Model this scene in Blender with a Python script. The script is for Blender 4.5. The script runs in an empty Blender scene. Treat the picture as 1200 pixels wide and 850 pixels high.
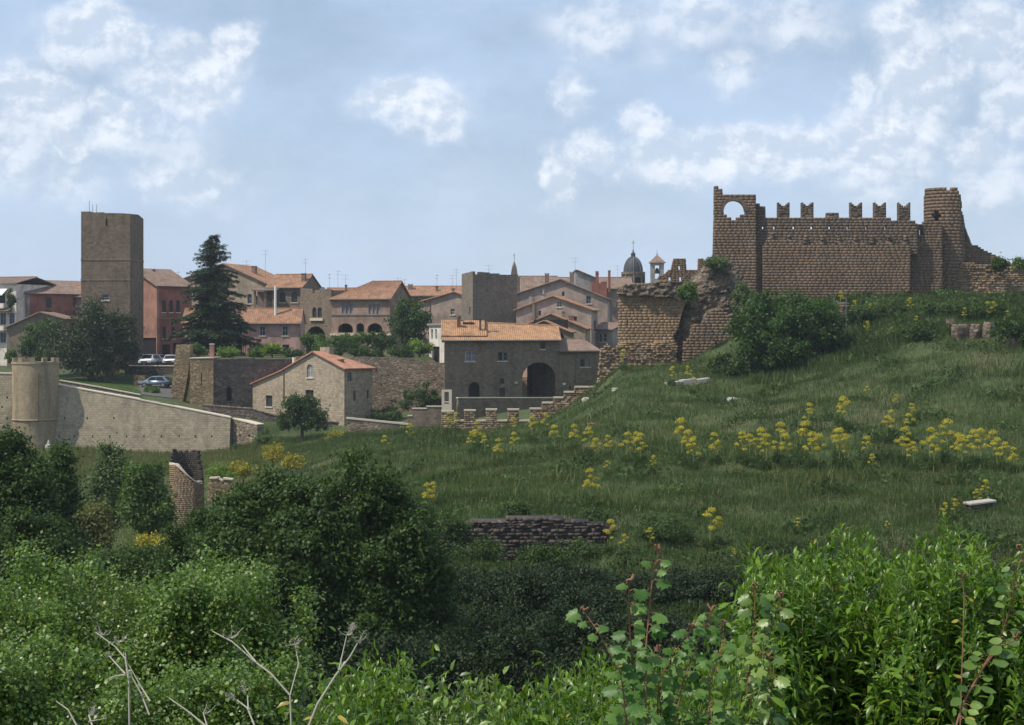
import bpy, bmesh, math, random
import numpy as np
from mathutils import Vector, Matrix
from mathutils.geometry import tessellate_polygon
random.seed(7)
RNG = np.random.default_rng(11)
scene = bpy.context.scene
COL = scene.collection
F, CX, HY = 2000.0, 600.0, 390.0      # focal length in photo pixels, centre column, horizon row

# ------------------------------------------------------------------ camera
cam_d = bpy.data.cameras.new('camera'); cam = bpy.data.objects.new('camera', cam_d); COL.objects.link(cam)
cam_d.sensor_width = 36; cam_d.lens = 60; cam_d.clip_end = 9000; cam_d.clip_start = 0.1
cam_d.shift_y = -35/1200
cam.location = (0, 0, 0); cam.rotation_euler = (math.radians(90), 0, 0)
scene.camera = cam
scene.view_settings.view_transform = 'Standard'; scene.view_settings.look = 'None'
scene.view_settings.exposure = EXPOSURE = 0.1
scene.view_settings.gamma = 1
scene.cycles.use_denoising = True
scene.cycles.max_bounces = 6; scene.cycles.diffuse_bounces = 3; scene.cycles.transparent_max_bounces = 8
scene.cycles.volume_bounces = 0
HAZE = 0.00018

# ------------------------------------------------------------------ node helper
class NT:
    def __init__(s, tree): s.t = tree; s.t.nodes.clear()
    def n(s, typ, **kw):
        nd = s.t.nodes.new(typ)
        ins = kw.pop('i', {})
        for k, v in kw.items(): setattr(nd, k, v)
        for k, v in ins.items():
            sock = nd.inputs[k]
            if isinstance(v, bpy.types.NodeSocket): s.t.links.new(v, sock)
            elif isinstance(v, bpy.types.Node): s.t.links.new(v.outputs[0], sock)
            else: sock.default_value = v
        return nd
    def math(s, op, a, b=0.0, c=0.0, clamp=False):
        return s.n('ShaderNodeMath', operation=op, use_clamp=clamp, i={0: a, 1: b, 2: c}).outputs[0]
    def vmath(s, op, a, b=(0, 0, 0)):
        nd = s.n('ShaderNodeVectorMath', operation=op, i={0: a, 1: b})
        return nd.outputs['Value'] if op in ('LENGTH', 'DOT_PRODUCT') else nd.outputs[0]
    def noise(s, vec, scale, detail=4, rough=.55, dist=0.0):
        return s.n('ShaderNodeTexNoise', i={'Vector': vec, 'Scale': scale, 'Detail': detail, 'Roughness': rough, 'Distortion': dist}).outputs['Fac']
    def ramp(s, fac, stops):
        r = s.n('ShaderNodeValToRGB', i={0: fac}); e = r.color_ramp.elements
        while len(e) < len(stops): e.new(0.5)
        for k, (p, c) in enumerate(stops):
            e[k].position = p; e[k].color = (*c, 1) if len(c) == 3 else c
        return r.outputs[0]
    def mix(s, f, a, b, mode='MIX'):
        nd = s.n('ShaderNodeMix', data_type='RGBA', blend_type=mode)
        for k, v in ((0, f), (6, a), (7, b)):
            if isinstance(v, bpy.types.NodeSocket): s.t.links.new(v, nd.inputs[k])
            elif isinstance(v, (tuple, list)) and len(v) == 3: nd.inputs[k].default_value = (*v, 1)
            else: nd.inputs[k].default_value = v
        return nd.outputs[2]
    def smap(s, v, a, b, lo=0.0, hi=1.0, smooth=True):
        return s.n('ShaderNodeMapRange', interpolation_type='SMOOTHSTEP' if smooth else 'LINEAR',
                   i={0: v, 1: a, 2: b, 3: lo, 4: hi}).outputs[0]

# ------------------------------------------------------------------ sun and sky
TOSUN = Vector((-0.50, -0.24, 0.80)).normalized()
EL = math.asin(TOSUN.z); AZ = math.atan2(TOSUN.x, TOSUN.y)
sd = bpy.data.lights.new('sun', 'SUN'); so = bpy.data.objects.new('sun', sd); COL.objects.link(so)
sd.energy = 4.3; sd.angle = math.radians(0.5); sd.color = (1.0, 0.93, 0.81)
so.rotation_euler = TOSUN.to_track_quat('Z', 'Y').to_euler(); so.location = (-60, -30, 120)
world = bpy.data.worlds.new('World'); scene.world = world; world.use_nodes = True
w = NT(world.node_tree)
SKY_K = 0.085
sky = w.n('ShaderNodeTexSky', sky_type='NISHITA', sun_disc=False, sun_elevation=EL, sun_rotation=AZ, air_density=1.0, dust_density=1.0, ozone_density=1.2)
tc = w.n('ShaderNodeTexCoord').outputs['Generated']
sep = w.n('ShaderNodeSeparateXYZ', i={0: tc})
ysafe = w.math('MAXIMUM', w.math('ABSOLUTE', sep.outputs[1]), 0.15)
tx = w.math('DIVIDE', sep.outputs[0], ysafe); tz = w.math('DIVIDE', sep.outputs[2], ysafe)
p = w.n('ShaderNodeCombineXYZ', i={0: tx, 1: tz, 2: w.math('MULTIPLY', sep.outputs[1], 0.3)}).outputs[0]
# billowed warp of the direction so that cloud edges curl
wn = w.n('ShaderNodeTexNoise', i={'Vector': p, 'Scale': 26.0, 'Detail': 6.0, 'Roughness': .62}).outputs['Color']
warp = w.n('ShaderNodeVectorMath', operation='MULTIPLY', i={0: w.vmath('SUBTRACT', wn, (.5, .5, .5)), 1: (.055, .045, 0)}).outputs[0]
pw = w.vmath('ADD', p, warp)
CLOUDS = [  # direction (as photo column,row), half sizes, strength: cumulus heads
 (45,110,48,42,1.0),(100,40,60,40,.8),(150,42,22,22,.9),(15,160,45,60,.7),(225,95,70,52,.9),(265,60,34,26,.95),(250,100,42,42,.8),
 (128,140,34,28,1.0),(72,160,26,18,.95),(80,215,40,28,.6),(215,222,62,30,.7),(190,170,70,30,.5),(482,122,66,30,1.05),(455,128,34,20,.9),(520,124,26,18,.9),
 (650,205,22,36,.9),(700,185,32,26,.9),(675,110,22,34,.75),(758,145,28,13,.8),(790,185,58,32,.85),(865,180,72,34,1.0),(940,175,60,30,.9),
 (1040,165,70,48,1.0),(1075,100,52,56,1.0),(1000,105,20,24,.8),(1065,30,48,40,.8),(1160,45,50,46,.9),(1150,178,44,30,.95),(1190,110,30,60,.7),(1160,215,50,30,.7),
 (855,85,34,26,.6),(770,70,34,26,.45),(690,30,60,36,.6),(800,20,80,34,.6),(930,25,60,32,.6),(1040,215,60,26,.5)]
dens = None
for (a, b, rx, ry, st) in CLOUDS:
    c = ((a-CX)/F, (HY-b)/F, 0)
    d = w.vmath('LENGTH', w.n('ShaderNodeVectorMath', operation='MULTIPLY', i={0: w.vmath('SUBTRACT', pw, c), 1: (F/rx/1.4, F/ry/1.4, 0)}).outputs[0])
    v = w.math('MULTIPLY', w.smap(d, 1.25, .2), st)
    dens = v if dens is None else w.math('SMOOTH_MAX', dens, v, 0.12)
front = w.smap(sep.outputs[1], 0.1, 0.3)
gen = w.smap(w.noise(tc, 3.2, 7, .6), .47, .68)          # the rest of the sky: scattered cumulus
dens = w.math('ADD', w.math('MULTIPLY', dens, front), w.math('MULTIPLY', gen, w.math('SUBTRACT', 1.0, front)))
pe = w.vmath('MULTIPLY', p, (1, 1.2, 1))
edge = w.noise(pe, 30.0, 11, .60)
edge2 = w.noise(w.vmath('ADD', pe, (-.0035, .0075, 0)), 30.0, 8, .60)
body = w.math('ADD', dens, w.math('MULTIPLY', w.math('SUBTRACT', edge, .5), 1.2))
soft = w.math('ADD', dens, w.math('MULTIPLY', w.math('SUBTRACT', w.noise(pe, 11.0, 5, .6), .5), .9))
mask = w.math('ADD', w.math('MULTIPLY', w.smap(body, .30, .70), .28), w.math('ADD', w.math('MULTIPLY', w.smap(soft, -.05, .75), .42), w.math('MULTIPLY', w.smap(body, .5, 1.15), .33)))
veil = w.smap(w.noise(w.vmath('MULTIPLY', p, (1, 1.9, 1)), 5.5, 6, .6), .34, .66, 0.55, .9)
# horizon haze
hz = w.smap(sep.outputs[2], -0.02, 0.13, .8, 0.0)
skyc = w.mix(0.0, sky.outputs[0], (1, 1, 1))
base = w.mix(veil, skyc, (6.0, 7.7, 10.3))
base = w.mix(hz, base, (6.8, 8.2, 10.3))
lit = w.math('MULTIPLY', w.math('SUBTRACT', edge, edge2), 5.0)
shade = w.smap(w.math('ADD', lit, w.math('SUBTRACT', 1.0, w.math('MULTIPLY', w.smap(body, .35, 1.2), .55))), .30, 1.25)
ccol = w.mix(shade, (7.0, 8.1, 9.7), (10.4, 11.0, 11.9))
fin = w.mix(w.math('MULTIPLY', mask, .9), base, ccol)
bg = w.n('ShaderNodeBackground', i={'Color': fin, 'Strength': SKY_K})
w.n('ShaderNodeOutputWorld', i={'Surface': bg})

# ------------------------------------------------------------------ placing helpers
def X(px, D): return (px-CX)/F*D
def Z(py, D): return (HY-py)/F*D
def P(px, py, D): return Vector((X(px, D), D, Z(py, D)))
def mat(name, build, rough=.9):
    m = bpy.data.materials.new(name); m.use_nodes = True
    t = NT(m.node_tree); out = t.n('ShaderNodeOutputMaterial')
    b = t.n('ShaderNodeBsdfPrincipled'); b.inputs['Roughness'].default_value = rough
    b.inputs['Specular IOR Level'].default_value = .25
    t.t.links.new(b.outputs[0], out.inputs[0])
    build(t, b, out); return m
def link(t, a, b): t.t.links.new(a, b)
def bump(t, b, h, strength=.5, dist=.05):
    bp = t.n('ShaderNodeBump', i={'Height': h, 'Strength': strength, 'Distance': dist}); link(t, bp.outputs[0], b.inputs['Normal'])
def wallvec(t, cyl=0):
    o = t.n('ShaderNodeTexCoord').outputs['Object']; s = t.n('ShaderNodeSeparateXYZ', i={0: o})
    if cyl:
        a = t.math('MULTIPLY', t.math('ARCTAN2', s.outputs[1], s.outputs[0]), cyl)
    else:
        a = t.math('ADD', s.outputs[0], s.outputs[1])
    return o, t.n('ShaderNodeCombineXYZ', i={0: a, 1: s.outputs[2]}).outputs[0]
def sc(c, k): return tuple(min(1, x*k) for x in c)
def stone(name, c, bw=.6, bh=.3, mort=.02, cyl=0, stain=(.5, .5), bumpk=.5, var=.35):
    def f(t, b, out):
        o, v = wallvec(t, cyl)
        br = t.n('ShaderNodeTexBrick', offset=.5, i={'Vector': v, 'Color1': (*sc(c, 1+var), 1), 'Color2': (*sc(c, 1-var), 1), 'Mortar': (*sc(c, .62), 1), 'Scale': 1.0,
              'Mortar Size': mort, 'Mortar Smooth': .3, 'Bias': -.1, 'Brick Width': bw, 'Row Height': bh})
        n1 = t.noise(o, .35, 6, .65); n2 = t.noise(o, 3.0, 5, .6); n3 = t.noise(t.vmath('MULTIPLY', o, (1, 1, .25)), .9, 4, .6)
        col = t.mix(t.smap(n1, .35, .68), br.outputs[0], sc(c, 1.35) if stain[0] > .45 else sc(c, .7), 'MIX')
        col = t.mix(.55, br.outputs[0], col)
        col = t.mix(t.smap(n3, .45, .75, 0, stain[1]), col, (c[0]*.42, c[1]*.45, c[2]*.45))
        col = t.mix(.5, col, t.ramp(n2, [(.3, (.45, .45, .45)), (.7, (1, 1, 1))]), 'MULTIPLY')
        link(t, col, b.inputs['Base Color'])
        bump(t, b, t.math('ADD', t.math('MULTIPLY', br.outputs['Fac'], -1.0), t.math('MULTIPLY', n2, 1.2)), bumpk, .06)
    return mat(name, f, .95)
def rubble(name, c, scale=2.2, var=.4):
    def f(t, b, out):
        o, v = wallvec(t)
        vv = t.vmath('MULTIPLY', o, (1, 1, 1.7)); vv = t.vmath('ADD', vv, t.vmath('MULTIPLY', t.n('ShaderNodeTexNoise', i={'Vector': o, 'Scale': 2.0}).outputs['Color'], (.3, .3, .3)))
        vo = t.n('ShaderNodeTexVoronoi', feature='F1', i={'Vector': vv, 'Scale': scale}); ed = t.n('ShaderNodeTexVoronoi', feature='DISTANCE_TO_EDGE', i={'Vector': vv, 'Scale': scale})
        rnd = t.n('ShaderNodeSeparateColor', i={0: vo.outputs['Color']}).outputs[0]
        col = t.mix(rnd, sc(c, 1-var), sc(c, 1+var)); n2 = t.noise(o, 4.0, 5, .65)
        col = t.mix(t.smap(ed.outputs['Distance'], .0, .09, .75, 0), col, sc(c, .4))
        col = t.mix(t.smap(t.noise(o, .4, 5, .6), .42, .65, 0, .6), col, sc(c, .55))
        col = t.mix(.5, col, t.ramp(n2, [(.3, (.4, .4, .4)), (.7, (1, 1, 1))]), 'MULTIPLY')
        link(t, col, b.inputs['Base Color'])
        bump(t, b, t.math('ADD', t.smap(ed.outputs['Distance'], 0, .15), n2), .8, .08)
    return mat(name, f, .95)
def plaster(name, c, dirt=.5):
    def f(t, b, out):
        o, v = wallvec(t)
        n1 = t.noise(o, .5, 6, .65); n2 = t.noise(t.vmath('MULTIPLY', o, (1, 1, .2)), 1.6, 5, .6); n3 = t.noise(o, 7, 4, .6)
        col = t.mix(t.smap(n1, .35, .7), sc(c, 1.18), sc(c, .66))
        col = t.mix(t.smap(n2, .45, .75, 0, dirt), col, (c[0]*.5, c[1]*.5, c[2]*.52))
        col = t.mix(t.smap(n1, .62, .66, 0, dirt*.6), col, (.2, .15, .11))
        link(t, col, b.inputs['Base Color']); bump(t, b, n3, .25, .02)
    return mat(name, f, .9)
def tiles(name, c, c2):
    def f(t, b, out):
        o = t.n('ShaderNodeTexCoord').outputs['Object']
        vo = t.n('ShaderNodeTexVoronoi', i={'Vector': o, 'Scale': 3.2}); rnd = t.n('ShaderNodeSeparateColor', i={0: vo.outputs['Color']}).outputs[0]
        n1 = t.noise(o, .8, 6, .7)
        col = t.mix(rnd, c, c2); col = t.mix(t.smap(n1, .45, .7, 0, .7), col, sc(c2, .6)); col = t.mix(t.smap(t.noise(o, 1.7, 5, .7), .55, .72, 0, .5), col, (.30, .27, .2))
        link(t, col, b.inputs['Base Color']); bump(t, b, t.noise(o, 9, 3), .4, .04)
    return mat(name, f, .85)
def flat(name, c, rough=.6, metal=0.0, nk=.2):
    def f(t, b, out):
        o = t.n('ShaderNodeTexCoord').outputs['Object']
        col = t.mix(t.noise(o, 3.0, 5, .6), sc(c, 1-nk), sc(c, 1+nk)); link(t, col, b.inputs['Base Color']); b.inputs['Metallic'].default_value = metal
    return mat(name, f, rough)
def leafmat(name, c1, c2, trans=.3, rough=.55, patch=.0, spec=.25, dead=None, dry=None):
    def f(t, b, out):
        g = t.n('ShaderNodeNewGeometry').outputs['Random Per Island']
        o = t.n('ShaderNodeTexCoord').outputs['Object']
        col = t.mix(g, c1, c2)
        if patch: col = t.mix(t.smap(t.noise(o, patch, 4, .6), .4, .65), col, sc(c1, .6))
        if dry: col = t.mix(t.smap(t.noise(o, .055, 6, .65), .50, .66, 0, .5), col, dry); col = t.mix(t.smap(t.noise(o, .31, 6, .7), .55, .7, 0, .6), col, sc(dry, .75)); col = t.mix(t.smap(t.noise(o, .9, 5, .7), .52, .68, 0, .6), col, sc(c1, .55))
        if dead: col = t.mix(t.smap(t.math('FRACT', t.math('MULTIPLY', g, 37.7)), dead[1], dead[1]+.02, 0, 1), col, dead[0])
        link(t, col, b.inputs['Base Color']); b.inputs['Specular IOR Level'].default_value = spec
        tr = t.n('ShaderNodeBsdfTranslucent', i={'Color': t.mix(.5, col, (c2[0]*1.5, c2[1]*1.6, c2[2]*.5))})
        mx = t.n('ShaderNodeMixShader', i={0: trans, 1: b.outputs[0], 2: tr.outputs[0]}); link(t, mx.outputs[0], out.inputs[0])
    return mat(name, f, rough)
def blockmat(name, c, var=.4, dark=.5, warm=(1.25, 1.05, .8), big=.25):
    """tufa blocks: every block (mesh island) has its own tone, large weathering patches over them"""
    def f(t, b, out):
        g = t.n('ShaderNodeNewGeometry').outputs['Random Per Island']
        o = t.n('ShaderNodeTexCoord').outputs['Object']
        col = t.mix(g, sc(c, 1-var), sc(c, 1+var))
        g2 = t.math('FRACT', t.math('MULTIPLY', g, 91.3))
        col = t.mix(t.smap(g2, .55, 1, 0, .5), col, (c[0]*warm[0], c[1]*warm[1], c[2]*warm[2]))
        col = t.mix(t.smap(t.noise(o, big, 6, .65), .42, .66, 0, dark), col, sc(c, .5))
        col = t.mix(t.smap(t.noise(t.vmath('MULTIPLY', o, (1, 1, .18)), 1.1, 5, .6), .52, .75, 0, .5), col, (c[0]*.4, c[1]*.45, c[2]*.5))
        n2 = t.noise(o, 5.0, 6, .65)
        col = t.mix(.7, col, t.ramp(n2, [(.3, (.42, .42, .42)), (.68, (1.1, 1.1, 1.1))]), 'MULTIPLY')
        link(t, col, b.inputs['Base Color']); bump(t, b, n2, .35, .05)
    return mat(name, f, .95)

M = {}
M['tuff'] = blockmat('tuff_blocks', (.188, .133, .093), .15)
M['tuff_upper'] = blockmat('weathered_upper_tuff_blocks', (.158, .118, .088), .2)
M['crag'] = rubble('crumbled_masonry', (.20, .155, .115), 1.9, .5)
M['tuff_light'] = blockmat('light_tuff_blocks', (.27, .188, .118), .24)
M['tuff_grey'] = blockmat('grey_tuff_blocks', (.23, .175, .13), .5, .6)
M['core'] = flat('mortar_core', (.185, .135, .10), .95, 0, .4)
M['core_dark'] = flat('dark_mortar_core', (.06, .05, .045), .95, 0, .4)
M['fieldstone'] = blockmat('field_wall_stones', (.120, .098, .085), .35, .6)
M['tuff_dark'] = blockmat('darker_tuff_blocks', (.085, .072, .062), .4)  # darker blocks for the rear half of the hollow tower's ring
M['core_light'] = flat('pale_mortar_core', (.27, .21, .15), .95, 0, .4)
M['rampart'] = stone('rampart_stone', (.345, .29, .205), .5, .27, .022, 0, (.5, .6), .45, .2)
M['rampart_round'] = stone('round_tower_brick', (.35, .272, .18), .3, .12, .012, 2.6, (.5, .6), .35, .15)
M['towerstone'] = stone('tower_stone', (.165, .125, .088), .5, .3, .02, 0, (.5, .5), .5, .3)
M['towerstone2'] = stone('grey_tower_stone', (.20, .165, .13), .45, .28, .02, 0, (.5, .45), .5, .25)
M['gatestone'] = stone('gatehouse_stone', (.21, .165, .125), .5, .28, .02, 0, (.5, .5), .5, .3)
M['housestone'] = stone('farmhouse_stone', (.37, .30, .22), .38, .22, .02, 0, (.5, .25), .6, .3)
M['oldstone'] = stone('brown_house_stone', (.215, .165, .12), .45, .28, .02, 0, (.5, .5), .5, .3)
M['rubble'] = rubble('rubble_wall', (.30, .235, .17), 1.9)
M['rubble_dark'] = rubble('dark_rubble_wall', (.17, .135, .115), 1.8)
M['rubble_warm'] = rubble('warm_rubble_wall', (.34, .25, .15), 2.4)
M['purple'] = rubble('field_wall_stone', (.12, .105, .10), 1.6, .5)
M['pink'] = plaster('pink_plaster', (.43, .27, .235), .3)
M['pink_grey'] = plaster('faded_pink_plaster', (.34, .26, .215), .45)
M['pink_brown'] = plaster('brown_pink_plaster', (.29, .20, .155), .5)
M['red'] = plaster('red_plaster', (.27, .105, .08), .45)
M['salmon'] = plaster('salmon_plaster', (.31, .165, .125), .4)
M['ochre'] = plaster('ochre_grey_plaster', (.33, .26, .185), .6)
M['grey'] = plaster('grey_plaster', (.30, .27, .245), .5)
M['white'] = plaster('white_plaster', (.62, .56, .49), .3)
M['tile'] = tiles('terracotta_tiles', (.36, .19, .11), (.22, .125, .08))
M['tile_bright'] = tiles('orange_roof_tiles', (.46, .255, .13), (.30, .17, .095))
M['tile_red'] = tiles('new_red_tiles', (.42, .21, .14), (.32, .165, .11))
M['tile_brown'] = tiles('brown_weathered_tiles', (.25, .165, .125), (.16, .115, .09))
M['coping'] = flat('pale_coping', (.55, .48, .38), .9, 0, .15)
M['glass'] = flat('window_glass', (.035, .045, .06), .15, 0, .2)
M['dark'] = flat('painted_dark_interior', (.018, .016, .016), .9)  # near-black colour standing in for shade inside openings and holes
M['frame_white'] = flat('pale_window_frame', (.48, .45, .42), .6)
M['frame_brown'] = flat('brown_window_frame', (.09, .06, .045), .7)
M['shutter'] = flat('dark_green_shutter', (.03, .045, .045), .6)
M['shutter_grey'] = flat('grey_shutter', (.20, .21, .24), .6)
M['metal'] = flat('weathered_metal', (.20, .20, .21), .5, .6)
M['iron'] = flat('iron', (.16, .15, .15), .6, .4)
M['whitepaint'] = flat('white_paint', (.75, .74, .72), .5, 0, .05)
M['marble'] = flat('pale_marble', (.36, .33, .29), .7, 0, .3)
M['lead'] = flat('lead_sheet', (.055, .055, .065), .6, 0, .3)
M['asphalt'] = flat('asphalt', (.10, .095, .095), .95, 0, .3)
M['bark'] = flat('bark', (.075, .055, .04), .95, 0, .4)
M['deadwood'] = flat('bleached_stem', (.35, .32, .27), .85, 0, .35)
M['canewood'] = flat('reddish_cane', (.20, .105, .06), .7, 0, .3)
M['greenstem'] = flat('green_stem', (.16, .20, .06), .7, 0, .2)
M['rust'] = flat('rusty_iron', (.20, .12, .085), .9, 0, .4)
M['oak'] = leafmat('oak_leaves', (.020, .032, .010), (.055, .075, .022), .15)
M['conifer'] = leafmat('conifer_needles', (.016, .036, .016), (.055, .090, .034), .1)
M['darkleaf'] = leafmat('dark_leaves', (.016, .038, .007), (.062, .112, .020), .28)
M['shadeleaf'] = leafmat('dark_thicket_leaves', (.009, .020, .006), (.028, .050, .012), .2)  # very dark leaf colour stands in for shade over the valley bottom
M['fig'] = leafmat('fig_leaves', (.020, .050, .008), (.055, .110, .016), .25)
M['midleaf'] = leafmat('green_leaves', (.040, .085, .016), (.10, .165, .030), .3)
M['greyleaf'] = leafmat('grey_green_leaves', (.055, .090, .030), (.12, .160, .055), .3)
M['lightleaf'] = leafmat('light_leaves', (.09, .16, .022), (.18, .26, .040), .35)
M['olive'] = leafmat('olive_leaves', (.08, .10, .025), (.15, .16, .05), .3)
M['nearleaf'] = leafmat('near_shrub_leaves', (.030, .080, .012), (.195, .290, .060), .3, .4, 0, .5, ((.30, .20, .06), .985))
M['lance'] = leafmat('lanceolate_leaves', (.022, .070, .006), (.155, .270, .026), .3, .34, 0, .35, ((.26, .20, .04), .975))
M['vine'] = leafmat('lobed_leaves', (.045, .115, .020), (.125, .225, .052), .3, .42)
M['yleaf'] = leafmat('yellowing_leaves', (.30, .25, .03), (.40, .30, .05), .35)
M['yellow'] = leafmat('fennel_flowers', (.24, .23, .025), (.58, .49, .06), .25, .8)
M['yellow_dim'] = leafmat('broom_flowers', (.09, .12, .02), (.46, .37, .04), .25, .8)
M['grass'] = leafmat('grass_blades', (.045, .080, .022), (.100, .150, .048), .3, .7, .11, .1, ((.24, .20, .10), .94), (.120, .140, .050))
M['lawn'] = leafmat('lawn_blades', (.06, .13, .02), (.10, .20, .04), .3, .7, 0, .1)
M['valleygrass'] = leafmat('valley_grass_blades', (.065, .10, .022), (.16, .18, .055), .3, .7, .12, .1, ((.26, .21, .10), .85))
M['weeds'] = leafmat('weed_leaves', (.032, .068, .020), (.110, .160, .055), .25, .7, .3, .1)
# ------------------------------------------------------------------ object helpers
def tag(o, label=None, cat=None, group=None, kind=None):
    if label: o['label'] = label
    if cat: o['category'] = cat
    if group: o['group'] = group
    if kind or (cat and not kind): o['kind'] = kind or 'thing'
    return o
def empty(name, loc, label, cat, group=None, rz=0):
    o = bpy.data.objects.new(name, None); COL.objects.link(o); o.location = loc; o.rotation_euler = (0, 0, rz)
    o.empty_display_size = .3
    return tag(o, label, cat, group)
def link_mesh(name, me, m, parent=None, loc=(0, 0, 0)):
    for mm in (m if isinstance(m, (list, tuple)) else [m]): me.materials.append(mm)
    o = bpy.data.objects.new(name, me); COL.objects.link(o); o.location = loc
    if parent: o.parent = parent
    return o
def bobj(name, bm, m, parent=None, loc=(0, 0, 0), smooth=False):
    me = bpy.data.meshes.new(name); bmesh.ops.recalc_face_normals(bm, faces=bm.faces); bm.to_mesh(me); bm.free()
    if smooth: me.polygons.foreach_set('use_smooth', [True]*len(me.polygons))
    return link_mesh(name, me, m, parent, loc)
def npmesh(name, V, Fc, m, parent=None, loc=(0, 0, 0), smooth=False, midx=None):
    V = np.asarray(V, dtype=np.float32); Fc = np.asarray(Fc, dtype=np.int32); k = Fc.shape[1]
    me = bpy.data.meshes.new(name); me.vertices.add(len(V)); me.vertices.foreach_set('co', V.ravel())
    me.loops.add(Fc.size); me.loops.foreach_set('vertex_index', Fc.ravel())
    me.polygons.add(len(Fc)); me.polygons.foreach_set('loop_start', np.arange(0, Fc.size, k, dtype=np.int32))
    if smooth: me.polygons.foreach_set('use_smooth', np.ones(len(Fc), dtype=bool))
    if midx is not None: me.polygons.foreach_set('material_index', np.asarray(midx, dtype=np.int32))
    me.update(calc_edges=True)
    return link_mesh(name, me, m, parent, loc)
def copy_tree(o, parent=None):
    c = o.copy(); COL.objects.link(c)
    if parent: c.parent = parent
    for ch in list(o.children): copy_tree(ch, c)
    return c
def box(bm, a, b, rot=None):
    (x0, y0, z0), (x1, y1, z1) = a, b
    vs = [bm.verts.new(v) for v in ((x0,y0,z0),(x1,y0,z0),(x1,y1,z0),(x0,y1,z0),(x0,y0,z1),(x1,y0,z1),(x1,y1,z1),(x0,y1,z1))]
    for f in ((0,3,2,1),(4,5,6,7),(0,1,5,4),(1,2,6,5),(2,3,7,6),(3,0,4,7)): bm.faces.new([vs[i] for i in f])
    return vs
def tube(bm, pts, radii, n=6):
    pts = [Vector(q) for q in pts]; rings = []
    for i, q in enumerate(pts):
        d = (pts[min(i+1, len(pts)-1)]-pts[max(i-1, 0)]).normalized()
        u = d.cross(Vector((.31, .95, .11))).normalized(); v = d.cross(u)
        r = radii[i] if isinstance(radii, (list, tuple)) else radii
        rings.append([bm.verts.new(q+(u*math.cos(a)+v*math.sin(a))*r) for a in [2*math.pi*k/n for k in range(n)]])
    for A, B in zip(rings, rings[1:]):
        for k in range(n): bm.faces.new((A[k], A[(k+1) % n], B[(k+1) % n], B[k]))
    bm.faces.new(rings[0][::-1]); bm.faces.new(rings[-1])
def lathe(bm, prof, n=24, a0=0, a1=2*math.pi, cx=0, cy=0):
    full = abs(a1-a0-2*math.pi) < 1e-6; m_ = n if full else n+1
    rings = [[bm.verts.new((cx+r*math.cos(a0+(a1-a0)*k/n), cy+r*math.sin(a0+(a1-a0)*k/n), z)) for k in range(m_)] for r, z in prof]
    for A, B in zip(rings, rings[1:]):
        for k in range(n):
            j = (k+1) % m_; bm.faces.new((A[k], A[j], B[j], B[k]))
def prism(bm, outline, holes, fmap, thick):
    """flat panel with openings; fmap(a, z, t) -> 3D, t = 0 front .. 1 back"""
    loops = [outline]+list(holes)
    def signed(l): return sum(l[i][0]*l[(i+1) % len(l)][1]-l[(i+1) % len(l)][0]*l[i][1] for i in range(len(l)))
    loops = [l if (signed(l) > 0) == (k == 0) else l[::-1] for k, l in enumerate(loops)]
    tri = tessellate_polygon([[Vector((a, z, 0)) for a, z in l] for l in loops])
    flatp = [q for l in loops for q in l]
    fr = [bm.verts.new(fmap(a, z, 0)) for a, z in flatp]; bk = [bm.verts.new(fmap(a, z, thick)) for a, z in flatp]
    for t in tri:
        try:
            bm.faces.new([fr[i] for i in t]); bm.faces.new([bk[i] for i in reversed(t)])
        except ValueError: pass
    k = 0
    for l in loops:
        n = len(l)
        for i in range(n):
            j = (i+1) % n; bm.faces.new((fr[k+i], bk[k+i], bk[k+j], fr[k+j]))
        k += n
def rect(a0, a1, z0, z1): return [(a0, z0), (a1, z0), (a1, z1), (a0, z1)]
def archpoly(a0, a1, z0, z1, n=8, flatness=1.0):
    r = (a1-a0)/2; rise = min(r*flatness, (z1-z0)*.95); c = (a0+a1)/2
    return [(a0, z0), (a1, z0)]+[(c+r*math.cos(t), z1-rise+rise*math.sin(t)) for t in [math.pi*k/n for k in range(n+1)]]

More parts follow.
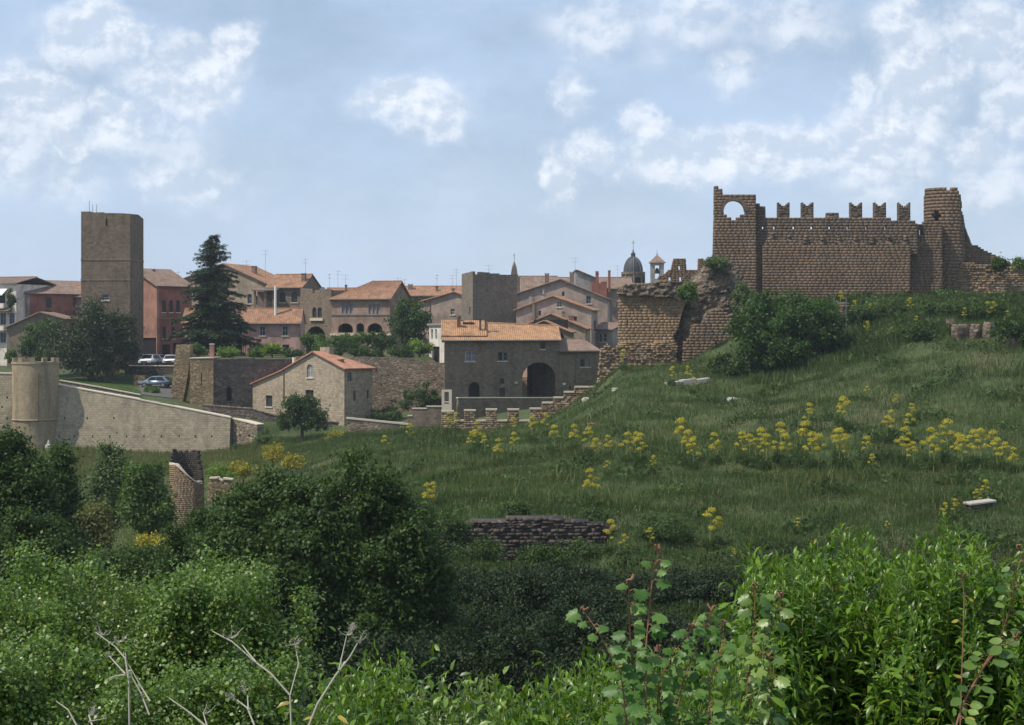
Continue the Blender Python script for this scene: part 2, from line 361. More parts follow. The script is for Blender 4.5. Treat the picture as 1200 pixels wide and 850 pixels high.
# ------------------------------------------------------------------ terrain
TAB = {
 -400: [(0,-1.9),(3,-2.0),(8,-3.2),(20,-6),(40,-11),(70,-15.5),(110,-17),(150,-16.3),(180,-14.8),(200.5,-13.6),(201.3,-5.4),(245,-5.5),(300,-4.6),(900,-12),(5000,-40)],
 0:   [(0,-1.9),(3,-2.0),(8,-3.2),(20,-6),(40,-11),(70,-15.5),(110,-17),(150,-16.3),(180,-14.5),(200.5,-13.3),(201.3,-5.3),(245,-5.5),(300,-4.6),(900,-12),(5000,-40)],
 70:  [(0,-1.9),(3,-2.0),(8,-3.2),(20,-6),(40,-11),(70,-15.5),(110,-17),(150,-16.0),(180,-14.3),(200.5,-13.4),(201.3,-6.25),(235,-6.3),(244,-5.8),(300,-4.6),(900,-12),(5000,-40)],
 160: [(0,-1.9),(3,-2.0),(8,-3.2),(20,-6),(40,-11),(70,-15),(110,-16.4),(150,-15.7),(180,-14.4),(200.5,-14),(201.3,-7.75),(225,-7.35),(237,-6.6),(240,-4.75),(300,-4.6),(900,-12),(5000,-40)],
 205: [(0,-1.9),(3,-2.0),(8,-3.2),(20,-6),(40,-11),(70,-14.5),(110,-15.8),(150,-15.3),(180,-14.4),(200.5,-14.1),(201.3,-8.6),(225,-7.6),(237,-6.6),(240,-4.75),(300,-4.6),(900,-12),(5000,-40)],
 222: [(0,-1.9),(3,-2.0),(8,-3.2),(20,-6),(40,-11),(70,-14.5),(110,-15.5),(150,-15),(180,-14.3),(200.5,-14.1),(201.3,-9.0),(214.5,-8.7),(216.2,-3.2),(300,-3.2),(900,-12),(5000,-40)],
 272: [(0,-1.9),(3,-2.0),(8,-3.2),(20,-6),(40,-11),(70,-14),(110,-14.8),(150,-14.2),(180,-13.8),(200.5,-13.8),(201.3,-9.9),(214.5,-9.4),(216.2,-3.2),(300,-3.0),(900,-12),(5000,-40)],
 310: [(0,-1.9),(3,-2.0),(8,-3.2),(20,-6),(40,-11),(70,-13.5),(110,-14.1),(150,-13.2),(180,-12.6),(200.5,-12.6),(201.3,-10.6),(214.5,-10.0),(216.2,-3.2),(300,-3.0),(900,-12),(5000,-40)],
 360: [(0,-1.9),(3,-2.0),(8,-3.2),(20,-6),(40,-11),(70,-13.2),(110,-13),(150,-12.2),(180,-11.9),(200.5,-12.2),(201.3,-10.9),(214.5,-10.2),(216.2,-3.2),(300,-3.0),(900,-12),(5000,-40)],
 430: [(0,-1.9),(3,-2.0),(8,-3.2),(20,-6),(40,-11),(70,-12.8),(89,-12.4),(110,-11.4),(130,-10.9),(150,-10.7),(180,-11.1),(200.5,-11.7),(201.3,-11.2),(214.5,-10.1),(216.2,-3.2),(300,-3.0),(900,-12),(5000,-40)],
 505: [(0,-1.9),(3,-2.0),(8,-3.2),(20,-6),(40,-11),(70,-12.4),(89.4,-11.9),(90.6,-10.3),(110,-10.0),(130,-9.75),(150,-9.8),(180,-10.5),(190,-10.9),(200.5,-10.9),(201.3,-10.6),(214.5,-9.8),(216.2,-3.2),(300,-3.0),(900,-12),(5000,-40)],
 560: [(0,-1.9),(3,-2.0),(8,-3.2),(20,-6),(40,-11),(70,-12.2),(89.4,-11.8),(90.6,-9.9),(110,-9.8),(130,-9.7),(150,-9.8),(180,-10.8),(190,-10.9),(206,-8.7),(235,-8.0),(237,-3.2),(300,-3.0),(900,-12),(5000,-40)],
 640: [(0,-1.9),(3,-2.0),(8,-3.2),(20,-6),(40,-11),(70,-12.2),(89.4,-11.8),(90.6,-9.85),(110,-9.6),(130,-9.2),(150,-8.9),(170,-9.2),(186,-9.8),(206,-8.6),(235,-8.0),(237,-3.2),(300,-3.0),(900,-12),(5000,-40)],
 700: [(0,-1.9),(3,-2.0),(8,-3.2),(20,-6),(40,-11),(70,-12.2),(89.4,-11.8),(90.6,-10.0),(110,-9.3),(130,-8.2),(150,-6.7),(165,-6.0),(172,-5.9),(180,-6.2),(192,-8.0),(206,-8.3),(235,-8.0),(237,-3.2),(300,-3.0),(900,-12),(5000,-40)],
 728: [(0,-1.9),(3,-2.0),(8,-3.2),(20,-6),(40,-11),(70,-12.2),(90,-10.2),(110,-9.2),(130,-7.8),(150,-5.4),(165,-4.0),(172,-3.4),(180,-3.3),(205,-3.3),(300,-3.0),(900,-12),(5000,-40)],
 800: [(0,-1.9),(3,-2.0),(8,-3.2),(20,-6),(40,-11),(70,-12.2),(90,-10.3),(110,-9.1),(125,-8.1),(140,-6.3),(155,-4.3),(165,-3.7),(176,-3.0),(185,.5),(240,.5),(300,-3.0),(900,-12),(5000,-40)],
 900: [(0,-1.9),(3,-2.0),(8,-3.2),(20,-6),(40,-11),(70,-12),(90,-10.0),(110,-8.9),(125,-7.8),(140,-5.9),(155,-4.5),(165,-2.3),(173,.5),(180,3.2),(240,3.4),(300,-3.0),(900,-12),(5000,-40)],
 1000:[(0,-1.9),(3,-2.0),(8,-3.2),(20,-6),(40,-11),(70,-12),(90,-9.8),(110,-8.7),(125,-6.9),(140,-4.3),(155,-1.5),(168,1.3),(178,3.3),(240,3.6),(300,-3.0),(900,-12),(5000,-40)],
 1100:[(0,-1.9),(3,-2.0),(8,-3.2),(20,-6),(40,-11),(70,-12),(90,-9.5),(110,-8.5),(125,-6.3),(140,-2.9),(150,-.5),(160,1.4),(177,3.4),(240,3.8),(300,-3.0),(900,-12),(5000,-40)],
 1200:[(0,-1.9),(3,-2.0),(8,-3.2),(20,-6),(40,-11),(70,-11.8),(90,-9.2),(110,-8.0),(125,-5.6),(140,-2.0),(150,.6),(160,2.3),(177,3.6),(240,3.8),(300,-3.0),(900,-12),(5000,-40)],
 1600:[(0,-1.9),(3,-2.0),(8,-3.2),(20,-6),(40,-11),(70,-11.5),(90,-9.0),(110,-7.5),(140,-1.0),(160,3.0),(240,4.0),(300,-3.0),(900,-12),(5000,-40)]}
TPX = np.array(sorted(TAB)); TC = [np.array(TAB[k], dtype=float) for k in TPX]
def lump(x, y):
    return (.22*np.sin(x*.43+1.3)*np.cos(y*.31+.4)+.14*np.sin(x*.91+y*.55)+.10*np.sin(y*1.1-x*.37+2)+.06*np.sin(x*1.9+.5)*np.sin(y*1.7))
def zfun(x, y):
    x = np.atleast_1d(np.asarray(x, float)); y = np.atleast_1d(np.asarray(y, float)); x, y = np.broadcast_arrays(x, y)
    px = np.clip(CX+F*x/np.maximum(y, 14.0), TPX[0], TPX[-1]-1e-3)
    H = np.stack([np.interp(y, c[:, 0], c[:, 1]) for c in TC])
    k = np.clip(np.searchsorted(TPX, px, side='right')-1, 0, len(TPX)-2)
    f = (px-TPX[k])/(TPX[k+1]-TPX[k]); i = np.arange(H.shape[1]) if H.ndim == 2 else None
    sh = x.shape; Hf = H.reshape(len(TPX), -1); kf = k.ravel(); ff = f.ravel(); i = np.arange(kf.size)
    z = Hf[kf, i]*(1-ff)+Hf[kf+1, i]*ff
    xf, yf = x.ravel(), y.ravel()
    amp = np.interp(yf, [0, 5, 30, 85, 92, 180, 192, 199, 300], [.0, .1, .6, 1, .8, 1.0, .3, .1, .05])
    return (z+lump(xf, yf)*amp).reshape(sh)
def zg(x, y): return float(zfun(x, y)[0])
def ground(px, py, d0=60, d1=240):
    """where the photo's line of sight through (px, py) meets the ground"""
    D = np.arange(d0, d1, .25); g = zfun((px-CX)/F*D, D)-(HY-py)/F*D
    k = np.argmax(g >= 0) if (g >= 0).any() else len(D)-1
    D = float(D[k]); return Vector((X(px, D), D, zg(X(px, D), D)))
rows = np.unique(np.concatenate([np.array([-60,-30,-12,-5,0]), np.arange(0, 60, 1.5), np.arange(60, 88, 1.0), np.linspace(88, 92, 14), np.arange(92, 199, 1.0),
        np.linspace(199, 202, 14), np.arange(203, 214, 1.5), np.linspace(214, 217, 8), np.arange(218, 300, 2.5), np.array([320,360,420,520,700,1000,1500])]))
vs = np.unique(np.concatenate([np.linspace(-.32, .32, 300), np.linspace(-1.6, 1.6, 60)]))
YY, VV = np.meshgrid(rows, vs, indexing='ij'); XX = VV*(np.maximum(YY, 0)+14+np.maximum(-YY, 0)); ZZ = zfun(XX, np.maximum(YY, 0))
nr, nc = YY.shape; idx = np.arange(nr*nc).reshape(nr, nc)
Fq = np.stack([idx[:-1, :-1], idx[:-1, 1:], idx[1:, 1:], idx[1:, :-1]], -1).reshape(-1, 4)
def f_ground(t, b, out):
    o = t.n('ShaderNodeTexCoord').outputs['Object']
    n1 = t.noise(o, .08, 6, .6); n2 = t.noise(o, .7, 6, .65); n3 = t.noise(o, 5, 5, .7)
    col = t.mix(t.smap(n2, .35, .65), (.042, .066, .022), (.075, .100, .036))
    col = t.mix(t.smap(n1, .5, .68, 0, .7), col, (.12, .11, .055))
    col = t.mix(t.smap(n3, .5, .8, 0, .7), col, (.045, .038, .024))
    link(t, col, b.inputs['Base Color']); bump(t, b, t.math('ADD', n2, n3), .8, .15)
M['ground'] = mat('meadow_soil', f_ground, .97)
tag(npmesh('hillside_ground', np.stack([XX, YY, ZZ], -1).reshape(-1, 3), Fq, M['ground'], smooth=True), kind='structure')

bm = bmesh.new()
for q in [((-2600, -70, -46), (2600, 1560, 34))]:
    vs_ = [bm.verts.new(v) for v in ((q[0][0],q[0][1],q[0][2]),(q[1][0],q[0][1],q[0][2]),(q[1][0],q[1][1],q[0][2]),(q[0][0],q[1][1],q[0][2]),(q[0][0],q[0][1],q[1][2]),(q[1][0],q[0][1],q[1][2]),(q[1][0],q[1][1],q[1][2]),(q[0][0],q[1][1],q[1][2]))]
    for f in ((0,3,2,1),(4,5,6,7),(0,1,5,4),(1,2,6,5),(2,3,7,6),(3,0,4,7)): bm.faces.new([vs_[i] for i in f])
hm = bpy.data.materials.new('thin_haze'); hm.use_nodes = True; ht_ = NT(hm.node_tree); ho = ht_.n('ShaderNodeOutputMaterial')
hv = ht_.n('ShaderNodeVolumePrincipled', i={'Color': (.80, .90, 1.0, 1), 'Density': HAZE, 'Anisotropy': 0.1}); ht_.t.links.new(hv.outputs[0], ho.inputs['Volume'])
if HAZE: tag(bobj('haze', bm, hm), kind='stuff')

# ------------------------------------------------------------------ building kit
CORR = .28
def slope(bm, e0, e1, r1, r0, th=.12, pitch=CORR, wave=.05):
    """tiled roof slope: e0-e1 along the eave, r0-r1 along the ridge; ribs run from eave to ridge"""
    e0, e1, r0, r1 = map(Vector, (e0, e1, r0, r1)); n = max(2, int(max((e1-e0).length, (r1-r0).length)/pitch)*2)
    nrm = (e1-e0).cross(r0-e0).normalized()
    if nrm.length == 0: nrm = (e1-e0).cross(r1-e0).normalized()
    if nrm.z < 0: nrm = -nrm
    tp, bt = [], []
    for k in range(n+1):
        f = k/n; off = nrm*(wave if k % 2 else 0); a = e0.lerp(e1, f); b = r0.lerp(r1, f)
        tp.append((bm.verts.new(a+off+nrm*th), bm.verts.new(b+off+nrm*th))); bt.append((bm.verts.new(a), bm.verts.new(b)))
    for k in range(n):
        bm.faces.new((tp[k][0], tp[k+1][0], tp[k+1][1], tp[k][1])); bm.faces.new((bt[k][0], bt[k][1], bt[k+1][1], bt[k+1][0]))
        bm.faces.new((tp[k][0], bt[k][0], bt[k+1][0], tp[k+1][0])); bm.faces.new((tp[k][1], tp[k+1][1], bt[k+1][1], bt[k][1]))
    for k in (0, n): bm.faces.new((tp[k][0], tp[k][1], bt[k][1], bt[k][0]))
class Bld:
    """building on an oriented rectangle: front face from A to B (photo column, distance), `depth` metres deep"""
    def __init__(s, name, label, cat, A, B, depth, base, top, wm, group=None, side=None):
        a = Vector((X(*A), A[1])); b = Vector((X(*B), B[1])); s.A = a; s.u = (b-a).normalized(); s.v = Vector((-s.u.y, s.u.x)); s.L = (b-a).length
        s.d = depth; s.zb = base; s.H = top-base if top is not None else None
        s.root = empty(name, (a.x, a.y, base), label, cat, group, math.atan2(s.u.y, s.u.x)); s.wm = wm; s.side = side or wm
        s.holes = {'front': [], 'left': [], 'right': [], 'back': []}
    def hit(s, face, px, py):
        """photo pixel -> (coordinate along the face, local height)"""
        r = Vector(((px-CX)/F, 1.0)); o, d = (s.A, s.u) if face == 'front' else ((s.A, s.v) if face == 'left' else (s.A+s.u*s.L, s.v))
        # A + a d = t r
        det = -d.x*r.y+d.y*r.x; a = (o.x*r.y-o.y*r.x)/det
        q = o+d*a; t = q.y; return a, (HY-py)/F*t-s.zb
    def fm(s, face):
        if face == 'front': return lambda a, z, t: (a, t, z)
        if face == 'back': return lambda a, z, t: (a, s.d-t, z)
        if face == 'left': return lambda a, z, t: (t, a, z)
        return lambda a, z, t: (s.L-t, a, z)
    def op(s, face, x0, x1, y0, y1, arch=False, flat_=1.0):
        a0, z1 = s.hit(face, x0, y0); a1, _ = s.hit(face, x1, y0); _, z0 = s.hit(face, x0, y1)
        a0, a1 = min(a0, a1), max(a0, a1); z0 = max(z0, .06); z1 = max(z1, z0+.3)
        s.holes[face].append(archpoly(a0, a1, z0, z1, 8, flat_) if arch else rect(a0, a1, z0, z1)); return a0, a1, z0, z1
    def win(s, face, x0, x1, y0, y1, arch=False, pane='glass', frame='frame_brown', sill=True, shutters=None, name='window', mull=1, bars=1):
        a0, a1, z0, z1 = s.op(face, x0, x1, y0, y1, arch); g = s.fm(face)
        bm = bmesh.new(); ow = archpoly(a0+.01, a1-.01, z0+.01, z1-.01) if arch else rect(a0+.01, a1-.01, z0+.01, z1-.01)
        t = min(.09, (a1-a0)*.15); 
        iw = archpoly(a0+t, a1-t, z0+t, z1-t) if arch else rect(a0+t, a1-t, z0+t, z1-t)
        prism(bm, ow, [iw], lambda a, z, q: g(a, z, .16+q), .07)
        for k in range(1, mull+1):
            c = a0+(a1-a0)*k/(mull+1); box2(bm, g, c-.03, c+.03, z0+t, z1-t-(0 if not arch else (a1-a0)*.1), .165, .215)
        for k in range(1, bars+1):
            c = z0+(z1-z0)*k/(bars+1); box2(bm, g, a0+t, a1-t, c-.025, c+.025, .168, .212)
        wo = bobj(name, bm, M[frame], s.root)
        bm = bmesh.new(); prism(bm, iw, [], lambda a, z, q: g(a, z, .19+q), .02); bobj('pane', bm, M[pane], wo)
        if sill:
            bm = bmesh.new(); box2(bm, g, a0-.12, a1+.12, z0-.14, z0-.004, -.1, .12); bobj('sill', bm, M['coping'], wo)
        if shutters:
            hw = (a1-a0)*.5
            for (q0, q1) in ((a0-hw-.03, a0-.03), (a1+.03, a1+hw+.03)):
                bm = bmesh.new(); box2(bm, g, q0, q1, z0, z1, -.06, -.005)
                for i in range(int((z1-z0)/.14)): box2(bm, g, q0+.05, q1-.05, z0+.06+i*.14, z0+.13+i*.14, -.085, -.061)
                bobj('shutter', bm, M[shutters], wo)
        return wo
    def door(s, face, x0, x1, y0, y1, arch=False, m='frame_brown', name='door', deep=.25):
        a0, a1, z0, z1 = s.op(face, x0, x1, y0, y1, arch); g = s.fm(face); bm = bmesh.new()
        prism(bm, archpoly(a0, a1, z0, z1) if arch else rect(a0, a1, z0, z1), [], lambda a, z, q: g(a, z, deep+q), .08)
        n = max(2, int((a1-a0)/.3))
        for k in range(n):
            c0 = a0+(a1-a0)*k/n; box2(bm, g, c0+.02, c0+(a1-a0)/n-.02, z0+.02, z1-.05-(.3*(a1-a0) if arch else 0), deep-.03, deep-.002)
        return bobj(name, bm, M[m], s.root)
    def walls(s, front, left=None, right=None, back=True, th=.45):
        """outline tops as lists of (a, z) from a=0 to a=L; None = straight at the height of the front's end"""
        def do(face, top, m, a0, a1):
            top = sorted([(min(max(a, a0), a1), z) for a, z in top]); out = [(a0, -2.5)]+[(a1, -2.5)]+top[::-1]
            res = []
            for q in out:
                if not res or (abs(q[0]-res[-1][0])+abs(q[1]-res[-1][1])) > 1e-4: res.append(q)
            bm = bmesh.new(); prism(bm, res, s.holes[face], s.fm(face), th); bobj('wall', bm, m, s.root)
        do('front', front, s.wm, 0, s.L)
        e = .004
        lt = left or [(th, front[0][1]), (s.d, front[0][1])]; rt = right or [(th, front[-1][1]), (s.d, front[-1][1])]
        do('left', lt, s.side, th+e, s.d); do('right', rt, s.side, th+e, s.d)
        if back:
            s.holes['back'] = []
            bm = bmesh.new(); box(bm, (th+e, s.d-th, -2.5), (s.L-th-e, s.d-.01, min(lt[-1][1], rt[-1][1])-.05)); bobj('wall', bm, s.side, s.root)
    def roof_y(s, prof, m, o=.35, oy=.4, name='roof', hip=0):
        """profile across the front (a, z), extruded front to back"""
        bm = bmesh.new(); p_ = [list(q) for q in prof]
        k0 = (p_[1][1]-p_[0][1])/(p_[1][0]-p_[0][0]); p_[0] = [p_[0][0]-o, p_[0][1]-o*k0]
        k1 = (p_[-1][1]-p_[-2][1])/(p_[-1][0]-p_[-2][0]); p_[-1] = [p_[-1][0]+o, p_[-1][1]+o*k1]
        zm = max(q[1] for q in p_); yb = lambda z: s.d+oy-(hip if z == zm else 0)
        for (a, za), (b, zb) in zip(p_, p_[1:]):
            if za <= zb: slope(bm, (a, -oy, za), (a, yb(za), za), (b, yb(zb), zb), (b, -oy, zb))
            else: slope(bm, (b, -oy, zb), (b, yb(zb), zb), (a, yb(za), za), (a, -oy, za))
        if hip:
            pk = [q for q in p_ if q[1] == zm][0]; slope(bm, (p_[-2][0] if p_[-2][1] < zm else p_[1][0], s.d+oy, min(p_[1][1], p_[-1][1])), (p_[-1][0], s.d+oy, p_[-1][1]), (pk[0]+.01, yb(zm), zm), (pk[0]-.01, yb(zm), zm))
        r = bobj(name, bm, M[m], s.root)
        return r
    def roof_x(s, ze, zr, yr, zb, m, o=.4, ox=.35, hipl=0, hipr=0, zr2=None, name='roof', ze2=None):
        zr2 = zr if zr2 is None else zr2; ze2 = ze if ze2 is None else ze2; k = (zr-ze)/yr; kb = (zr-zb)/max(s.d-yr, .1); bm = bmesh.new()
        E0, E1 = Vector((-ox, -o, ze-o*k)), Vector((s.L+ox, -o, ze2-o*k)); R0, R1 = Vector((-ox+hipl, yr, zr)), Vector((s.L+ox-hipr, yr, zr2))
        B0, B1 = Vector((-ox, s.d+o, zb-o*kb)), Vector((s.L+ox, s.d+o, zb-o*kb))
        slope(bm, E0, E1, R1, R0); slope(bm, B0, B1, R1, R0)
        if hipl: slope(bm, E0, B0, R0+Vector((0, .01, 0)), R0)
        if hipr: slope(bm, E1, B1, R1+Vector((0, .01, 0)), R1)
        r = bobj(name, bm, M[m], s.root)
        bm = bmesh.new(); tube(bm, [R0+Vector((0, 0, .13)), R1+Vector((0, 0, .13))], .13, 6); bobj('ridge_tiles', bm, M[m], r)
        bm = bmesh.new(); tube(bm, [E0+Vector((0, -.09, .02)), E1+Vector((0, -.09, .02))], .075, 6); bobj('gutter', bm, M['iron'], r)
        return r
    def shear(s, k):
        for o in s.root.children_recursive:
            if o.type == 'MESH':
                n = len(o.data.vertices); c = np.empty(n*3, dtype=np.float32); o.data.vertices.foreach_get('co', c); c = c.reshape(-1, 3); c[:, 0] += k*c[:, 1]; o.data.vertices.foreach_set('co', c.ravel()); o.data.update()
    def chimney(s, px, y0, y1, yd, wpx, m='oldstone', cap=True, name='chimney'):
        """chimney standing yd metres behind the front plane; its column, top and bottom rows as seen"""
        r = Vector(((px-CX)/F, 1.0)); o = s.A+s.v*yd; det = -s.u.x*r.y+s.u.y*r.x; a = (o.x*r.y-o.y*r.x)/det
        t = (o+s.u*a).y; z1 = (HY-y0)/F*t-s.zb; z0 = (HY-y1)/F*t-s.zb; wd = wpx/F*t/2
        bm = bmesh.new(); box(bm, (a-wd, yd-wd, z0-.8), (a+wd, yd+wd, z1-.25*min(1, wd*2))); c = bobj(name, bm, M[m], s.root)
        if cap:
            bm = bmesh.new(); h = .25*min(1, wd*2)
            for dx in (-1, 1): box(bm, (a+dx*wd-.08*(dx > 0)*1, yd-wd, z1-h+.002), (a+dx*wd+.08*(dx < 0)*1, yd+wd, z1-.08))
            box(bm, (a-wd-.07, yd-wd-.07, z1-.078), (a+wd+.07, yd+wd+.07, z1)); bobj('chimney_cap', bm, M['tile_brown'], c)
        return c
def box2(bm, g, a0, a1, z0, z1, t0, t1):
    A, B = Vector(g(a0, z0, t0)), Vector(g(a1, z1, t1)); box(bm, tuple(min(p, q) for p, q in zip(A, B)), tuple(max(p, q) for p, q in zip(A, B)))

# ------------------------------------------------------------------ walls laid of single blocks
def scan(poly, z):
    xs = []
    for i in range(len(poly)):
        (a, za), (b, zb) = poly[i], poly[(i+1) % len(poly)]
        if (za <= z < zb) or (zb <= z < za): xs.append(a+(z-za)/(zb-za)*(b-a))
    return sorted(xs)
CUBE_F = np.array([(0,3,2,1),(4,5,6,7),(0,1,5,4),(1,2,6,5),(2,3,7,6),(3,0,4,7)])
def blocks(outline, holes, th, bw=.7, bh=.4, jit=.04, rag=.0, gap=.014, seed=1, warp=None, corr=True, hj=0.0):
    """blocks and the mortar core behind them, for a wall in the local x-z plane with its face at y=0; returns (V, F) twice"""
    R = random.Random(seed); zs = [q[1] for q in outline]; z = min(zs); bl, co = [], []
    if jit < .03: gap = .007
    row = 0
    while z < max(zs):
        h = bh*(1+hj*R.uniform(-1, 1)); zm = z+h/2; xs = scan(outline, zm)
        iv = [[xs[i], xs[i+1]] for i in range(0, len(xs)-1, 2)]
        for hl in holes:
            hx = scan(hl, zm)
            for i in range(0, len(hx)-1, 2):
                nv = []
                for a, b in iv:
                    if hx[i+1] <= a or hx[i] >= b: nv.append([a, b]); continue
                    if hx[i] > a: nv.append([a, hx[i]])
                    if hx[i+1] < b: nv.append([hx[i+1], b])
                iv = nv
        for a, b in iv:
            if rag: a += R.uniform(0, rag) if R.random() < .5 else 0; b -= R.uniform(0, rag) if R.random() < .5 else 0
            if b-a < .08: continue
            co.append((a+.01, b-.01, z, z+h, .006 if jit < .03 else jit*.7, th-.03)); x = a; first = True
            while x < b-1e-3:
                wdt = bw*R.uniform(.6, 1.35); 
                if first and row % 2: wdt *= .55
                first = False
                if b-(x+wdt) < bw*.4: wdt = b-x
                j = R.uniform(-jit, -.001) if jit < .03 else R.uniform(-jit, jit)
                bl.append((x+gap/2, x+wdt-gap/2, z+gap/2, z+h-gap/2, j, th+R.uniform(-jit, jit))); x += wdt
        z += h; row += 1
    def pack(L):
        if not L: return np.zeros((0, 3)), np.zeros((0, 4), int)
        A = np.array(L); x0, x1, z0, z1, y0, y1 = A.T
        V = np.stack([np.stack(c, -1) for c in ((x0,y0,z0),(x1,y0,z0),(x1,y1,z0),(x0,y1,z0),(x0,y0,z1),(x1,y0,z1),(x1,y1,z1),(x0,y1,z1))], 1)
        Fx = CUBE_F[None]+8*np.arange(len(A))[:, None, None]; return V.reshape(-1, 3), Fx.reshape(-1, 4)
    (V1, F1), (V2, F2) = pack(bl), pack(co)
    if warp is not None: V1, V2 = warp(V1), warp(V2)
    if hj and len(V1): V1 = V1+np.random.default_rng(seed).uniform(-.035, .035, V1.shape)
    return V1, F1, V2, F2
def blockwall(name, px_outline, px_holes, D, th, m, core, parent=None, label=None, cat=None, origin=None, dy=0, **kw):
    """outline in photo columns/rows on the plane y = D; origin = local zero of the object (world)"""
    ox, oy, oz = origin if origin is not None else (X(px_outline[0][0], D), D, Z(max(q[1] for q in px_outline), D))
    cv = lambda L: [(X(a, D)-ox, Z(b, D)-oz) for a, b in L]
    V1, F1, V2, F2 = blocks(cv(px_outline), [cv(h) for h in px_holes], th, **kw)
    V = np.concatenate([V1, V2]); V[:, 1] += D-oy+dy; Fa = np.concatenate([F1, F2+len(V1)])
    mi = np.concatenate([np.zeros(len(F1)), np.ones(len(F2))])
    o = npmesh(name, V, Fa, [M[m], M[core]], parent, (0, 0, 0) if parent else (ox, oy, oz), midx=mi)
    return tag(o, label, cat)

# ------------------------------------------------------------------ leaves, crowns, stems
T_LEAF = (np.array([(0,0,0),(.5,-.3,.07),(1,0,-.04),(.5,.3,.07)]), np.array([(0,1,2,3)]))
T_LANCE = (np.array([(0,0,0),(.25,-.13,.045),(.62,-.125,.03),(1,0,-.14),(.62,.125,.03),(.25,.13,.045),(.28,0,0),(.64,0,-.02)]), np.array([(0,1,6,5),(6,1,2,7),(5,6,7,4),(7,2,3,4)]))
_a = [(-.02,-.05),(-.18,-.30),(.05,-.52),(.25,-.40),(.42,-.60),(.62,-.38),(.82,-.34),(.84,-.14),(1.05,0),(.84,.14),(.82,.34),(.62,.38),(.42,.60),(.25,.40),(.05,.52),(-.18,.30)]
T_LOBED = (np.array([(.35,0,0)]+[(x, y, -.75*(y*y)-.35*max(0, x-.4)**1.5+.04*math.sin(k*2.5)) for k, (x, y) in enumerate(_a)]),
           np.array([(0, 1+k, 1+(k+1) % 16) for k in range(16)]))
_o = [(0,0),(.12,-.20),(.38,-.33),(.68,-.28),(.88,-.13),(1,0),(.88,.13),(.68,.28),(.38,.33),(.12,.20)]
T_BROAD = (np.array([(.45,0,-.04)]+[(x, y, .05-.5*y*y-.15*max(0, x-.6)) for x, y in _o]), np.array([(0, 1+k, 1+(k+1) % 10) for k in range(10)]))
T_BLADE = (np.array([(-.03,0,0),(.03,0,0),(.012,.10,1.0),(-.012,.10,1.0)]), np.array([(0,1,2,3)]))
def frames(dirs, ups):
    d = dirs/np.maximum(np.linalg.norm(dirs, axis=1, keepdims=True), 1e-6); s = np.cross(ups, d); s /= np.maximum(np.linalg.norm(s, axis=1, keepdims=True), 1e-6)
    return d, s, np.cross(d, s)
def leaves(pos, dirs, ups, size, tmpl=T_LEAF):
    d, s, u = frames(dirs, ups); T, Fc = tmpl; size = np.asarray(size)[:, None, None]
    V = pos[:, None, :]+size*(T[None, :, 0:1]*d[:, None, :]+T[None, :, 1:2]*s[:, None, :]+T[None, :, 2:3]*u[:, None, :])
    Fa = Fc[None]+len(T)*np.arange(len(pos))[:, None, None]
    return V.reshape(-1, 3), Fa.reshape(-1, Fc.shape[1])
def rdir(r, n):
    v = r.normal(size=(n, 3)); return v/np.linalg.norm(v, axis=1, keepdims=True)
def tri_fix(V, Fa): return V, Fa
def crown_pts(r, lobes, n, clump=.5, per=26, shell=.55):
    """leaf positions: lobes (cx, cy, cz, rx, ry, rz) filled with clumps sitting mostly near their surface"""
    L = np.array(lobes); vol = (L[:, 3]*L[:, 4]*L[:, 5])**(2/3); k = max(1, n//per); pick = r.choice(len(L), k, p=vol/vol.sum())
    d = rdir(r, k); rad = 1-shell*r.random(k)**1.6; C = L[pick, :3]+d*L[pick, 3:]*rad[:, None]*(1+.10*r.normal(size=(k, 1)))
    cs = clump*(.5+r.random(k)); off = r.normal(size=(k*per, 3))*.45; pos = np.repeat(C, per, 0)+off*np.repeat(cs, per)[:, None]*np.array([1, 1, .75])
    out = np.repeat(d, per, 0)*.7+off*.8; return pos, out
def add_crown(name, parent, m, lobes, n, leaf, seed, clump=.5, per=26, tmpl=T_LEAF, shell=.55, droop=.2):
    r = np.random.default_rng(seed); pos, out = crown_pts(r, lobes, n, clump, per, shell); q = len(pos)
    dirs = r.normal(size=(q, 3)); dirs[:, 2] -= droop; ups = out*.9+np.array([0, 0, .75])+r.normal(size=(q, 3))*.42
    V, Fa = leaves(pos, dirs, ups, leaf*(.6+.8*r.random(q)), tmpl); return npmesh(name, V, Fa, m, parent)
def limbs(parent, h0, lobes, r0, seed, name='trunk', m='bark', nb=7):
    R = random.Random(seed); bm = bmesh.new(); L = sorted(lobes, key=lambda l: -l[3]*l[5])[:nb]
    zc = sum(l[2] for l in L)/len(L); top = Vector((sum(l[0] for l in L)/len(L), sum(l[1] for l in L)/len(L), zc))
    pts = [Vector((0, 0, -.5)), Vector((R.uniform(-.05, .05)*h0, 0, h0*.5)), Vector((top.x*.2, top.y*.2, h0)), top*.8+Vector((0, 0, zc*.2))]
    tube(bm, pts, [r0*1.3, r0, r0*.8, r0*.3], 8)
    for l in L:
        e = Vector(l[:3]); s0 = pts[2].lerp(pts[3], R.uniform(0, .5)); mid = s0.lerp(e, .5)+Vector((R.uniform(-.2, .2), R.uniform(-.2, .2), .1))*l[3]
        tube(bm, [s0, mid, e, e+Vector((R.uniform(-.4, .4)*l[3], R.uniform(-.4, .4)*l[4], .5*l[5]))], [r0*.45, r0*.3, r0*.16, r0*.05], 6)
    return bobj(name, bm, M[m], parent, smooth=True)
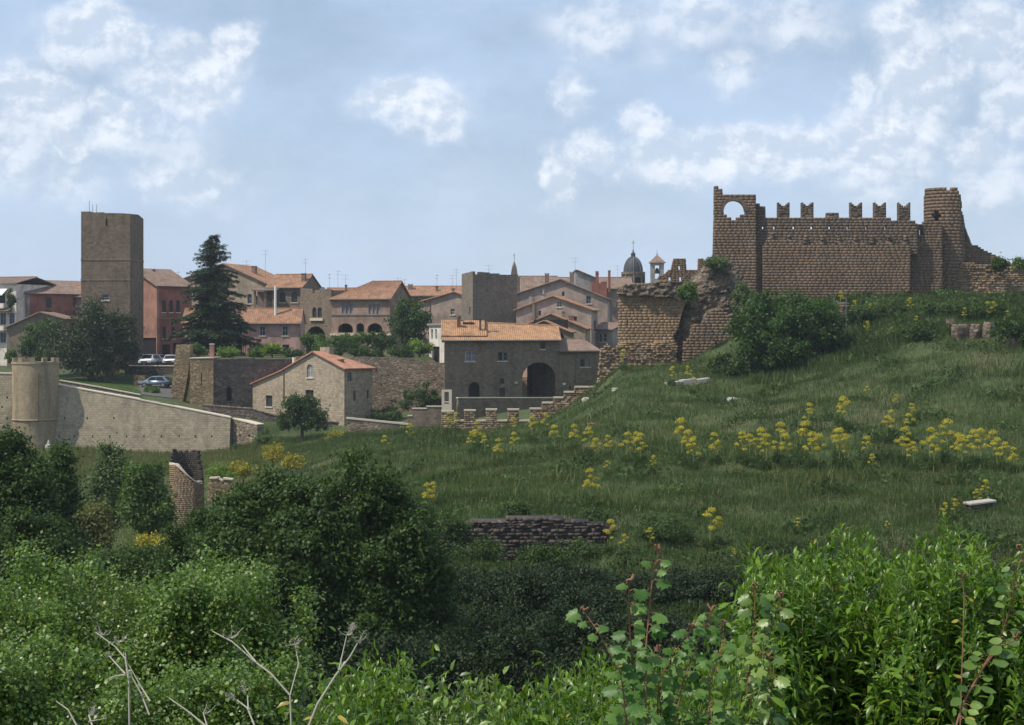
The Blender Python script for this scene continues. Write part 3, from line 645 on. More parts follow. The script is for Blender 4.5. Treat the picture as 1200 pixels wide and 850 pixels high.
def mklobes(R, w_, h, z0, n=9, dep=None):
    """a handful of uneven lobes filling an egg w_ wide and h high that starts z0 above the ground"""
    dep = dep or w_*.9; L = [(0, 0, z0+h*.5, w_*.34, dep*.34, h*.38)]
    for k in range(n):
        a = R.uniform(0, 6.283); f = R.uniform(-.75, .8); rr = math.sqrt(max(0, 1-f*f))*R.uniform(.55, .92); s_ = R.uniform(.11, .25)
        L.append((math.cos(a)*rr*w_*.5*.85, math.sin(a)*rr*dep*.5*.85, z0+h*.5+f*h*.36, w_*s_, dep*s_, h*s_*.8))
    for k in range(int(n*1.6)):
        a = R.uniform(0, 6.283); f = R.uniform(-.6, 1.0); rr = math.sqrt(max(0, 1-f*f*.9)); s_ = R.uniform(.06, .12)
        L.append((math.cos(a)*rr*w_*.5*R.uniform(.8, .98), math.sin(a)*rr*dep*.5*R.uniform(.8, .98), z0+h*.5+f*h*.46, w_*s_, w_*s_, min(h, w_)*s_*1.1))
    return L
def tree(name, label, px, ytop, ybase, wpx, D, m, leaf, n, seed, cat='tree', group=None, trunk=.18, nl=9, clump=.5, gap=.12, lobes=None, tr=None, per=60, tmpl=T_LEAF, zbase=None, shell=.55):
    R = random.Random(seed); x = X(px, D); zb = zbase if zbase is not None else Z(ybase, D); H = Z(ytop, D)-zb; W_ = wpx/F*D
    root = empty(name, (x, D, zb), label, cat, group)
    L = lobes or mklobes(R, W_, H*(1-gap), H*gap, nl)
    limbs(root, H*max(gap, .15), L, tr or W_*.03+.08, seed)
    add_crown('crown', root, M[m], L, n, leaf, seed, clump, per, tmpl, shell); return root
# ================================================================== THE TOWN
def prof(b, pts): return [b.hit('front', *q) for q in pts]
def under(p_, dz=-.02): return [(a, z+dz) for a, z in p_]
# --- big square tower on the left
b = Bld('square_tower', 'tall plain brown square stone tower rising behind the dark oak', 'tower', (95, 241.5), (152.5, 241.0), 6.6, -8.5, None, M['towerstone'])
tl, tr_ = b.hit('front', 95, 248), b.hit('front', 152.5, 250.6)
b.win('front', 119, 128, 345, 352, pane='glass', frame='frame_white', mull=0)
b.op('front', 124, 126, 256, 265)
b.walls([(0, tl[1]), (b.L*.2, tl[1]-.02), (b.L*.22, tl[1]-.14), (b.L*.45, tl[1]-.12), (b.L*.47, tl[1]-.22), (b.L*.8, tr_[1]+.08), (b.L, tr_[1])], [(.5, tl[1]), (6.6, tl[1]-.1)], [(.5, tr_[1]), (4, tr_[1]+.15), (6.6, tr_[1]-.3)], th=.8)
bm = bmesh.new(); box(bm, (.8, .8, tr_[1]-1.6), (b.L-.8, 6.0, tr_[1]-1.4)); bobj('flat_roof', bm, M['rubble'], b.root)
for py in (304.5, 328):
    bm = bmesh.new(); z = b.hit('front', 120, py)[1]; box(bm, (-.06, -.06, z-.1), (b.L+.06, -.003, z+.1)); box(bm, (b.L+.003, -.003, z-.1), (b.L+.06, 6.6, z+.1)); bobj('string_course', bm, M['oldstone'], b.root)
for px in (101.5, 105.5, 110):
    a, z = b.hit('front', px, 240); bm = bmesh.new(); tube(bm, [(a, 1.2, tl[1]-1.5), (a, 1.2, tl[1]+1.1+.5*(px == 101.5))], .035, 5); bobj('antenna', bm, M['iron'], b.root)
# --- far left: white apartment house with awning
b = Bld('apartment_house', 'white apartment house with awning and balcony at the left edge of the photo', 'house', (-60, 270), (19, 266), 10, -8, None, M['white'])
pr = prof(b, [(-60, 333), (19, 333)])
for args in ((0, 7, 367, 381), (11, 17, 367, 380), (-30, -20, 367, 381), (0, 7, 390, 402), (11, 17, 388, 400)): b.win('front', *args, frame='shutter_grey')
b.door('front', -8, 6, 345, 359, m='shutter')
b.walls(pr); b.roof_x(pr[0][1], pr[0][1]+1.0, 5, pr[0][1], 'tile_brown')
g = b.fm('front')
for (y0, z_) in ((356, 0), (382, 1)):
    a0, z1 = b.hit('front', -25, y0); a1, z0 = b.hit('front', 10, y0+5)
    bm = bmesh.new(); box2(bm, g, a0, a1, z0-.15, z0, -1.3, -.002); r = bobj('balcony', bm, M['grey'], b.root)
    bm = bmesh.new(); box2(bm, g, a0, a1, z0+.002, z1, -1.3, -1.2); box2(bm, g, a1-.1, a1, z0+.002, z1, -1.198, -.004); bobj('parapet', bm, M['white'], r)
a0, z1 = b.hit('front', -22, 338); a1, z0 = b.hit('front', 9.5, 345)
bm = bmesh.new(); v = [bm.verts.new(q) for q in ((a0, -.01, z1), (a1, -.01, z1), (a1, -1.5, z0), (a0, -1.5, z0), (a0, -1.5, z0-.2), (a1, -1.5, z0-.2))]
bm.faces.new(v[:4]); bm.faces.new((v[3], v[2], v[5], v[4])); w_ = [bm.verts.new(q.co+Vector((0, .02, -.05))) for q in v[:4]]; bm.faces.new(w_[::-1]); bobj('awning', bm, M['whitepaint'], b.root)
a0, z1 = b.hit('front', -22, 362); a1, z0 = b.hit('front', 15, 363.5); bm = bmesh.new(); slope(bm, (a0, -1.4, z0-.25), (a1, -1.4, z0-.25), (a1, -.01, z1), (a0, -.01, z1)); bobj('porch_roof', bm, M['tile_brown'], b.root)
# --- grey house with red flank
b = Bld('grey_gabled_house', 'grey gabled house with dark red flank beside the white apartment house', 'house', (2, 274), (32, 268), 14, -8, None, M['grey'], side=M['red'])
pr = prof(b, [(2, 331), (9, 328.5), (32, 344)])
for y0 in (349, 364): 
    for k in (3.2, 8.0):
        z = b.hit('front', 20, y0)[1]; b.holes['right'].append(rect(k, k+1.0, z-1.6, z))
b.walls(under(pr)); b.roof_y(pr, 'tile_brown')
for y0 in (349, 364):
    for k in (3.2, 8.0):
        z = b.hit('front', 20, y0)[1]; bm = bmesh.new(); box2(bm, b.fm('right'), k-.05, k+1.05, z-1.65, z+.05, .1, .16); bobj('shutter', bm, M['shutter'], b.root)
# --- red long house
b = Bld('long_red_house', 'long low dark red house with tiled roof left of the square tower', 'house', (43, 274), (112, 274), 9, -8, None, M['red'])
ze = b.hit('front', 60, 347.5)[1]; b.win('front', 46.5, 51.5, 352, 367, pane='shutter', frame='shutter'); b.win('front', 60, 63.5, 354, 366, frame='frame_white'); b.win('front', 92, 97, 352, 359, frame='frame_white')
b.walls([(0, ze), (b.L, ze)]); b.roof_x(ze, ze+1.75, 4.5, ze, 'tile')
bm = bmesh.new(); a = b.hit('front', 75, 350)[0]; tube(bm, [(a, -.08, ze), (a, -.08, -1)], .07, 6); bobj('drainpipe', bm, M['iron'], b.root)
# --- old stone shed
b = Bld('stone_shed', 'low brown stone shed with gabled roof and arches left of the oak', 'shed', (8, 256), (75, 256), 8, -7.5, None, M['oldstone'])
pr = prof(b, [(8, 384), (47, 366.5), (75, 374)])
b.op('front', 25, 31, 395, 405, True); b.op('front', 9.5, 20, 411, 426, True); b.win('front', 52, 57, 385, 392)
b.walls(under(pr)); b.roof_y(pr, 'tile_brown')
bm = bmesh.new(); box(bm, (.5, 1.5, -1), (b.L-.5, 1.6, 6)); bobj('dark_backing', bm, M['dark'], b.root)  # near-black sheet, paints the shade behind the shed arches
# --- red house right of the tower
b = Bld('red_palace', 'tall salmon and red house with shuttered windows between the square tower and the conifer', 'house', (148, 257), (184, 252), 6.4, -5.2, None, M['salmon'], side=M['red'])
pr = prof(b, [(148, 319), (157, 315.5), (184, 335)])
b.win('front', 162, 168, 354, 364, pane='shutter', frame='shutter', sill=False); b.door('front', 167, 183, 396, 424, m='dark')
for x0, y0, y1 in ((190, 352, 366), (198.5, 352, 366), (206.5, 352, 366), (190.5, 383, 397), (201, 383, 397)): b.win('right', x0, x0+4, y0, y1, pane='shutter', frame='shutter', bars=0)
b.door('right', 190, 199, 404, 424, m='dark'); b.door('right', 203, 209, 402, 424, m='dark')
b.walls(under(pr)); b.roof_y(pr, 'tile_brown')
bm = bmesh.new(); z = b.hit('right', 198, 374)[1]; box(bm, (b.L+.003, 0, z), (b.L+.09, 6.4, z+.2)); bobj('string_course', bm, M['salmon'], b.root)
b.chimney(180, 316, 324, 3, 2.5)
# --- ochre gabled palace behind the conifer
b = Bld('ochre_palace', 'large ochre grey gabled house partly hidden by the tall conifer', 'house', (211, 276), (314, 272), 12, -3.5, None, M['ochre'])
pr = prof(b, [(211, 329), (262, 309.5), (314, 333.5)])
for x0, y0 in ((216, 338), (226, 338), (290, 345), (216, 365), (226, 365), (216, 392), (299, 347)): b.win('front', x0, x0+5, y0, y0+11, frame='shutter_grey')
b.walls(under(pr)); b.roof_y(pr, 'tile'); b.chimney(298, 312, 322, 4, 5)
# --- arched window house
b = Bld('arched_window_house', 'brown stone house with two arched windows under a terracotta roof', 'house', (313, 260.5), (354.5, 259), 7.5, -3.5, None, M['oldstone'])
ze = b.hit('front', 314, 336.5)[1]; zr = (HY-323)/F*264+3.5
b.win('front', 327.5, 334.5, 342, 354.5, True, frame='shutter'); b.win('front', 341.5, 348.5, 342, 354.5, True, frame='shutter')
b.walls([(0, ze), (b.L, ze)], right=[(.45, ze+.15), (3.7, zr-.05), (7.5, ze)], left=[(.45, ze+.15), (3.7, zr-.05), (7.5, ze)]); b.roof_x(ze, zr, 3.75, ze, 'tile', ox=.2); b.chimney(356, 320.5, 330, 1.6, 4.5)
# --- roof loggia
b = Bld('roof_loggia', 'dark roofed terrace on posts above the pink house', 'loggia', (297, 257), (322, 257), 4, -1, None, M['oldstone'])
z0, z1 = b.hit('front', 300, 361)[1], b.hit('front', 300, 341)[1]
bm = bmesh.new(); box(bm, (0, 0, 0), (b.L, 4, z0)); bobj('base_wall', bm, M['oldstone'], b.root)
for a in (.05, b.L*.5, b.L-.35):
    bm = bmesh.new(); box(bm, (a, .05, z0+.002), (a+.3, .35, z1)); bobj('post', bm, M['oldstone'], b.root)
bm = bmesh.new(); box(bm, (.05, 3.5, z0+.002), (b.L-.05, 3.9, z1)); bobj('rear_wall', bm, M['pink_brown'], b.root)
bm = bmesh.new(); slope(bm, (-.3, -.3, z1+.003), (b.L+.3, -.3, z1+.003), (b.L+.3, 4.2, z1+.4), (-.3, 4.2, z1+.4)); bobj('roof', bm, M['tile_brown'], b.root)
bm = bmesh.new(); [box(bm, (.35+k*.16, .1, z0+.002), (.38+k*.16, .14, z0+.9)) for k in range(int((b.L-.6)/.16))]; box(bm, (.3, .09, z0+.9), (b.L-.3, .15, z0+.95)); bobj('railing', bm, M['iron'], b.root)
# --- pink house
b = Bld('pink_house', 'pink plastered house with two dark shuttered windows beside the conifer', 'house', (214, 240), (352, 240), 5, -3.4, None, M['pink'])
ze = b.hit('front', 300, 377.5)[1]; zr = (HY-363)/F*242.5+3.4
for x0 in (247, 277, 304, 330.5): b.win('front', x0, x0+7, 382, 393.5, pane='shutter', frame='frame_white')
b.win('front', 301.5, 309, 404, 414, frame='frame_white'); b.door('front', 331, 339, 404, 417, m='shutter'); b.door('front', 276, 284, 404, 417, m='shutter')
b.walls([(0, ze), (b.L, ze)], right=[(.45, ze+.1), (2.5, zr-.05), (5, ze)], left=[(.45, ze+.1), (2.5, zr-.05), (5, ze)]); b.roof_x(ze, zr, 2.5, ze, 'tile', ox=.15)
bm = bmesh.new(); tube(bm, [(b.hit('front', 321.3, 340)[0], 1.2, ze), (b.hit('front', 321.3, 340)[0], 1.2, (HY-335.5)/F*242+3.4)], .17, 8); bobj('flue_pipe', bm, M['whitepaint'], b.root)
a0 = b.hit('front', 288, 395)[0]; a1 = b.hit('front', 309, 395)[0]; zp = b.hit('front', 298, 396)[1]; zq = b.hit('front', 298, 405)[1]
po = empty('garden_porch', b.root.matrix_basis @ Vector((a0, -2.2, 0)), 'small gabled porch of thin posts against the pink house', 'porch', rz=b.root.rotation_euler.z)
for (qx, qy) in ((0, 0), (a1-a0, 0), (0, 1.9), (a1-a0, 1.9)):
    bm = bmesh.new(); box(bm, (qx-.05, qy-.05, -.5), (qx+.05, qy+.05, zq)); bobj('post', bm, M['iron'], po)
bm = bmesh.new(); c = (a1-a0)/2; slope(bm, (-.2, -.1, zq), (-.2, 2, zq), (c, 2, zp), (c, -.1, zp)); slope(bm, (c*2+.2, -.1, zq), (c*2+.2, 2, zq), (c, 2, zp), (c, -.1, zp)); bobj('roof', bm, M['tile_brown'], po)
# --- bifora tower house
b = Bld('twin_window_house', 'brown stone tower house with a twin arched window and a dark archway', 'house', (352, 258), (388, 255.5), 8, -3.4, None, M['oldstone'])
pr = prof(b, [(352, 338), (366, 338.5), (366.2, 343), (369, 343), (369.2, 340), (375, 340), (375.2, 343), (378, 343), (378.2, 339.5), (388, 340)])
w_ = b.win('front', 366, 371, 360.5, 372, True, frame='frame_brown', sill=False, mull=0); b.win('front', 372.2, 377.2, 360.5, 372, True, frame='frame_brown', sill=False, mull=0)
a0, z0 = b.hit('front', 364, 373); a1, z1 = b.hit('front', 379, 376); bm = bmesh.new(); box2(bm, b.fm('front'), a0, a1, z1, z0, -.25, -.003); bobj('window_ledge', bm, M['coping'], b.root)
b.op('front', 358.5, 381.5, 382.5, 420, True); b.walls(pr)
bm = bmesh.new(); box(bm, (.5, 2.5, -1), (b.L-.5, 2.6, 6)); bobj('dark_backing', bm, M['dark'], b.root)  # added dark sheet: shade inside the archway as colour
bm = bmesh.new(); lathe(bm, [(.01, 0), (.25, .03), (.45, .12), (.47, .15)], 16); r_ = bobj('satellite_dish', bm, M['whitepaint'], None); r_.location = b.root.matrix_basis @ Vector((b.hit('front', 376.5, 340)[0], .3, b.hit('front', 376, 338.5)[1]-0.1)); r_.rotation_euler = (math.radians(115), 0, .3); tag(r_, 'white satellite dish on the tower house parapet', 'satellite dish')
bm = bmesh.new(); tube(bm, [(0, 0, 0), (0, 0, -.5)], .04, 5); bobj('dish_arm', bm, M['iron'], r_)
# --- pinkish palace with arcade
b = Bld('arcaded_palace', 'pinkish brown palace with three low arches and a hipped tiled roof', 'house', (388.3, 255.3), (457, 252.6), 8.5, -3.4, None, M['pink_brown'])
ze = b.hit('front', 420, 349.5)[1]; zr = (HY-331)/F*258+3.4
for x0 in (400.5, 405.2, 409.9): b.win('front', x0, x0+3.6, 356, 367.5, frame='shutter_grey', pane='shutter_grey', sill=False, mull=0)
for x0 in (432, 436.7, 441.4): b.win('front', x0, x0+3.6, 357, 368, frame='shutter_grey', pane='shutter_grey', sill=False, mull=0)
for (x0, x1) in ((396, 413.5), (417.5, 426.5), (430.5, 448)): b.op('front', x0, x1, 379, 390, True, .7)
b.walls([(0, ze), (b.L, ze)], right=[(.45, ze+.3), (4.2, zr-.05), (8.5, ze)]); b.roof_x(ze, zr, 4.25, ze, 'tile', hipl=5.2)
z = b.hit('front', 420, 370)[1]; bm = bmesh.new(); box(bm, (-.02, -.1, z), (b.L+.1, -.003, z+.14)); bobj('string_course', bm, M['iron'], b.root)
z = b.hit('front', 420, 391)[1]; bm = bmesh.new(); box(bm, (-.02, -.5, z-.3), (b.L+.3, -.003, z)); bobj('terrace_ledge', bm, M['coping'], b.root)
bm = bmesh.new(); box(bm, (.5, 3, -1), (b.L-.5, 3.1, 7)); bobj('dark_backing', bm, M['dark'], b.root)  # dark sheet in place of the shade behind the arcade
b = Bld('low_tiled_house', 'low house with a flat tiled roof behind the twin window tower house', 'house', (382, 272), (440, 272), 9, -3, None, M['ochre'])
ze = b.hit('front', 400, 349)[1]; b.walls([(0, ze), (b.L, ze)]); b.roof_x(ze, ze+1.5, 4.5, ze, 'tile'); b.chimney(405.5, 334, 341, 3, 2.6)
# --- beyond: stone house with orange roof
b = Bld('orange_roofed_house', 'reddish house with parapet and orange roof behind the round dark tree', 'house', (474, 288), (545, 288), 9, -3, None, M['salmon'])
ze = b.hit('front', 500, 346.5)[1]; b.win('front', 480, 484, 352, 360); b.win('front', 520, 524, 352, 360)
b.walls([(0, ze), (b.L, ze)]); b.roof_x(ze, ze+1.55, 4.5, ze, 'tile'); b.chimney(481, 333, 343, 3, 5); b.chimney(512, 336, 345, 2, 3)
bm = bmesh.new(); a0 = b.hit('front', 477, 340)[0]; box(bm, (a0, 4.6, ze), (a0+1.7, 5.2, ze+1.75)); box(bm, (a0+1.702, 4.7, ze+.5), (b.L-.3, 5.1, ze+1.8)); bobj('parapet_wall', bm, M['oldstone'], b.root)
b = Bld('lilac_gabled_house', 'pale lilac pink gabled house left of the grey square tower', 'house', (483, 264), (542, 262), 9, -3.2, None, M['pink_grey'])
pr = prof(b, [(483, 357), (533, 342.5), (542, 346)]); b.win('front', 528, 533, 362, 369, frame='frame_white'); b.win('front', 500, 505, 372, 380, frame='frame_white')
b.walls(under(pr)); b.roof_y(pr, 'tile_red'); b.chimney(531, 338, 343, 5, 3)
a = b.hit('front', 504, 360)[0]; bm = bmesh.new(); tube(bm, [(a, -.07, b.hit('front', 504, 353)[1]), (a, -.07, 0)], .06, 6); bobj('drainpipe', bm, M['salmon'], b.root)
# --- centre square tower
b = Bld('grey_square_tower', 'broad grey stone tower with ragged top in the middle of the town', 'tower', (554, 247.5), (606, 250.9), 5.6, -4, None, M['towerstone2'])
t0 = b.hit('front', 554, 318)[1]; R = random.Random(5)
top = [(0, t0)]; a = 0
while a < b.L-.9:
    n_ = a+R.uniform(.5, 1.1); h = t0-(0.5 if a < .6 or a > b.L*.9 else .15)+R.uniform(-.12, .12)-.3*(a/b.L); top += [(a+.001, h), (n_, h)]; a = n_
top.append((b.L, top[-1][1]))
b.op('left', 548, 549.6, 360, 369)
b.walls(top, left=[(.45, t0), (2, t0-.1), (4, t0-.15), (5.6, t0-.25)], th=.6)
bm = bmesh.new(); box(bm, (.7, .7, t0-2), (b.L-.7, 5, t0-1.8)); bobj('flat_roof', bm, M['rubble'], b.root); b.shear(.17)
b = Bld('bell_gable', 'small pointed stone belfry with an iron cross behind the grey square tower', 'belfry', (598, 262), (609, 262), 1.4, -3, None, M['towerstone2'])
pr = prof(b, [(598, 325), (600.5, 313), (603, 311), (608, 325)]); b.walls(under(pr, 0), th=.3)
bm = bmesh.new(); c = b.L*.42; z0 = pr[2][1]-.4; lathe(bm, [(.5, z0-.8), (.36, z0+.1), (.1, z0+.9), (.04, z0+1.0)], 8, cx=c, cy=.7); bobj('spire', bm, M['towerstone2'], b.root)
bm = bmesh.new(); tube(bm, [(c, .7, z0+.8), (c, .7, z0+2.3)], .04, 5); tube(bm, [(c-.2, .7, z0+1.9), (c+.2, .7, z0+1.9)], .03, 5); bobj('cross', bm, M['iron'], b.root)
# --- gabled houses right of the tower
b = Bld('large_pink_gabled_house', 'largest pale pink gabled house behind the stacked gables', 'house', (603, 261), (712, 259.5), 11, -3, None, M['pink_grey'])
pr = prof(b, [(603, 345.5), (657, 328), (712, 350.5)]); b.win('front', 687, 692.5, 347, 356, frame='shutter_grey'); b.win('front', 658.5, 661.5, 342, 347, frame='frame_brown', sill=False)
for x0, y0, y1 in ((714.5, 354, 359), (719, 354, 359)): b.win('right', x0, x0+2.6, y0, y1, sill=False, mull=0)
for x0, y0, y1 in ((715, 376, 385), (719.5, 376, 385)): b.win('right', x0, x0+2.6, y0, y1, sill=False, mull=0)
b.walls(under(pr)); b.roof_y(pr, 'tile_brown'); b.chimney(670, 319, 331, 2.5, 4.6); b.chimney(641, 320.5, 333, 6, 4.5, 'tile_brown')
b = Bld('long_tiled_roof_house', 'house with broad plain tiled roof just right of the grey tower', 'house', (598, 282), (652, 282), 9, -3, None, M['salmon'])
ze = b.hit('front', 620, 342)[1]; b.walls([(0, ze), (b.L, ze)]); b.roof_x(ze, ze+2.55, 4.5, ze, 'tile_brown')
b = Bld('rear_grey_gabled_house', 'narrow grey house with single pitch roof behind the large pink gable', 'house', (674.5, 290), (700, 290), 9, -3, None, M['grey'])
pr = prof(b, [(674.5, 317.5), (675.5, 317), (700, 327)]); b.walls(under(pr)); b.roof_y(pr, 'tile_brown', o=.1)
b = Bld('rear_brown_house', 'long low brown house in front of the church dome', 'house', (640, 302), (740, 302), 9, -3, None, M['pink_brown'])
ze = b.hit('front', 700, 338)[1]; b.walls([(0, ze), (b.L, ze)]); b.roof_x(ze, ze+1.9, 4.5, ze, 'tile_brown'); b.chimney(699.5, 318, 330, -1.5, 3.4); b.chimney(714, 317, 337, -2.5, 2.8, 'red')
b = Bld('red_roof_room', 'small dark red rooftop room with chimney behind the large pink gable', 'rooftop room', (693, 276), (711, 276), 3, 3, None, M['red'])
z = b.hit('front', 700, 331)[1]; b.walls([(0, z), (b.L*.45, z), (b.L*.46, z-.8), (b.L*.62, z-.8), (b.L*.63, z+.1), (b.L, z+.1)]); b.chimney(700, 320, 333, 1, 3.2, 'red')
b = Bld('middle_gabled_house', 'grey pink gabled house with outer flue, middle of the stacked gables', 'house', (605, 246.5), (693, 244.5), 7, -3.2, None, M['pink_grey'])
pr = prof(b, [(605, 363.5), (648, 347.5), (693, 363.5)]); b.win('front', 652.5, 658.5, 353, 360, frame='frame_white'); b.win('front', 631, 634, 364, 370, sill=False); b.win('front', 672, 676, 371, 377, sill=False)
b.win('right', 696, 698, 376, 389, mull=0); b.walls(under(pr)); b.roof_y(pr, 'tile')
g = b.fm('front'); a0, z1 = b.hit('front', 624, 349); a1, z0 = b.hit('front', 627, 378); bm = bmesh.new(); box2(bm, g, a0, a1, z0-2, z1, -.35, -.004); bobj('flue', bm, M['oldstone'], b.root)
b.chimney(622.5, 346, 355, .6, 4.5, 'grey'); b.chimney(636, 345, 352, 1, 5, 'grey'); b.chimney(636.8, 338, 345.5, 1, 1.8, 'grey')
b = Bld('low_gabled_house', 'low stone gabled house in front of the middle pink gable', 'house', (611, 239), (686, 237.5), 5.5, -3.2, None, M['ochre'])
pr = prof(b, [(611, 383), (646, 368.5), (686, 385)]); b.walls(under(pr)); b.roof_y(pr, 'tile'); b.chimney(669, 370, 381, 2, 4.5, 'red'); b.chimney(660, 365, 373, 3, 3.5, 'oldstone')
b = Bld('lowest_gabled_house', 'lowest small gabled house with a dark archway right behind the gatehouse roof', 'house', (618, 232), (667, 231), 4.5, -3.2, None, M['oldstone'])
pr = prof(b, [(618, 385), (638, 376.5), (667, 389)]); b.op('front', 651, 661, 390.5, 404, True); b.walls(under(pr)); b.roof_y(pr, 'tile')
bm = bmesh.new(); box(bm, (.5, 2.5, -1), (b.L-.5, 2.6, 5)); bobj('dark_backing', bm, M['dark'], b.root)  # shade in the archway painted as a dark sheet
b = Bld('little_grey_house', 'small grey white house squeezed between the gatehouse annex and the ruined wall', 'house', (694, 250), (718, 248), 6, -3.4, None, M['grey'])
z = b.hit('front', 705, 386)[1]; b.win('front', 702, 705, 391, 401, frame='frame_white', mull=0); b.win('front', 707, 710.5, 391, 401, frame='frame_white', mull=0); b.walls([(0, z), (b.L, z)]); b.roof_x(z, z+.8, 3, z, 'tile_brown')
# --- church dome and bell turret
ch = empty('domed_church', (X(742, 345), 345, -2), 'distant domed church with lantern seen above the ruined wall', 'church')
def zc(py, D=345): return Z(py, D)+2
bm = bmesh.new(); r1 = 12.2/F*345; z0, z1 = zc(340), zc(319)
lathe(bm, [(r1, -1), (r1, z1-.5), (r1+.3, z1-.45), (r1+.35, z1), (r1-.1, z1+.02)], 16); bobj('drum', bm, M['oldstone'], ch)
for k in range(8):
    a = math.pi*2*(k+.5)/8; bm = bmesh.new(); prism(bm, archpoly(-.55, .55, z1-3.0, z1-1.0), [], lambda q, z, t: (q, -(r1-.18+.25)+t, z), .2)
    o_ = bobj('window', bm, M['dark'], ch); o_.rotation_euler.z = a
for k in range(8):
    a = math.pi*2*k/8; bm = bmesh.new(); tube(bm, [((r1+.1)*math.cos(a), (r1+.1)*math.sin(a), z1-4), ((r1+.1)*math.cos(a), (r1+.1)*math.sin(a), z1-.5)], .22, 6); bobj('pilaster', bm, M['oldstone'], ch)
bm = bmesh.new(); r2 = 10.8/F*345; hd = zc(301)-z1; lathe(bm, [(r2*math.cos(t), z1+hd*math.sin(t)) for t in [math.pi/2*.92*k/10 for k in range(11)]], 24); dm = bobj('dome', bm, M['lead'], ch, smooth=True)
for k in range(8):
    a = math.pi*2*k/8; bm = bmesh.new(); tube(bm, [((r2+.05)*math.cos(t)*math.cos(a), (r2+.05)*math.cos(t)*math.sin(a), z1+(hd+.05)*math.sin(t)) for t in [math.pi/2*.92*k2/8 for k2 in range(9)]], .09, 5); bobj('rib', bm, M['iron'], dm)
bm = bmesh.new(); zt = z1+hd; lathe(bm, [(.45, zt-.15), (.45, zt+.5), (.55, zt+.55), (.3, zt+.8), (.08, zt+1.2), (.17, zt+1.35), (.02, zt+1.5)], 10); bobj('lantern', bm, M['lead'], ch)
bm = bmesh.new(); tube(bm, [(0, 0, zt+1.4), (0, 0, zt+3.4)], .05, 5); tube(bm, [(-.35, 0, zt+2.8), (.35, 0, zt+2.8)], .05, 5); bobj('cross', bm, M['iron'], ch)
bt = empty('bell_turret', (X(770, 340), 340, -2), 'square open bell turret with pyramid tile roof beside the dome', 'bell turret')
zc2 = lambda py: Z(py, 340)+2; hw = 7.4/F*340
bm = bmesh.new(); box(bm, (-hw, -hw, -1), (hw, hw, zc2(327))); bobj('base', bm, M['grey'], bt)
for sx in (-1, 1):
    for sy in (-1, 1):
        bm = bmesh.new(); box(bm, (min(sx*hw, sx*(hw-.75)), min(sy*hw, sy*(hw-.75)), zc2(327)+.002), (max(sx*hw, sx*(hw-.75)), max(sy*hw, sy*(hw-.75)), zc2(311))); bobj('corner_pier', bm, M['grey'], bt)
bm = bmesh.new(); box(bm, (-hw-.02, -hw-.02, zc2(311)+.002), (hw+.02, hw+.02, zc2(308.5))); bobj('cornice', bm, M['grey'], bt)
bm = bmesh.new(); lathe(bm, [(hw*1.85, zc2(308.5)+.003), (hw*1.75, zc2(307.8)), (.12, zc2(299)), (.2, zc2(298)), (.02, zc2(297))], 4, math.pi/4, math.pi/4+2*math.pi); bobj('pyramid_roof', bm, M['tile_brown'], bt)
bm = bmesh.new(); tube(bm, [(0, 0, zc2(298)), (0, 0, zc2(293))], .04, 5); bobj('finial', bm, M['iron'], bt)
bm = bmesh.new(); lathe(bm, [(.02, zc2(314)), (.3, zc2(315)), (.42, zc2(318)), (.6, zc2(320.5)), (.55, zc2(320.8))], 12); bobj('bell', bm, M['lead'], bt)
# --- white house and gatehouse
b = Bld('white_side_house', 'narrow sunlit white house with three tall windows left of the gatehouse', 'house', (503, 226), (521, 216), 8, -4.0, None, M['white'])
z = b.hit('front', 510, 381.5)[1]
for x0 in (505, 509.5, 516.3): b.win('front', x0, x0+2.6, 386, 398, mull=0, frame='frame_white', sill=False)
b.door('front', 506, 515, 406, 425, m='dark'); b.walls([(0, z), (b.L, z)]); bm = bmesh.new(); box(bm, (-.25, -.25, z+.002), (b.L, 8, z+.25)); bobj('flat_roof', bm, M['grey'], b.root)
b = Bld('gatehouse', 'big shaded stone gatehouse with a wide arch and bright orange roof', 'gatehouse', (521, 205), (655, 212.8), 8.5, -11, None, M['gatestone'])
GH = b
ze = b.hit('front', 521, 398)[1]; ze2 = b.hit('front', 655, 397.6)[1]
b.win('front', 545, 550.5, 411, 423.5, frame='frame_white', pane='shutter_grey', mull=0); b.win('front', 551.6, 557, 411, 423.5, frame='frame_white', pane='shutter_grey', mull=0)
b.win('front', 583.5, 588.5, 413, 423, frame='frame_brown', mull=0, pane='glass'); b.win('front', 589.5, 594.5, 413, 423, frame='shutter_grey', pane='glass', mull=0)
b.win('front', 633, 639, 402, 409, frame='frame_brown'); b.win('front', 585.5, 591, 443, 450, True, sill=False, frame='frame_brown')
b.door('front', 549, 562, 448, 466, True, 'dark', deep=.4); b.door('front', 585, 592, 454.5, 466, m='frame_brown')
arch = b.op('front', 612, 651, 425, 482, True, .8)
b.walls([(0, ze), (b.L, ze2)], back=False)
back = b.op('back', 0, 1, 0, 1) if False else None
bm = bmesh.new(); prism(bm, [(.46, -2.5), (b.L-.46, -2.5), (b.L-.46, ze-.1), (.46, ze-.1)], [archpoly(arch[0], arch[1], .3, arch[3], 8, .8)], lambda a, z, t: (a, 8.0+t, z), .45); bobj('wall', bm, M['gatestone'], b.root)
bm = bmesh.new(); pts = archpoly(arch[0]-.01, arch[1]+.01, -2.5, arch[3]+.01, 10, .8); bev = pts[1:]+[pts[0]]
fr = [(bm.verts.new((a, .46, z)), bm.verts.new((a, 7.99, z))) for a, z in bev]
for p0, p1 in zip(fr, fr[1:]): bm.faces.new((p0[0], p0[1], p1[1], p1[0]))
bobj('arch_vault', bm, M['gatestone'], b.root)
b.roof_x(ze, ze+2.1, 4.2, ze-.2, 'tile_bright', zr2=ze+1.55, ze2=ze2, ox=.35)
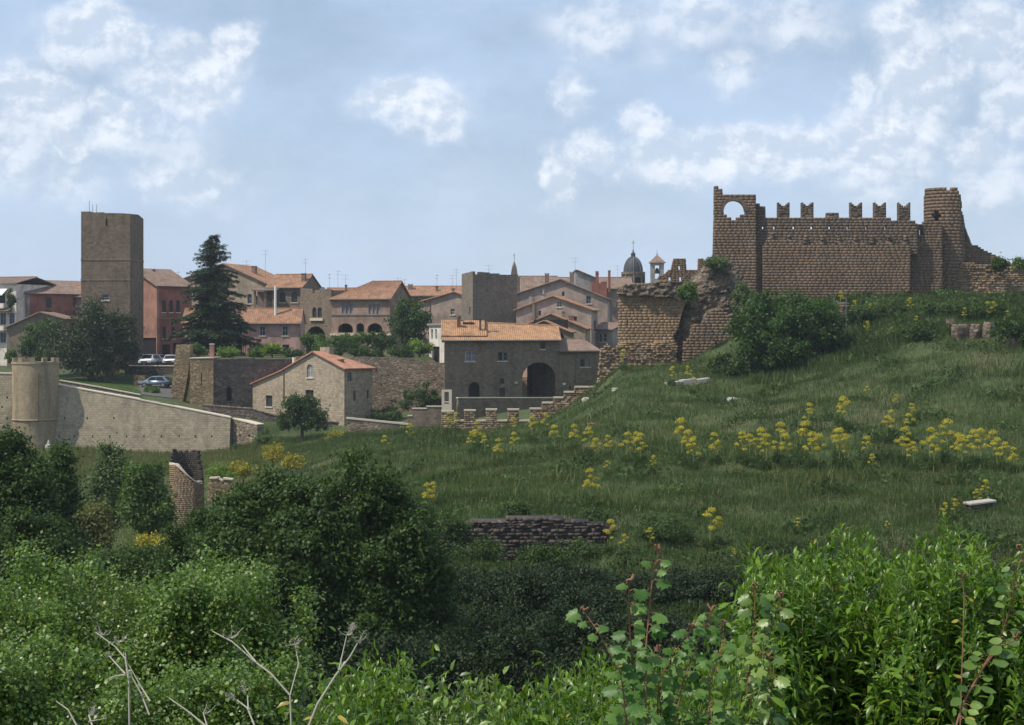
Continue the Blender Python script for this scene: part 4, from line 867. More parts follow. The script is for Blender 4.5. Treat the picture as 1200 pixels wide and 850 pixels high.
bm = bmesh.new(); a1 = b.hit('front', 571, 395)[0]; slope(bm, (-.45, .35, ze+.33), (a1, .35, ze+.33), (a1, 4.1, ze+2.2), (-.45, 4.1, ze+2.26)); bobj('upper_roof', bm, M['tile_bright'], b.root)
b.chimney(527, 372, 385, 2.5, 4.5, 'tile'); b.chimney(555.5, 374, 385, 1.7, 2.6, 'tile_brown'); b.chimney(561, 368, 385, 1.9, 2.2, 'tile_brown'); b.chimney(521.5, 370, 384, 4, 3.4, 'tile')
a0, z0 = b.hit('front', 544, 379); a1, z1 = b.hit('front', 555, 374.5); bm = bmesh.new(); box(bm, (a0, 3.2, z0-.8), (a1, 4.4, z1-.45)); sk = bobj('roof_dormer', bm, M['lead'], b.root); bm = bmesh.new(); box(bm, (a0-.15, 3.0, z1-.447), (a1+.15, 4.6, z1-.3)); bobj('dormer_roof', bm, M['tile'], sk)
for px, py, wv in ((605, 448.5, 4.5), (661, 450, 4)):
    a, z = b.hit('front', px, py) if px < 655 else (0, 0)
    if px < 655: bm = bmesh.new(); box(bm, (a-.22, -.05, z-.12), (a+.22, -.004, z+.12)); bobj('plaque', bm, M['coping'], b.root)
b.shear(.5)
b = Bld('gatehouse_annex', 'lower brown roofed annex at the right end of the gatehouse', 'annex', (655.3, 212.9), (702, 215.8), 8, -11, None, M['gatestone'])
ze = b.hit('front', 675, 411)[1]; b.win('front', 680, 685, 421.5, 430, frame='frame_brown', mull=0); b.win('front', 667, 669.5, 452, 457, sill=False, mull=0)
b.win('front', 686, 691, 421.5, 430, frame='shutter_grey', pane='shutter_grey', mull=0)
b.walls([(0, ze), (b.L, ze)]); b.roof_x(ze, ze+1.3, 4, ze, 'tile_brown', ox=.2); a, z = b.hit('front', 661, 450); bm = bmesh.new(); box(bm, (a-.22, -.05, z-.12), (a+.22, -.004, z+.12)); bobj('plaque', bm, M['whitepaint'], b.root)
a = b.hit('front', 674.5, 430)[0]; bm = bmesh.new(); tube(bm, [(a, -.07, ze), (a, -.07, 1)], .06, 6); bobj('drainpipe', bm, M['iron'], b.root)
# wall and steps seen through the arch
b = Bld('courtyard_wall', 'sunlit pinkish wall seen through the gatehouse arch', 'wall', (606, 236), (634, 234), .6, -9, None, M['pink']); z0 = b.hit('front', 615, 424)[1]; b.walls([(0, z0), (b.L, z0)])
st = empty('courtyard_steps', (X(607, 229), 229, -8.2), 'pale stone steps seen through the gatehouse arch', 'steps')
bm = bmesh.new(); [box(bm, (0, .35*k, -1), (2.6, .35*k+.349, .45+.28*k)) for k in range(7)]; bobj('steps', bm, M['rubble_warm'], st)
# ================================================================== farmhouse with red roof
b = Bld('stone_farmhouse', 'sunlit stone farmhouse with lean-to and new red roof above the low wall', 'house', (293, 212), (403.5, 202), 4.9, -13, None, M['housestone'])
pr = prof(b, [(293, 451.5), (331, 435), (368, 413), (403.5, 432)])
b.win('front', 359.5, 366.5, 427, 442.5, True, frame='frame_white', pane='shutter_grey'); b.win('front', 358, 367.5, 457, 468, frame='frame_brown', pane='dark'); b.win('front', 311.5, 319, 463.5, 476.5, frame='frame_brown', pane='glass')
b.win('right', 407, 412, 437, 447, frame='shutter', pane='shutter_grey', sill=False); b.win('right', 430, 432.5, 457, 467, frame='shutter', pane='glass', sill=False); b.win('right', 414, 417, 458, 470, frame='shutter', pane='shutter_grey', sill=False)
b.walls(under(pr)); b.roof_y(pr, 'tile_red', o=.35, oy=.3, hip=3.6); b.chimney(399.5, 421, 431, 1.2, 5, 'oldstone'); 
a = b.hit('front', 333, 440)[0]; bm = bmesh.new(); tube(bm, [(a, -.09, b.hit('front', 333, 435)[1]), (a, -.09, b.hit('front', 333, 475)[1])], .06, 6); bobj('drainpipe', bm, M['red'], b.root)
bm = bmesh.new(); z = b.hit('front', 368, 407)[1]; a0 = b.hit('front', 364, 406)[0]; a1 = b.hit('front', 375, 406)[0]; box(bm, (a0, 1.6, z-1.5), (a1, 2.4, z)); bobj('chimney', bm, M['housestone'], b.root)
bm = bmesh.new(); a0 = b.hit('front', 332, 425)[0]; box(bm, (a0, 1.5, 4.5), (a0+.35, 1.85, b.hit('front', 333, 419)[1])); bobj('flue', bm, M['coping'], b.root)
# ================================================================== TOWN WALLS, RAMPARTS
def pwall(name, label, pts, D, th, m, holes=(), cat='wall', coping=None, batter=0.0, D2=None, back=True, cop_h=.12, group=None):
    """wall given by its outline (photo columns/rows) on a plane through D (left end) and D2 (right end)"""
    xs = [q[0] for q in pts]; pa, pb = min(xs), max(xs); D2 = D if D2 is None else D2
    A = Vector((X(pa, D), D)); B = Vector((X(pb, D2), D2)); u = (B-A).normalized(); v = Vector((-u.y, u.x))
    def h(px, py):
        r = Vector(((px-CX)/F, 1.0)); det = -u.x*r.y+u.y*r.x; a = (A.x*r.y-A.y*r.x)/det; return a, (HY-py)/F*(A+u*a).y
    q = [h(*k) for k in pts]; zt = max(k[1] for k in q); zb = min(k[1] for k in q)
    root = empty(name, (A.x, A.y, zb), label, cat, group, math.atan2(u.y, u.x)); q = [(a, z-zb) for a, z in q]; zt -= zb
    hs = [[(a, z-zb) for a, z in [h(*k) for k in hl]] for hl in holes]
    fm_ = lambda a, z, t: (a, t-batter*(zt-z)*(1 if t < th*.9 else 0), z)
    bm = bmesh.new(); prism(bm, q, hs, fm_, th); wl = bobj('wall', bm, M[m], root)
    if hs and back:
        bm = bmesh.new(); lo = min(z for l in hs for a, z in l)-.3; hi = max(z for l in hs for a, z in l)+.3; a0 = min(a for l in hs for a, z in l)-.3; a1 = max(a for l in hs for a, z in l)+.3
        tb = min(.45, th*.5); v_ = [bm.verts.new(k) for k in ((a0, tb-batter*(zt-lo), lo), (a1, tb-batter*(zt-lo), lo), (a1, tb-batter*(zt-hi), hi), (a0, tb-batter*(zt-hi), hi))]; bm.faces.new(v_); bobj('hole_backing', bm, M['dark'], root)  # dark sheet paints the shade at the bottom of the holes
    if coping:
        tp = [k for k in q if k[1] > 0]; bm = bmesh.new(); n = len(q)
        for i in range(n):
            (a, z), (b_, z2) = q[i], q[(i+1) % n]
            if abs(b_-a) > .25 and abs(z2-z) < abs(b_-a)*1.2 and min(z, z2) > zt*.12 and not (z < .02 and z2 < .02):
                if b_ < a: (a, z), (b_, z2) = (b_, z2), (a, z)
                pts8 = [(a-.04, -.07-batter*(zt-z), z+.003), (b_+.04, -.07-batter*(zt-z2), z2+.003), (b_+.04, th+.07, z2+.003), (a-.04, th+.07, z+.003)]
                v0 = [bm.verts.new(k) for k in pts8]; v1 = [bm.verts.new((k[0], k[1], k[2]+cop_h)) for k in pts8]
                bm.faces.new(v0[::-1]); bm.faces.new(v1)
                for k in range(4): bm.faces.new((v0[k], v0[(k+1) % 4], v1[(k+1) % 4], v1[k]))
        bobj('coping', bm, M[coping], root)
    return root
def hsq(px, py, w_=1.6, h=2.4): return [(px-w_/2, py+h/2), (px+w_/2, py+h/2), (px+w_/2, py-h/2), (px-w_/2, py-h/2)]
hl = [hsq(a, 490) for a in (77.6, 104, 135)]+[hsq(a, 511) for a in (72, 89.6, 111, 131, 150.6, 171, 191.5, 212, 231, 250)]
pwall('rampart_wall', 'long grey rampart wall with putlog holes sloping down from the round tower', [(58, 545), (271, 545), (271, 490), (162, 468.5), (70, 452), (58, 450)], 201.0, 1.2, 'rampart', hl, 'rampart', 'coping', .17)
pwall('rampart_end_wall', 'short sunlit end of the rampart with ragged foot right of the dark corner', [(272.5, 545), (303, 541), (301.5, 498.5), (272.5, 491)], 201.0, 1.2, 'rubble', [hsq(282, 510.5, 2, 2.6), hsq(293, 510.5, 2, 2.6)], 'rampart', 'coping', .06, D2=199.0)
pwall('left_rampart_wall', 'grey rampart wall left of the round tower at the photo edge', [(-190, 500), (17, 510), (17, 438.5), (-190, 434)], 201.0, 1.2, 'rampart', [hsq(9, 466, 1.8, 2.6), hsq(3, 477, 1.8, 2.6)], 'rampart', 'coping', .05)
pwall('rampart_walk_wall', 'low wall edging the lawn above the rampart', [(68, 452), (166, 470), (164, 463.5), (120, 455), (70, 446.5)], 204.5, .4, 'rubble', (), 'wall', 'coping', 0)
rt = empty('round_rampart_tower', (X(41.5, 200.5), 200.5, Z(530, 200)), 'round golden stone rampart tower with small merlons', 'tower')
zz = lambda py: Z(py, 198)-Z(530, 200)
bm = bmesh.new(); lathe(bm, [(2.42, -1), (2.45, zz(515)), (2.55, zz(494.5)), (2.62, zz(494)), (2.70, zz(493)), (2.62, zz(491.8)), (2.60, zz(470)), (2.66, zz(427.5)), (2.74, zz(427)), (2.74, zz(424.5)), (2.2, zz(424.5)), (2.2, zz(430)), (.01, zz(430))], 48); bobj('drum', bm, M['rampart_round'], rt, smooth=False)
for k in range(11):
    a = -math.pi/2+.12+k*2*math.pi/11; bm = bmesh.new(); box(bm, (-.27, -.2, 0), (.27, .2, .45)); m_ = bobj('merlon', bm, M['rampart_round'], rt); m_.location = (2.45*math.cos(a), 2.45*math.sin(a), zz(424.5)+.002); m_.rotation_euler.z = a+math.pi/2
bm = bmesh.new(); tube(bm, [(.95, -2.52, zz(440)), (.98, -2.50, zz(493)), ], .07, 6); bobj('drain_pipe', bm, M['rust'], rt)
u = empty('stone_urn', (X(57, 195), 195, zg(X(57, 195), 195)), 'small grey urn shaped stone standing at the foot of the round tower', 'urn')
bm = bmesh.new(); lathe(bm, [(.34, -.2), (.36, .35), (.42, .5), (.40, .75), (.2, .9), (.15, 1.1), (.08, 1.3), (.01, 1.42)], 12); bobj('urn_body', bm, M['marble'], u); bm = bmesh.new(); box(bm, (-.45, -.45, -.4), (.45, .45, -.02)); bobj('base', bm, M['rubble_dark'], u)
# bastion, buttress and terrace walls
pwall('leaning_buttress', 'tall sunlit buttress leaning against the terrace bastion', [(199.5, 478), (214, 478), (214.5, 470), (221.5, 432), (223, 404), (206.5, 404), (203, 435), (199.8, 468)], 211.5, 2.0, 'rubble_warm', (), 'buttress')
pwall('terrace_bastion', 'warm rubble stone bastion block with a narrow slit right of the leaning buttress', [(222.5, 484), (250, 484), (250, 420), (222.5, 420.5)], 209.3, 5.0, 'rubble_warm', [[(235.3, 452), (236.6, 452), (236.6, 437), (235.3, 437)]], 'bastion', 'coping')
pwall('gate_pier', 'plain square pier with pale cap on top of the bastion', [(245.5, 420), (250.5, 420), (250.5, 404), (245.5, 404)], 210, .5, 'salmon', (), 'pier', 'coping')
pwall('dark_terrace_wall', 'dark stained terrace wall with pointed niche left of the farmhouse', [(250.6, 482), (345, 486), (345, 421), (300, 421), (297, 419.6), (250.6, 421.5)], 209.6, 1.6, 'rubble_dark', [[(265.5, 470), (272, 470), (272, 457), (268.7, 451.5), (265.5, 457)]], 'wall', None, 0, D2=214.0)
pwall('village_wall', 'long brown rubble wall under the gardens between farmhouse and gatehouse', [(345.5, 500), (523, 500), (523, 425.5), (512, 425.5), (505, 422), (497, 423.5), (480, 419.5), (430, 418.5), (345.5, 418)], 214.2, 1.4, 'rubble', [hsq(441, 434, 1.6, 2.4), hsq(455, 440, 1.6, 2.2), hsq(447, 452, 1.6, 2)], 'wall')
pwall('parking_wall', 'dark retaining wall under the parked cars', [(146, 446), (207, 446), (207, 429.5), (146, 429.5)], 238.2, 1.5, 'rubble_dark', (), 'wall', 'coping')  # dark stone colour stands in for shadow on this wall
pwall('brick_pier', 'short light brick pier beside the grey parked sedan', [(157, 462), (170, 462), (170, 440), (157, 440)], 229, .8, 'rubble_warm', (), 'pier')
pwall('tower_foot_wall', 'low light stone wall between the oak trunk and the square tower', [(118, 450), (139, 450), (139, 427), (118, 427)], 238.0, .5, 'rubble_warm', (), 'wall')
pwall('road_wall', 'low brown road wall in front of the farmhouse and the round tree', [(238, 500), (408, 520), (408, 497), (326, 488.5), (294, 479.5), (238, 475)], 202.6, .5, 'rubble_dark', (), 'wall', 'rubble')
pwall('pale_coped_wall', 'low wall with pale coping right of the farmhouse', [(406, 515), (512, 520), (512, 502.5), (480, 498.5), (406, 491)], 199.3, .45, 'rubble', (), 'wall', 'coping', cop_h=.2)
pwall('stepped_garden_wall', 'shaded garden wall rising in three pale coped steps beside the small portal', [(478, 512), (527, 512), (527, 472), (520.5, 472), (520.5, 477), (500, 477), (500, 479.5), (483.2, 479.5), (483, 488), (478, 488)], 196.5, .4, 'gatestone', (), 'wall', 'coping')
pwall('small_portal', 'small pale stone portal with tall doorpost in front of the gatehouse', [(517.6, 490), (529.4, 490), (529.4, 457), (517.6, 457)], 195.6, .45, 'coping', [[(520.5, 473.5), (526, 473.5), (526, 459.5), (520.5, 459.5)]], 'portal', None, back=False)
pwall('forecourt_wall', 'shaded forecourt wall with thin pale coping in front of the gatehouse', [(537, 506), (652, 500), (652, 467), (537, 467)], 196.5, .4, 'gatestone', (), 'wall', 'coping', 0, D2=203.5)
cr = blockwall('crenellated_low_wall', [(517.5, 520), (712, 500), (712, 454), (673, 454), (673, 460), (660.5, 460), (660.5, 466.5), (648, 466.5), (648, 472.5), (635, 472.5), (635, 479.5), (621, 479.5), (621, 493.5), (608, 493.5), (608, 480.5), (595, 480.5), (595, 493.5), (582, 493.5), (582, 480.5), (569.5, 480.5), (569.5, 493.5), (557, 493.5), (557, 481.5), (544, 481.5), (544, 493.5), (531.5, 493.5), (531.5, 482.5), (517.5, 482.5)], [], 186.5, .5, 'tuff_light', 'core_light', None,
     'low crenellated wall of pale stone stepping up the green hill', 'wall', bw=.34, bh=.21, jit=.03, hj=.15, seed=3)
for k, (a, b_, y) in enumerate(((517, 532, 482), (543.5, 557.5, 481), (569, 582.5, 480), (594.5, 608.5, 480), (620.5, 634.5, 479), (635, 648, 472), (648.5, 660.5, 466), (661, 673, 459.5), (673.5, 700, 453.5), (532, 543.5, 493), (557.5, 569, 493), (582.5, 594.5, 493), (608.5, 620.5, 493))):
    bm = bmesh.new(); ox_, oy_, oz_ = cr.location; box(bm, (X(a, 186.5)-ox_, -.06, Z(y+.9, 186.5)-oz_), (X(b_, 186.5)-ox_, .56, Z(y-.7, 186.5)-oz_+.02)); bobj('cap_stone', bm, M['coping'], cr)
# field wall under the meadow
fw = [(470, 668), (722, 668), (722, 622), (706, 614), (660, 609), (610, 608), (560, 612), (520, 614), (470, 622)]
blockwall('field_wall', fw, [], 89.2, 1.5, 'fieldstone', 'core_dark', None, 'dark dry stone retaining wall under the meadow', 'wall', bw=.34, bh=.17, jit=.07, hj=.35, rag=.15, seed=9)

# ================================================================== THE CASTLE (plane D = 180)
def croot(name, label, px, py, D, cat='castle'): return empty(name, (X(px, D), D, Z(py, D)), label, cat)
CD = 180.0
cs = croot('ruined_castle', 'large ruined brown castle wall with swallowtail merlons on the hilltop', 886, 356, CD)
org = tuple(cs.location)
def cpart(name, pts, holes, D, th, seed, m='tuff', **kw):
    k_ = dict(bw=.52, bh=.29, jit=.006); k_.update(kw)
    return blockwall(name, pts, holes, D, th, m, 'core', cs, origin=org, seed=seed, **k_)
arc = [(861+12.6*math.cos(t), 247.5-12.6*math.sin(t)) for t in [math.pi*k/12 for k in range(13)]]
hole = arc+[(848.4, 250), (852, 250), (852, 254), (857, 254), (857, 257.5), (863.5, 257.5), (863.5, 253.5), (868.3, 253.5), (868.3, 250), (873.6, 250)]
hole2 = [(861+14.8*math.cos(t), 247.5-14.8*math.sin(t)) for t in [math.pi*k/14 for k in range(15)]]+hole[13:]
cpart('gate_tower', [(837, 372), (887, 372), (886.5, 300), (886, 227.5), (847, 227.5), (846.5, 222), (842.5, 222), (842, 218.5), (837.5, 218.5), (837, 260), (836, 300), (835.5, 330)], [hole2], 179.25, 1.0, 21, rag=.03, bh=.3)
# darker relieving band round the great hole
ld = []
for k in range(17):
    t0, t1 = math.pi*k/17, math.pi*(k+1)/17-.012
    ld.append([(861+r*math.cos(t), 247.5-r*math.sin(t)) for r, t in ((12.5, t0), (16.4, t0), (16.4, t1), (12.5, t1))])
bm = bmesh.new()
for q in ld: prism(bm, [(X(a, 178.9)-org[0], Z(b_, 178.9)-org[2]) for a, b_ in q], [], lambda a, z, t: (a, 179.2-org[1]+t, z), 1.0)
bobj('arch_stones', bm, M['tuff'], cs)
loops = [hsq(a, 267, 2.6, 4.6) for a in (894.3, 907.5, 930.5, 951.5, 972.5, 993.5, 1015.5, 1038)]
mer = []
def swallow(c, y0, w_=14, h=19): return [(c-w_/2, 258), (c+w_/2, 258), (c+w_/2, y0), (c+w_*.28, y0+3.0), (c, y0+6), (c-w_*.28, y0+3.0), (c-w_/2, y0)]
up = [(886, 372), (1066.9, 372), (1067, 300), (1076, 300), (1075, 262), (1070, 258), (1054, 257), (900, 255.5), (897.3, 254.6), (897, 240.5), (886, 240)]
cpart('upper_curtain_wall', up, loops, 179.85, .9, 22, 'tuff_upper', jit=.012, bh=.3, bw=.5, rag=.05)
for k, (c, y0) in enumerate(((918.5, 236.5), (946.5, 236), (1003.5, 236.5), (1031.5, 236.5), (1060, 237))):
    cpart('merlon', [(a, min(b_, 256.2 if c < 1050 else 262)) for a, b_ in swallow(c, y0)], [], 179.9, .82, 30+k, 'tuff_upper', jit=.03, bh=.17, bw=.45)
cpart('broken_merlon', [(968.5, 255.8), (983.5, 255.8), (983, 249.5), (969, 249)], [], 179.9, .82, 36, 'tuff_upper', jit=.04)
R = random.Random(4); tp = []; a = 886.5
while a < 1060:
    b_ = a+R.uniform(5, 11); y = 287-6*math.exp(-((a-900)/26)**2)+R.uniform(-3.2, 1.2); tp += [(min(b_, 1066.8), y), (a, y)][::-1]; a = b_
tp += [(1062, 288), (1067, 288.5)]
low = [(893.5, 372), (1067, 372)]+[q for q in tp[::-1] if q[0] > 893.5]+[(893.5, 290)]
cpart('lower_curtain_wall', low, [], 179.55, .45, 23)
bk = []
for k in range(9):      # worn corbels of the lost wall walk
    c = 905+k*19.5; bk.append(c)
    cpart('corbel', [(c-2.2, 286), (c+2.2, 286), (c+2.0, 274+(k*7 % 3)), (c-1.6, 274+(k*5 % 4))], [], 179.6+.03*k/9, .26, 60+k, 'tuff_upper', jit=.05, bh=.3, bw=.45)
cpart('curtain_end', [(1067.2, 372), (1104.5, 372), (1104.5, 259.5), (1094, 258.5), (1085, 259), (1082, 262), (1075.5, 263), (1067.2, 262)], [hsq(1079, 272, 3, 4.6)], 180.75, 1.0, 24, rag=.03)
def flank(name, px, y0, y1, D0, D1, seed, m='tuff'):
    """wall running away from the viewer at photo column px, between two distances"""
    zt, zb = Z(y0, D0), Z(y1, D0); V1, F1, V2, F2 = blocks([(0, zb-org[2]), (D1-D0, zb-org[2]), (D1-D0, zt-org[2]), (0, zt-org[2])], [], .5, .72, .36, .035, seed=seed)
    V = np.concatenate([V1, V2]); V = np.stack([X(px, D0)-org[0]-V[:, 1], D0-org[1]+V[:, 0], V[:, 2]], -1)
    return npmesh(name, V, np.concatenate([F1, F2+len(V1)]), [M[m], M['core']], cs, midx=np.concatenate([np.zeros(len(F1)), np.ones(len(F2))]))
flank('flank_wall', 1067.1, 288.5, 372, 180.02, 180.75, 41); flank('flank_wall', 1104.4, 259.5, 372, 181.8, 187, 42); flank('flank_wall', 886.5, 240, 372, 180.95, 186, 43)
# round tower
def ringwall(name, root, cx, cy, z0, hfun, Rr, th, m, core, a0, a1, seed, bw=.6, bh=.36, holes=(), Rz=None, jit=.008, rag=0):
    R = random.Random(seed); bl = []; co = []; z = z0; row = 0
    while True:
        any_ = False; a = a0+(.0 if row % 2 else -bw/Rr/2)
        while a < a1:
            da = bw*R.uniform(.8, 1.2)/Rr; am = a+da/2; hmax = hfun(am)
            if a+da > a0 and am < a1 and z+bh*.5 < hmax and not any(h[0] < am < h[1] and h[2] < z+bh/2 < h[3] for h in holes):
                any_ = True; rr = Rr if Rz is None else Rz(z); j = R.uniform(-jit, jit); s0, s1 = max(a, a0), min(a+da, a1)
                bl.append((s0+.012/rr, s1-.012/rr, z+.012, z+bh-.012, rr+j, rr-th)); co.append((s0, s1, z, z+bh, rr-.012, rr-th+.04))
            elif z < hmax: any_ = True
            a += da
        z += bh; row += 1
        if not any_ or z > 60: break
    def pk(L):
        A = np.array(L); s0, s1, z0_, z1_, ro, ri = A.T; c = lambda s, r: (cx+r*np.cos(s), cy+r*np.sin(s))
        V = np.stack([np.stack((*c(s, r), zz_), -1) for s, r, zz_ in ((s0, ro, z0_), (s1, ro, z0_), (s1, ri, z0_), (s0, ri, z0_), (s0, ro, z1_), (s1, ro, z1_), (s1, ri, z1_), (s0, ri, z1_))], 1)
        return V.reshape(-1, 3), (CUBE_F[None]+8*np.arange(len(A))[:, None, None]).reshape(-1, 4)
    V1, F1 = pk(bl); V2, F2 = pk(co)
    return npmesh(name, np.concatenate([V1, V2]), np.concatenate([F1, F2+len(V1)]), [M[m], M[core]], root, midx=np.concatenate([np.zeros(len(F1)), np.ones(len(F2))]))
crt = croot('ruined_round_tower', 'broken round castle tower at the right end of the curtain wall', 1106, 356, 184.5, 'tower')
zt = Z(221, 182.4)-crt.location.z
ringwall('drum', crt, 0, 0, -2.0, lambda a: zt-(.55 if -1.62 < ((a+math.pi) % (2*math.pi))-math.pi < -1.46 or 2 < a else 0)-3.6*max(0, (math.cos(a)-.5)/.5), 2.12, .6, 'tuff', 'core', -math.pi*.98, math.pi*.98, 51,
    holes=[(-math.pi/2-.80, -math.pi/2-.42, Z(257.5, 182.4)-crt.location.z, Z(248, 182.4)-crt.location.z), (math.pi/2+.30, math.pi/2+.75, Z(258, 186)-crt.location.z, Z(247, 186)-crt.location.z)], Rz=lambda z: 2.12+.12*max(0, min(1, (zt-z-3)/6)))
# ragged masonry running off the round tower, low walls beyond
cw = croot('sloping_ruin_wall', 'ruined wall sloping down to the right from the round tower', 1128, 356, 183.5, 'wall')
org2 = tuple(cw.location)
o_ = blockwall('upper_wall', [(1118, 372), (1215, 372), (1200, 314), (1188, 310.5), (1176, 304), (1164, 298), (1152, 292.5), (1144, 287), (1140, 288), (1138, 284), (1135, 276), (1132, 268), (1130, 260), (1127, 250), (1124, 240), (1120, 228), (1117, 226)], [], 184.6, .9, 'tuff', 'core', cw, origin=org2, bw=.5, bh=.2, jit=.012, rag=.04, seed=52)
lw = blockwall('low_ruin_wall', [(1108, 372), (1290, 372), (1290, 320), (1240, 314), (1204, 313.5), (1192, 312), (1168, 313), (1165, 309.5), (1126, 308.8), (1124, 318), (1116, 338)], [], 182.4, 1.0, 'tuff_light', 'core_light', None, 'low pale rubble wall below the broken round tower', 'wall', bw=.42, bh=.26, jit=.07, hj=.3, rag=.08, seed=53)

# ------------------------------------------------------------------ left outworks of the castle
def bulge(cx_, cz_, rx, rz, amt, add=0):
    def f(V):
        V = V.copy(); d = 1-((V[:, 0]-cx_)/rx)**2-((V[:, 2]-cz_)/rz)**2; m_ = V[:, 1] < .6
        V[m_, 1] -= amt*np.sqrt(np.clip(d[m_], 0, 1)); return V
    return f
ow = blockwall('crenellated_outwork', [(770, 345), (840, 345), (840, 303.5), (834, 301), (831, 305), (818.5, 303.5), (818, 316), (804.5, 316), (804, 304), (802, 303), (790, 303), (788, 309), (787, 315), (782, 318), (778, 322), (772, 324), (770, 330)],
    [hsq(785, 326.5, 2.6, 4.2), hsq(797.5, 326.5, 2.6, 4.2), hsq(813.5, 326.5, 2.6, 4.2), hsq(796.3, 313.5, 2.2, 4)], 181.5, .8, 'tuff', 'core', None, 'small crenellated outwork with loopholes left of the castle', 'wall', bw=.45, bh=.2, jit=.01, rag=.04, seed=54)
rw = blockwall('ruined_bastion_wall', [(724.5, 445), (799, 445), (793, 418), (795, 405), (789, 396), (795, 385), (800, 365), (808, 348), (812, 338), (806, 333), (790, 331), (786, 328.5), (772, 330), (764, 333.5), (752, 333), (744, 331), (733, 335), (725, 334)],
    [hsq(735.2, 379, 1.6, 8)], 174.5, 1.6, 'tuff_light', 'core_light', None, 'tall sunlit ochre ruined wall standing left of the rubble mass', 'wall', bw=.5, bh=.29, jit=.012, rag=.1, seed=55)
rb = blockwall('ruined_wall_foot', [(700, 450), (800, 450), (792, 415), (786, 402), (770, 401), (757, 405), (748, 400), (727, 401), (722, 408), (712, 404), (704, 409)], [], 173.0, 1.6, 'tuff_light', 'core_light', None,
    'crumbling foot of the ruined wall, pale loose stones above the grass', 'wall', bw=.42, bh=.26, jit=.10, hj=.4, rag=.3, seed=56)
mass = [(786, 460), (905, 460), (900, 400), (897, 372), (888, 352), (878, 343), (872, 328), (866, 318), (858, 306), (846, 302), (836, 300), (826, 308), (815, 320), (806, 335), (800, 350), (793, 372), (788, 400), (786, 420)]
from mathutils import noise as mn
def crag(name, label, cat, outline, D, depth, m, seed, cell=.22, rough=.55, back=3.0):
    '''lump of crumbled masonry: an uneven surface standing proud of the plane D, with its sides running back'''
    q = [(X(a, D), Z(b_, D)) for a, b_ in outline]; x0, x1 = min(p_[0] for p_ in q), max(p_[0] for p_ in q); z0, z1 = min(p_[1] for p_ in q), max(p_[1] for p_ in q)
    nx, nz = int((x1-x0)/cell)+1, int((z1-z0)/cell)+1; bm = bmesh.new(); G = {}
    for j in range(nz+1):
        zz_ = z0+j*cell; xs = scan(q, zz_+.5*cell)
        for a_, b_ in [(xs[k], xs[k+1]) for k in range(0, len(xs)-1, 2)]:
            for i in range(nx+1):
                xx = x0+i*cell
                if a_-cell*.5 <= xx <= b_+cell*.5:
                    ed = min(xx-a_, b_-xx, (z1-zz_)*.8); r_ = min(1, max(0, ed)/1.6); v = Vector((xx*.55+seed, 0, zz_*.55)); w1 = mn.fractal(v, 1, 2, 5); w2 = mn.fractal(v*3.1, 1, 2, 4); w3 = mn.cell(Vector((xx*2.2, seed, zz_*3.2)))
                    y = D-depth*math.sqrt(r_)*(1+.10*(z1-zz_)/2)-rough*w1-.16*w2-.16*w3; G[i, j] = bm.verts.new((xx+.07*w2, y, zz_+.07*w1))
    for (i, j), v in list(G.items()):
        if (i+1, j) in G and (i, j+1) in G and (i+1, j+1) in G: bm.faces.new((v, G[i+1, j], G[i+1, j+1], G[i, j+1]))
    ed = [e_ for e_ in bm.edges if len(e_.link_faces) == 1]; ex = bmesh.ops.extrude_edge_only(bm, edges=ed)
    for v in ex['geom']:
        if isinstance(v, bmesh.types.BMVert): v.co.y = D+back
    for v in [v for v in bm.verts if not v.link_faces]: bm.verts.remove(v)
    c0 = Vector(((x0+x1)/2, D, z0))
    for v in bm.verts: v.co -= c0
    return tag(bobj(name, bm, M[m], None, tuple(c0)), label, cat)
rm = crag('rubble_mass', 'bulky crumbling mass of masonry between the outworks and the castle', 'ruin', mass, 176.5, 1.2, 'crag', 3)
crag('rubble_mass', 'low right shoulder of crumbled masonry above the round green bush', 'ruin', [(850, 455), (905, 455), (900, 400), (892, 372), (882, 358), (872, 366), (864, 380), (858, 400)], 175.2, .9, 'crag', 8)
crag('rubble_spill', 'ragged broken stones on top of the sunlit ruined wall', 'ruin', [(722, 345), (800, 350), (806, 332), (796, 329), (780, 331), (764, 330), (750, 334), (738, 331), (726, 335)], 174.3, .25, 'crag', 12, cell=.16, rough=.22, back=1.5)
rp = blockwall('ruined_brick_panel', [(797, 452), (866, 452), (864, 412), (868, 398), (860, 392), (858, 372), (846, 362), (834, 364), (826, 376), (812, 382), (808, 396), (801, 402)], [], 174.3, 1.3, 'tuff', 'core', None, 'flat reddish brown masonry panel low on the rubble mass', 'ruin', bw=.55, bh=.3, jit=.008, rag=.12, seed=58)
# ------------------------------------------------------------------ ruined half tower in the valley
ht = empty('ruined_half_tower', (X(219, 128), 128, Z(625, 128)), 'hollow ruined round tower with broken top in the valley trees', 'tower'); Lz = lambda py: Z(py, 127)-Z(625, 128)
def hf(a):
    a = (a+2*math.pi) % (2*math.pi)          # front = 3pi/2
    x_ = math.cos(a); fr = math.sin(a) < .12
    if fr: return Lz(547)-(Lz(547)-Lz(568))*max(0, min(1, (x_+.45)/1.15))
    return Lz(528) - .35*abs(math.sin(a*7)) - (Lz(528)-Lz(562))*max(0, (x_-.62)/.38)
ringwall('shell', ht, 0, 0, -3.0, hf, 1.28, .26, 'tuff_light', 'core_light', math.pi*.98, 2.02*math.pi, 59, bw=.26, bh=.15, jit=.008)
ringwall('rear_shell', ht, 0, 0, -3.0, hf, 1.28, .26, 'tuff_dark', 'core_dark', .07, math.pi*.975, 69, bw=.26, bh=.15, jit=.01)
bm = bmesh.new(); prev = None
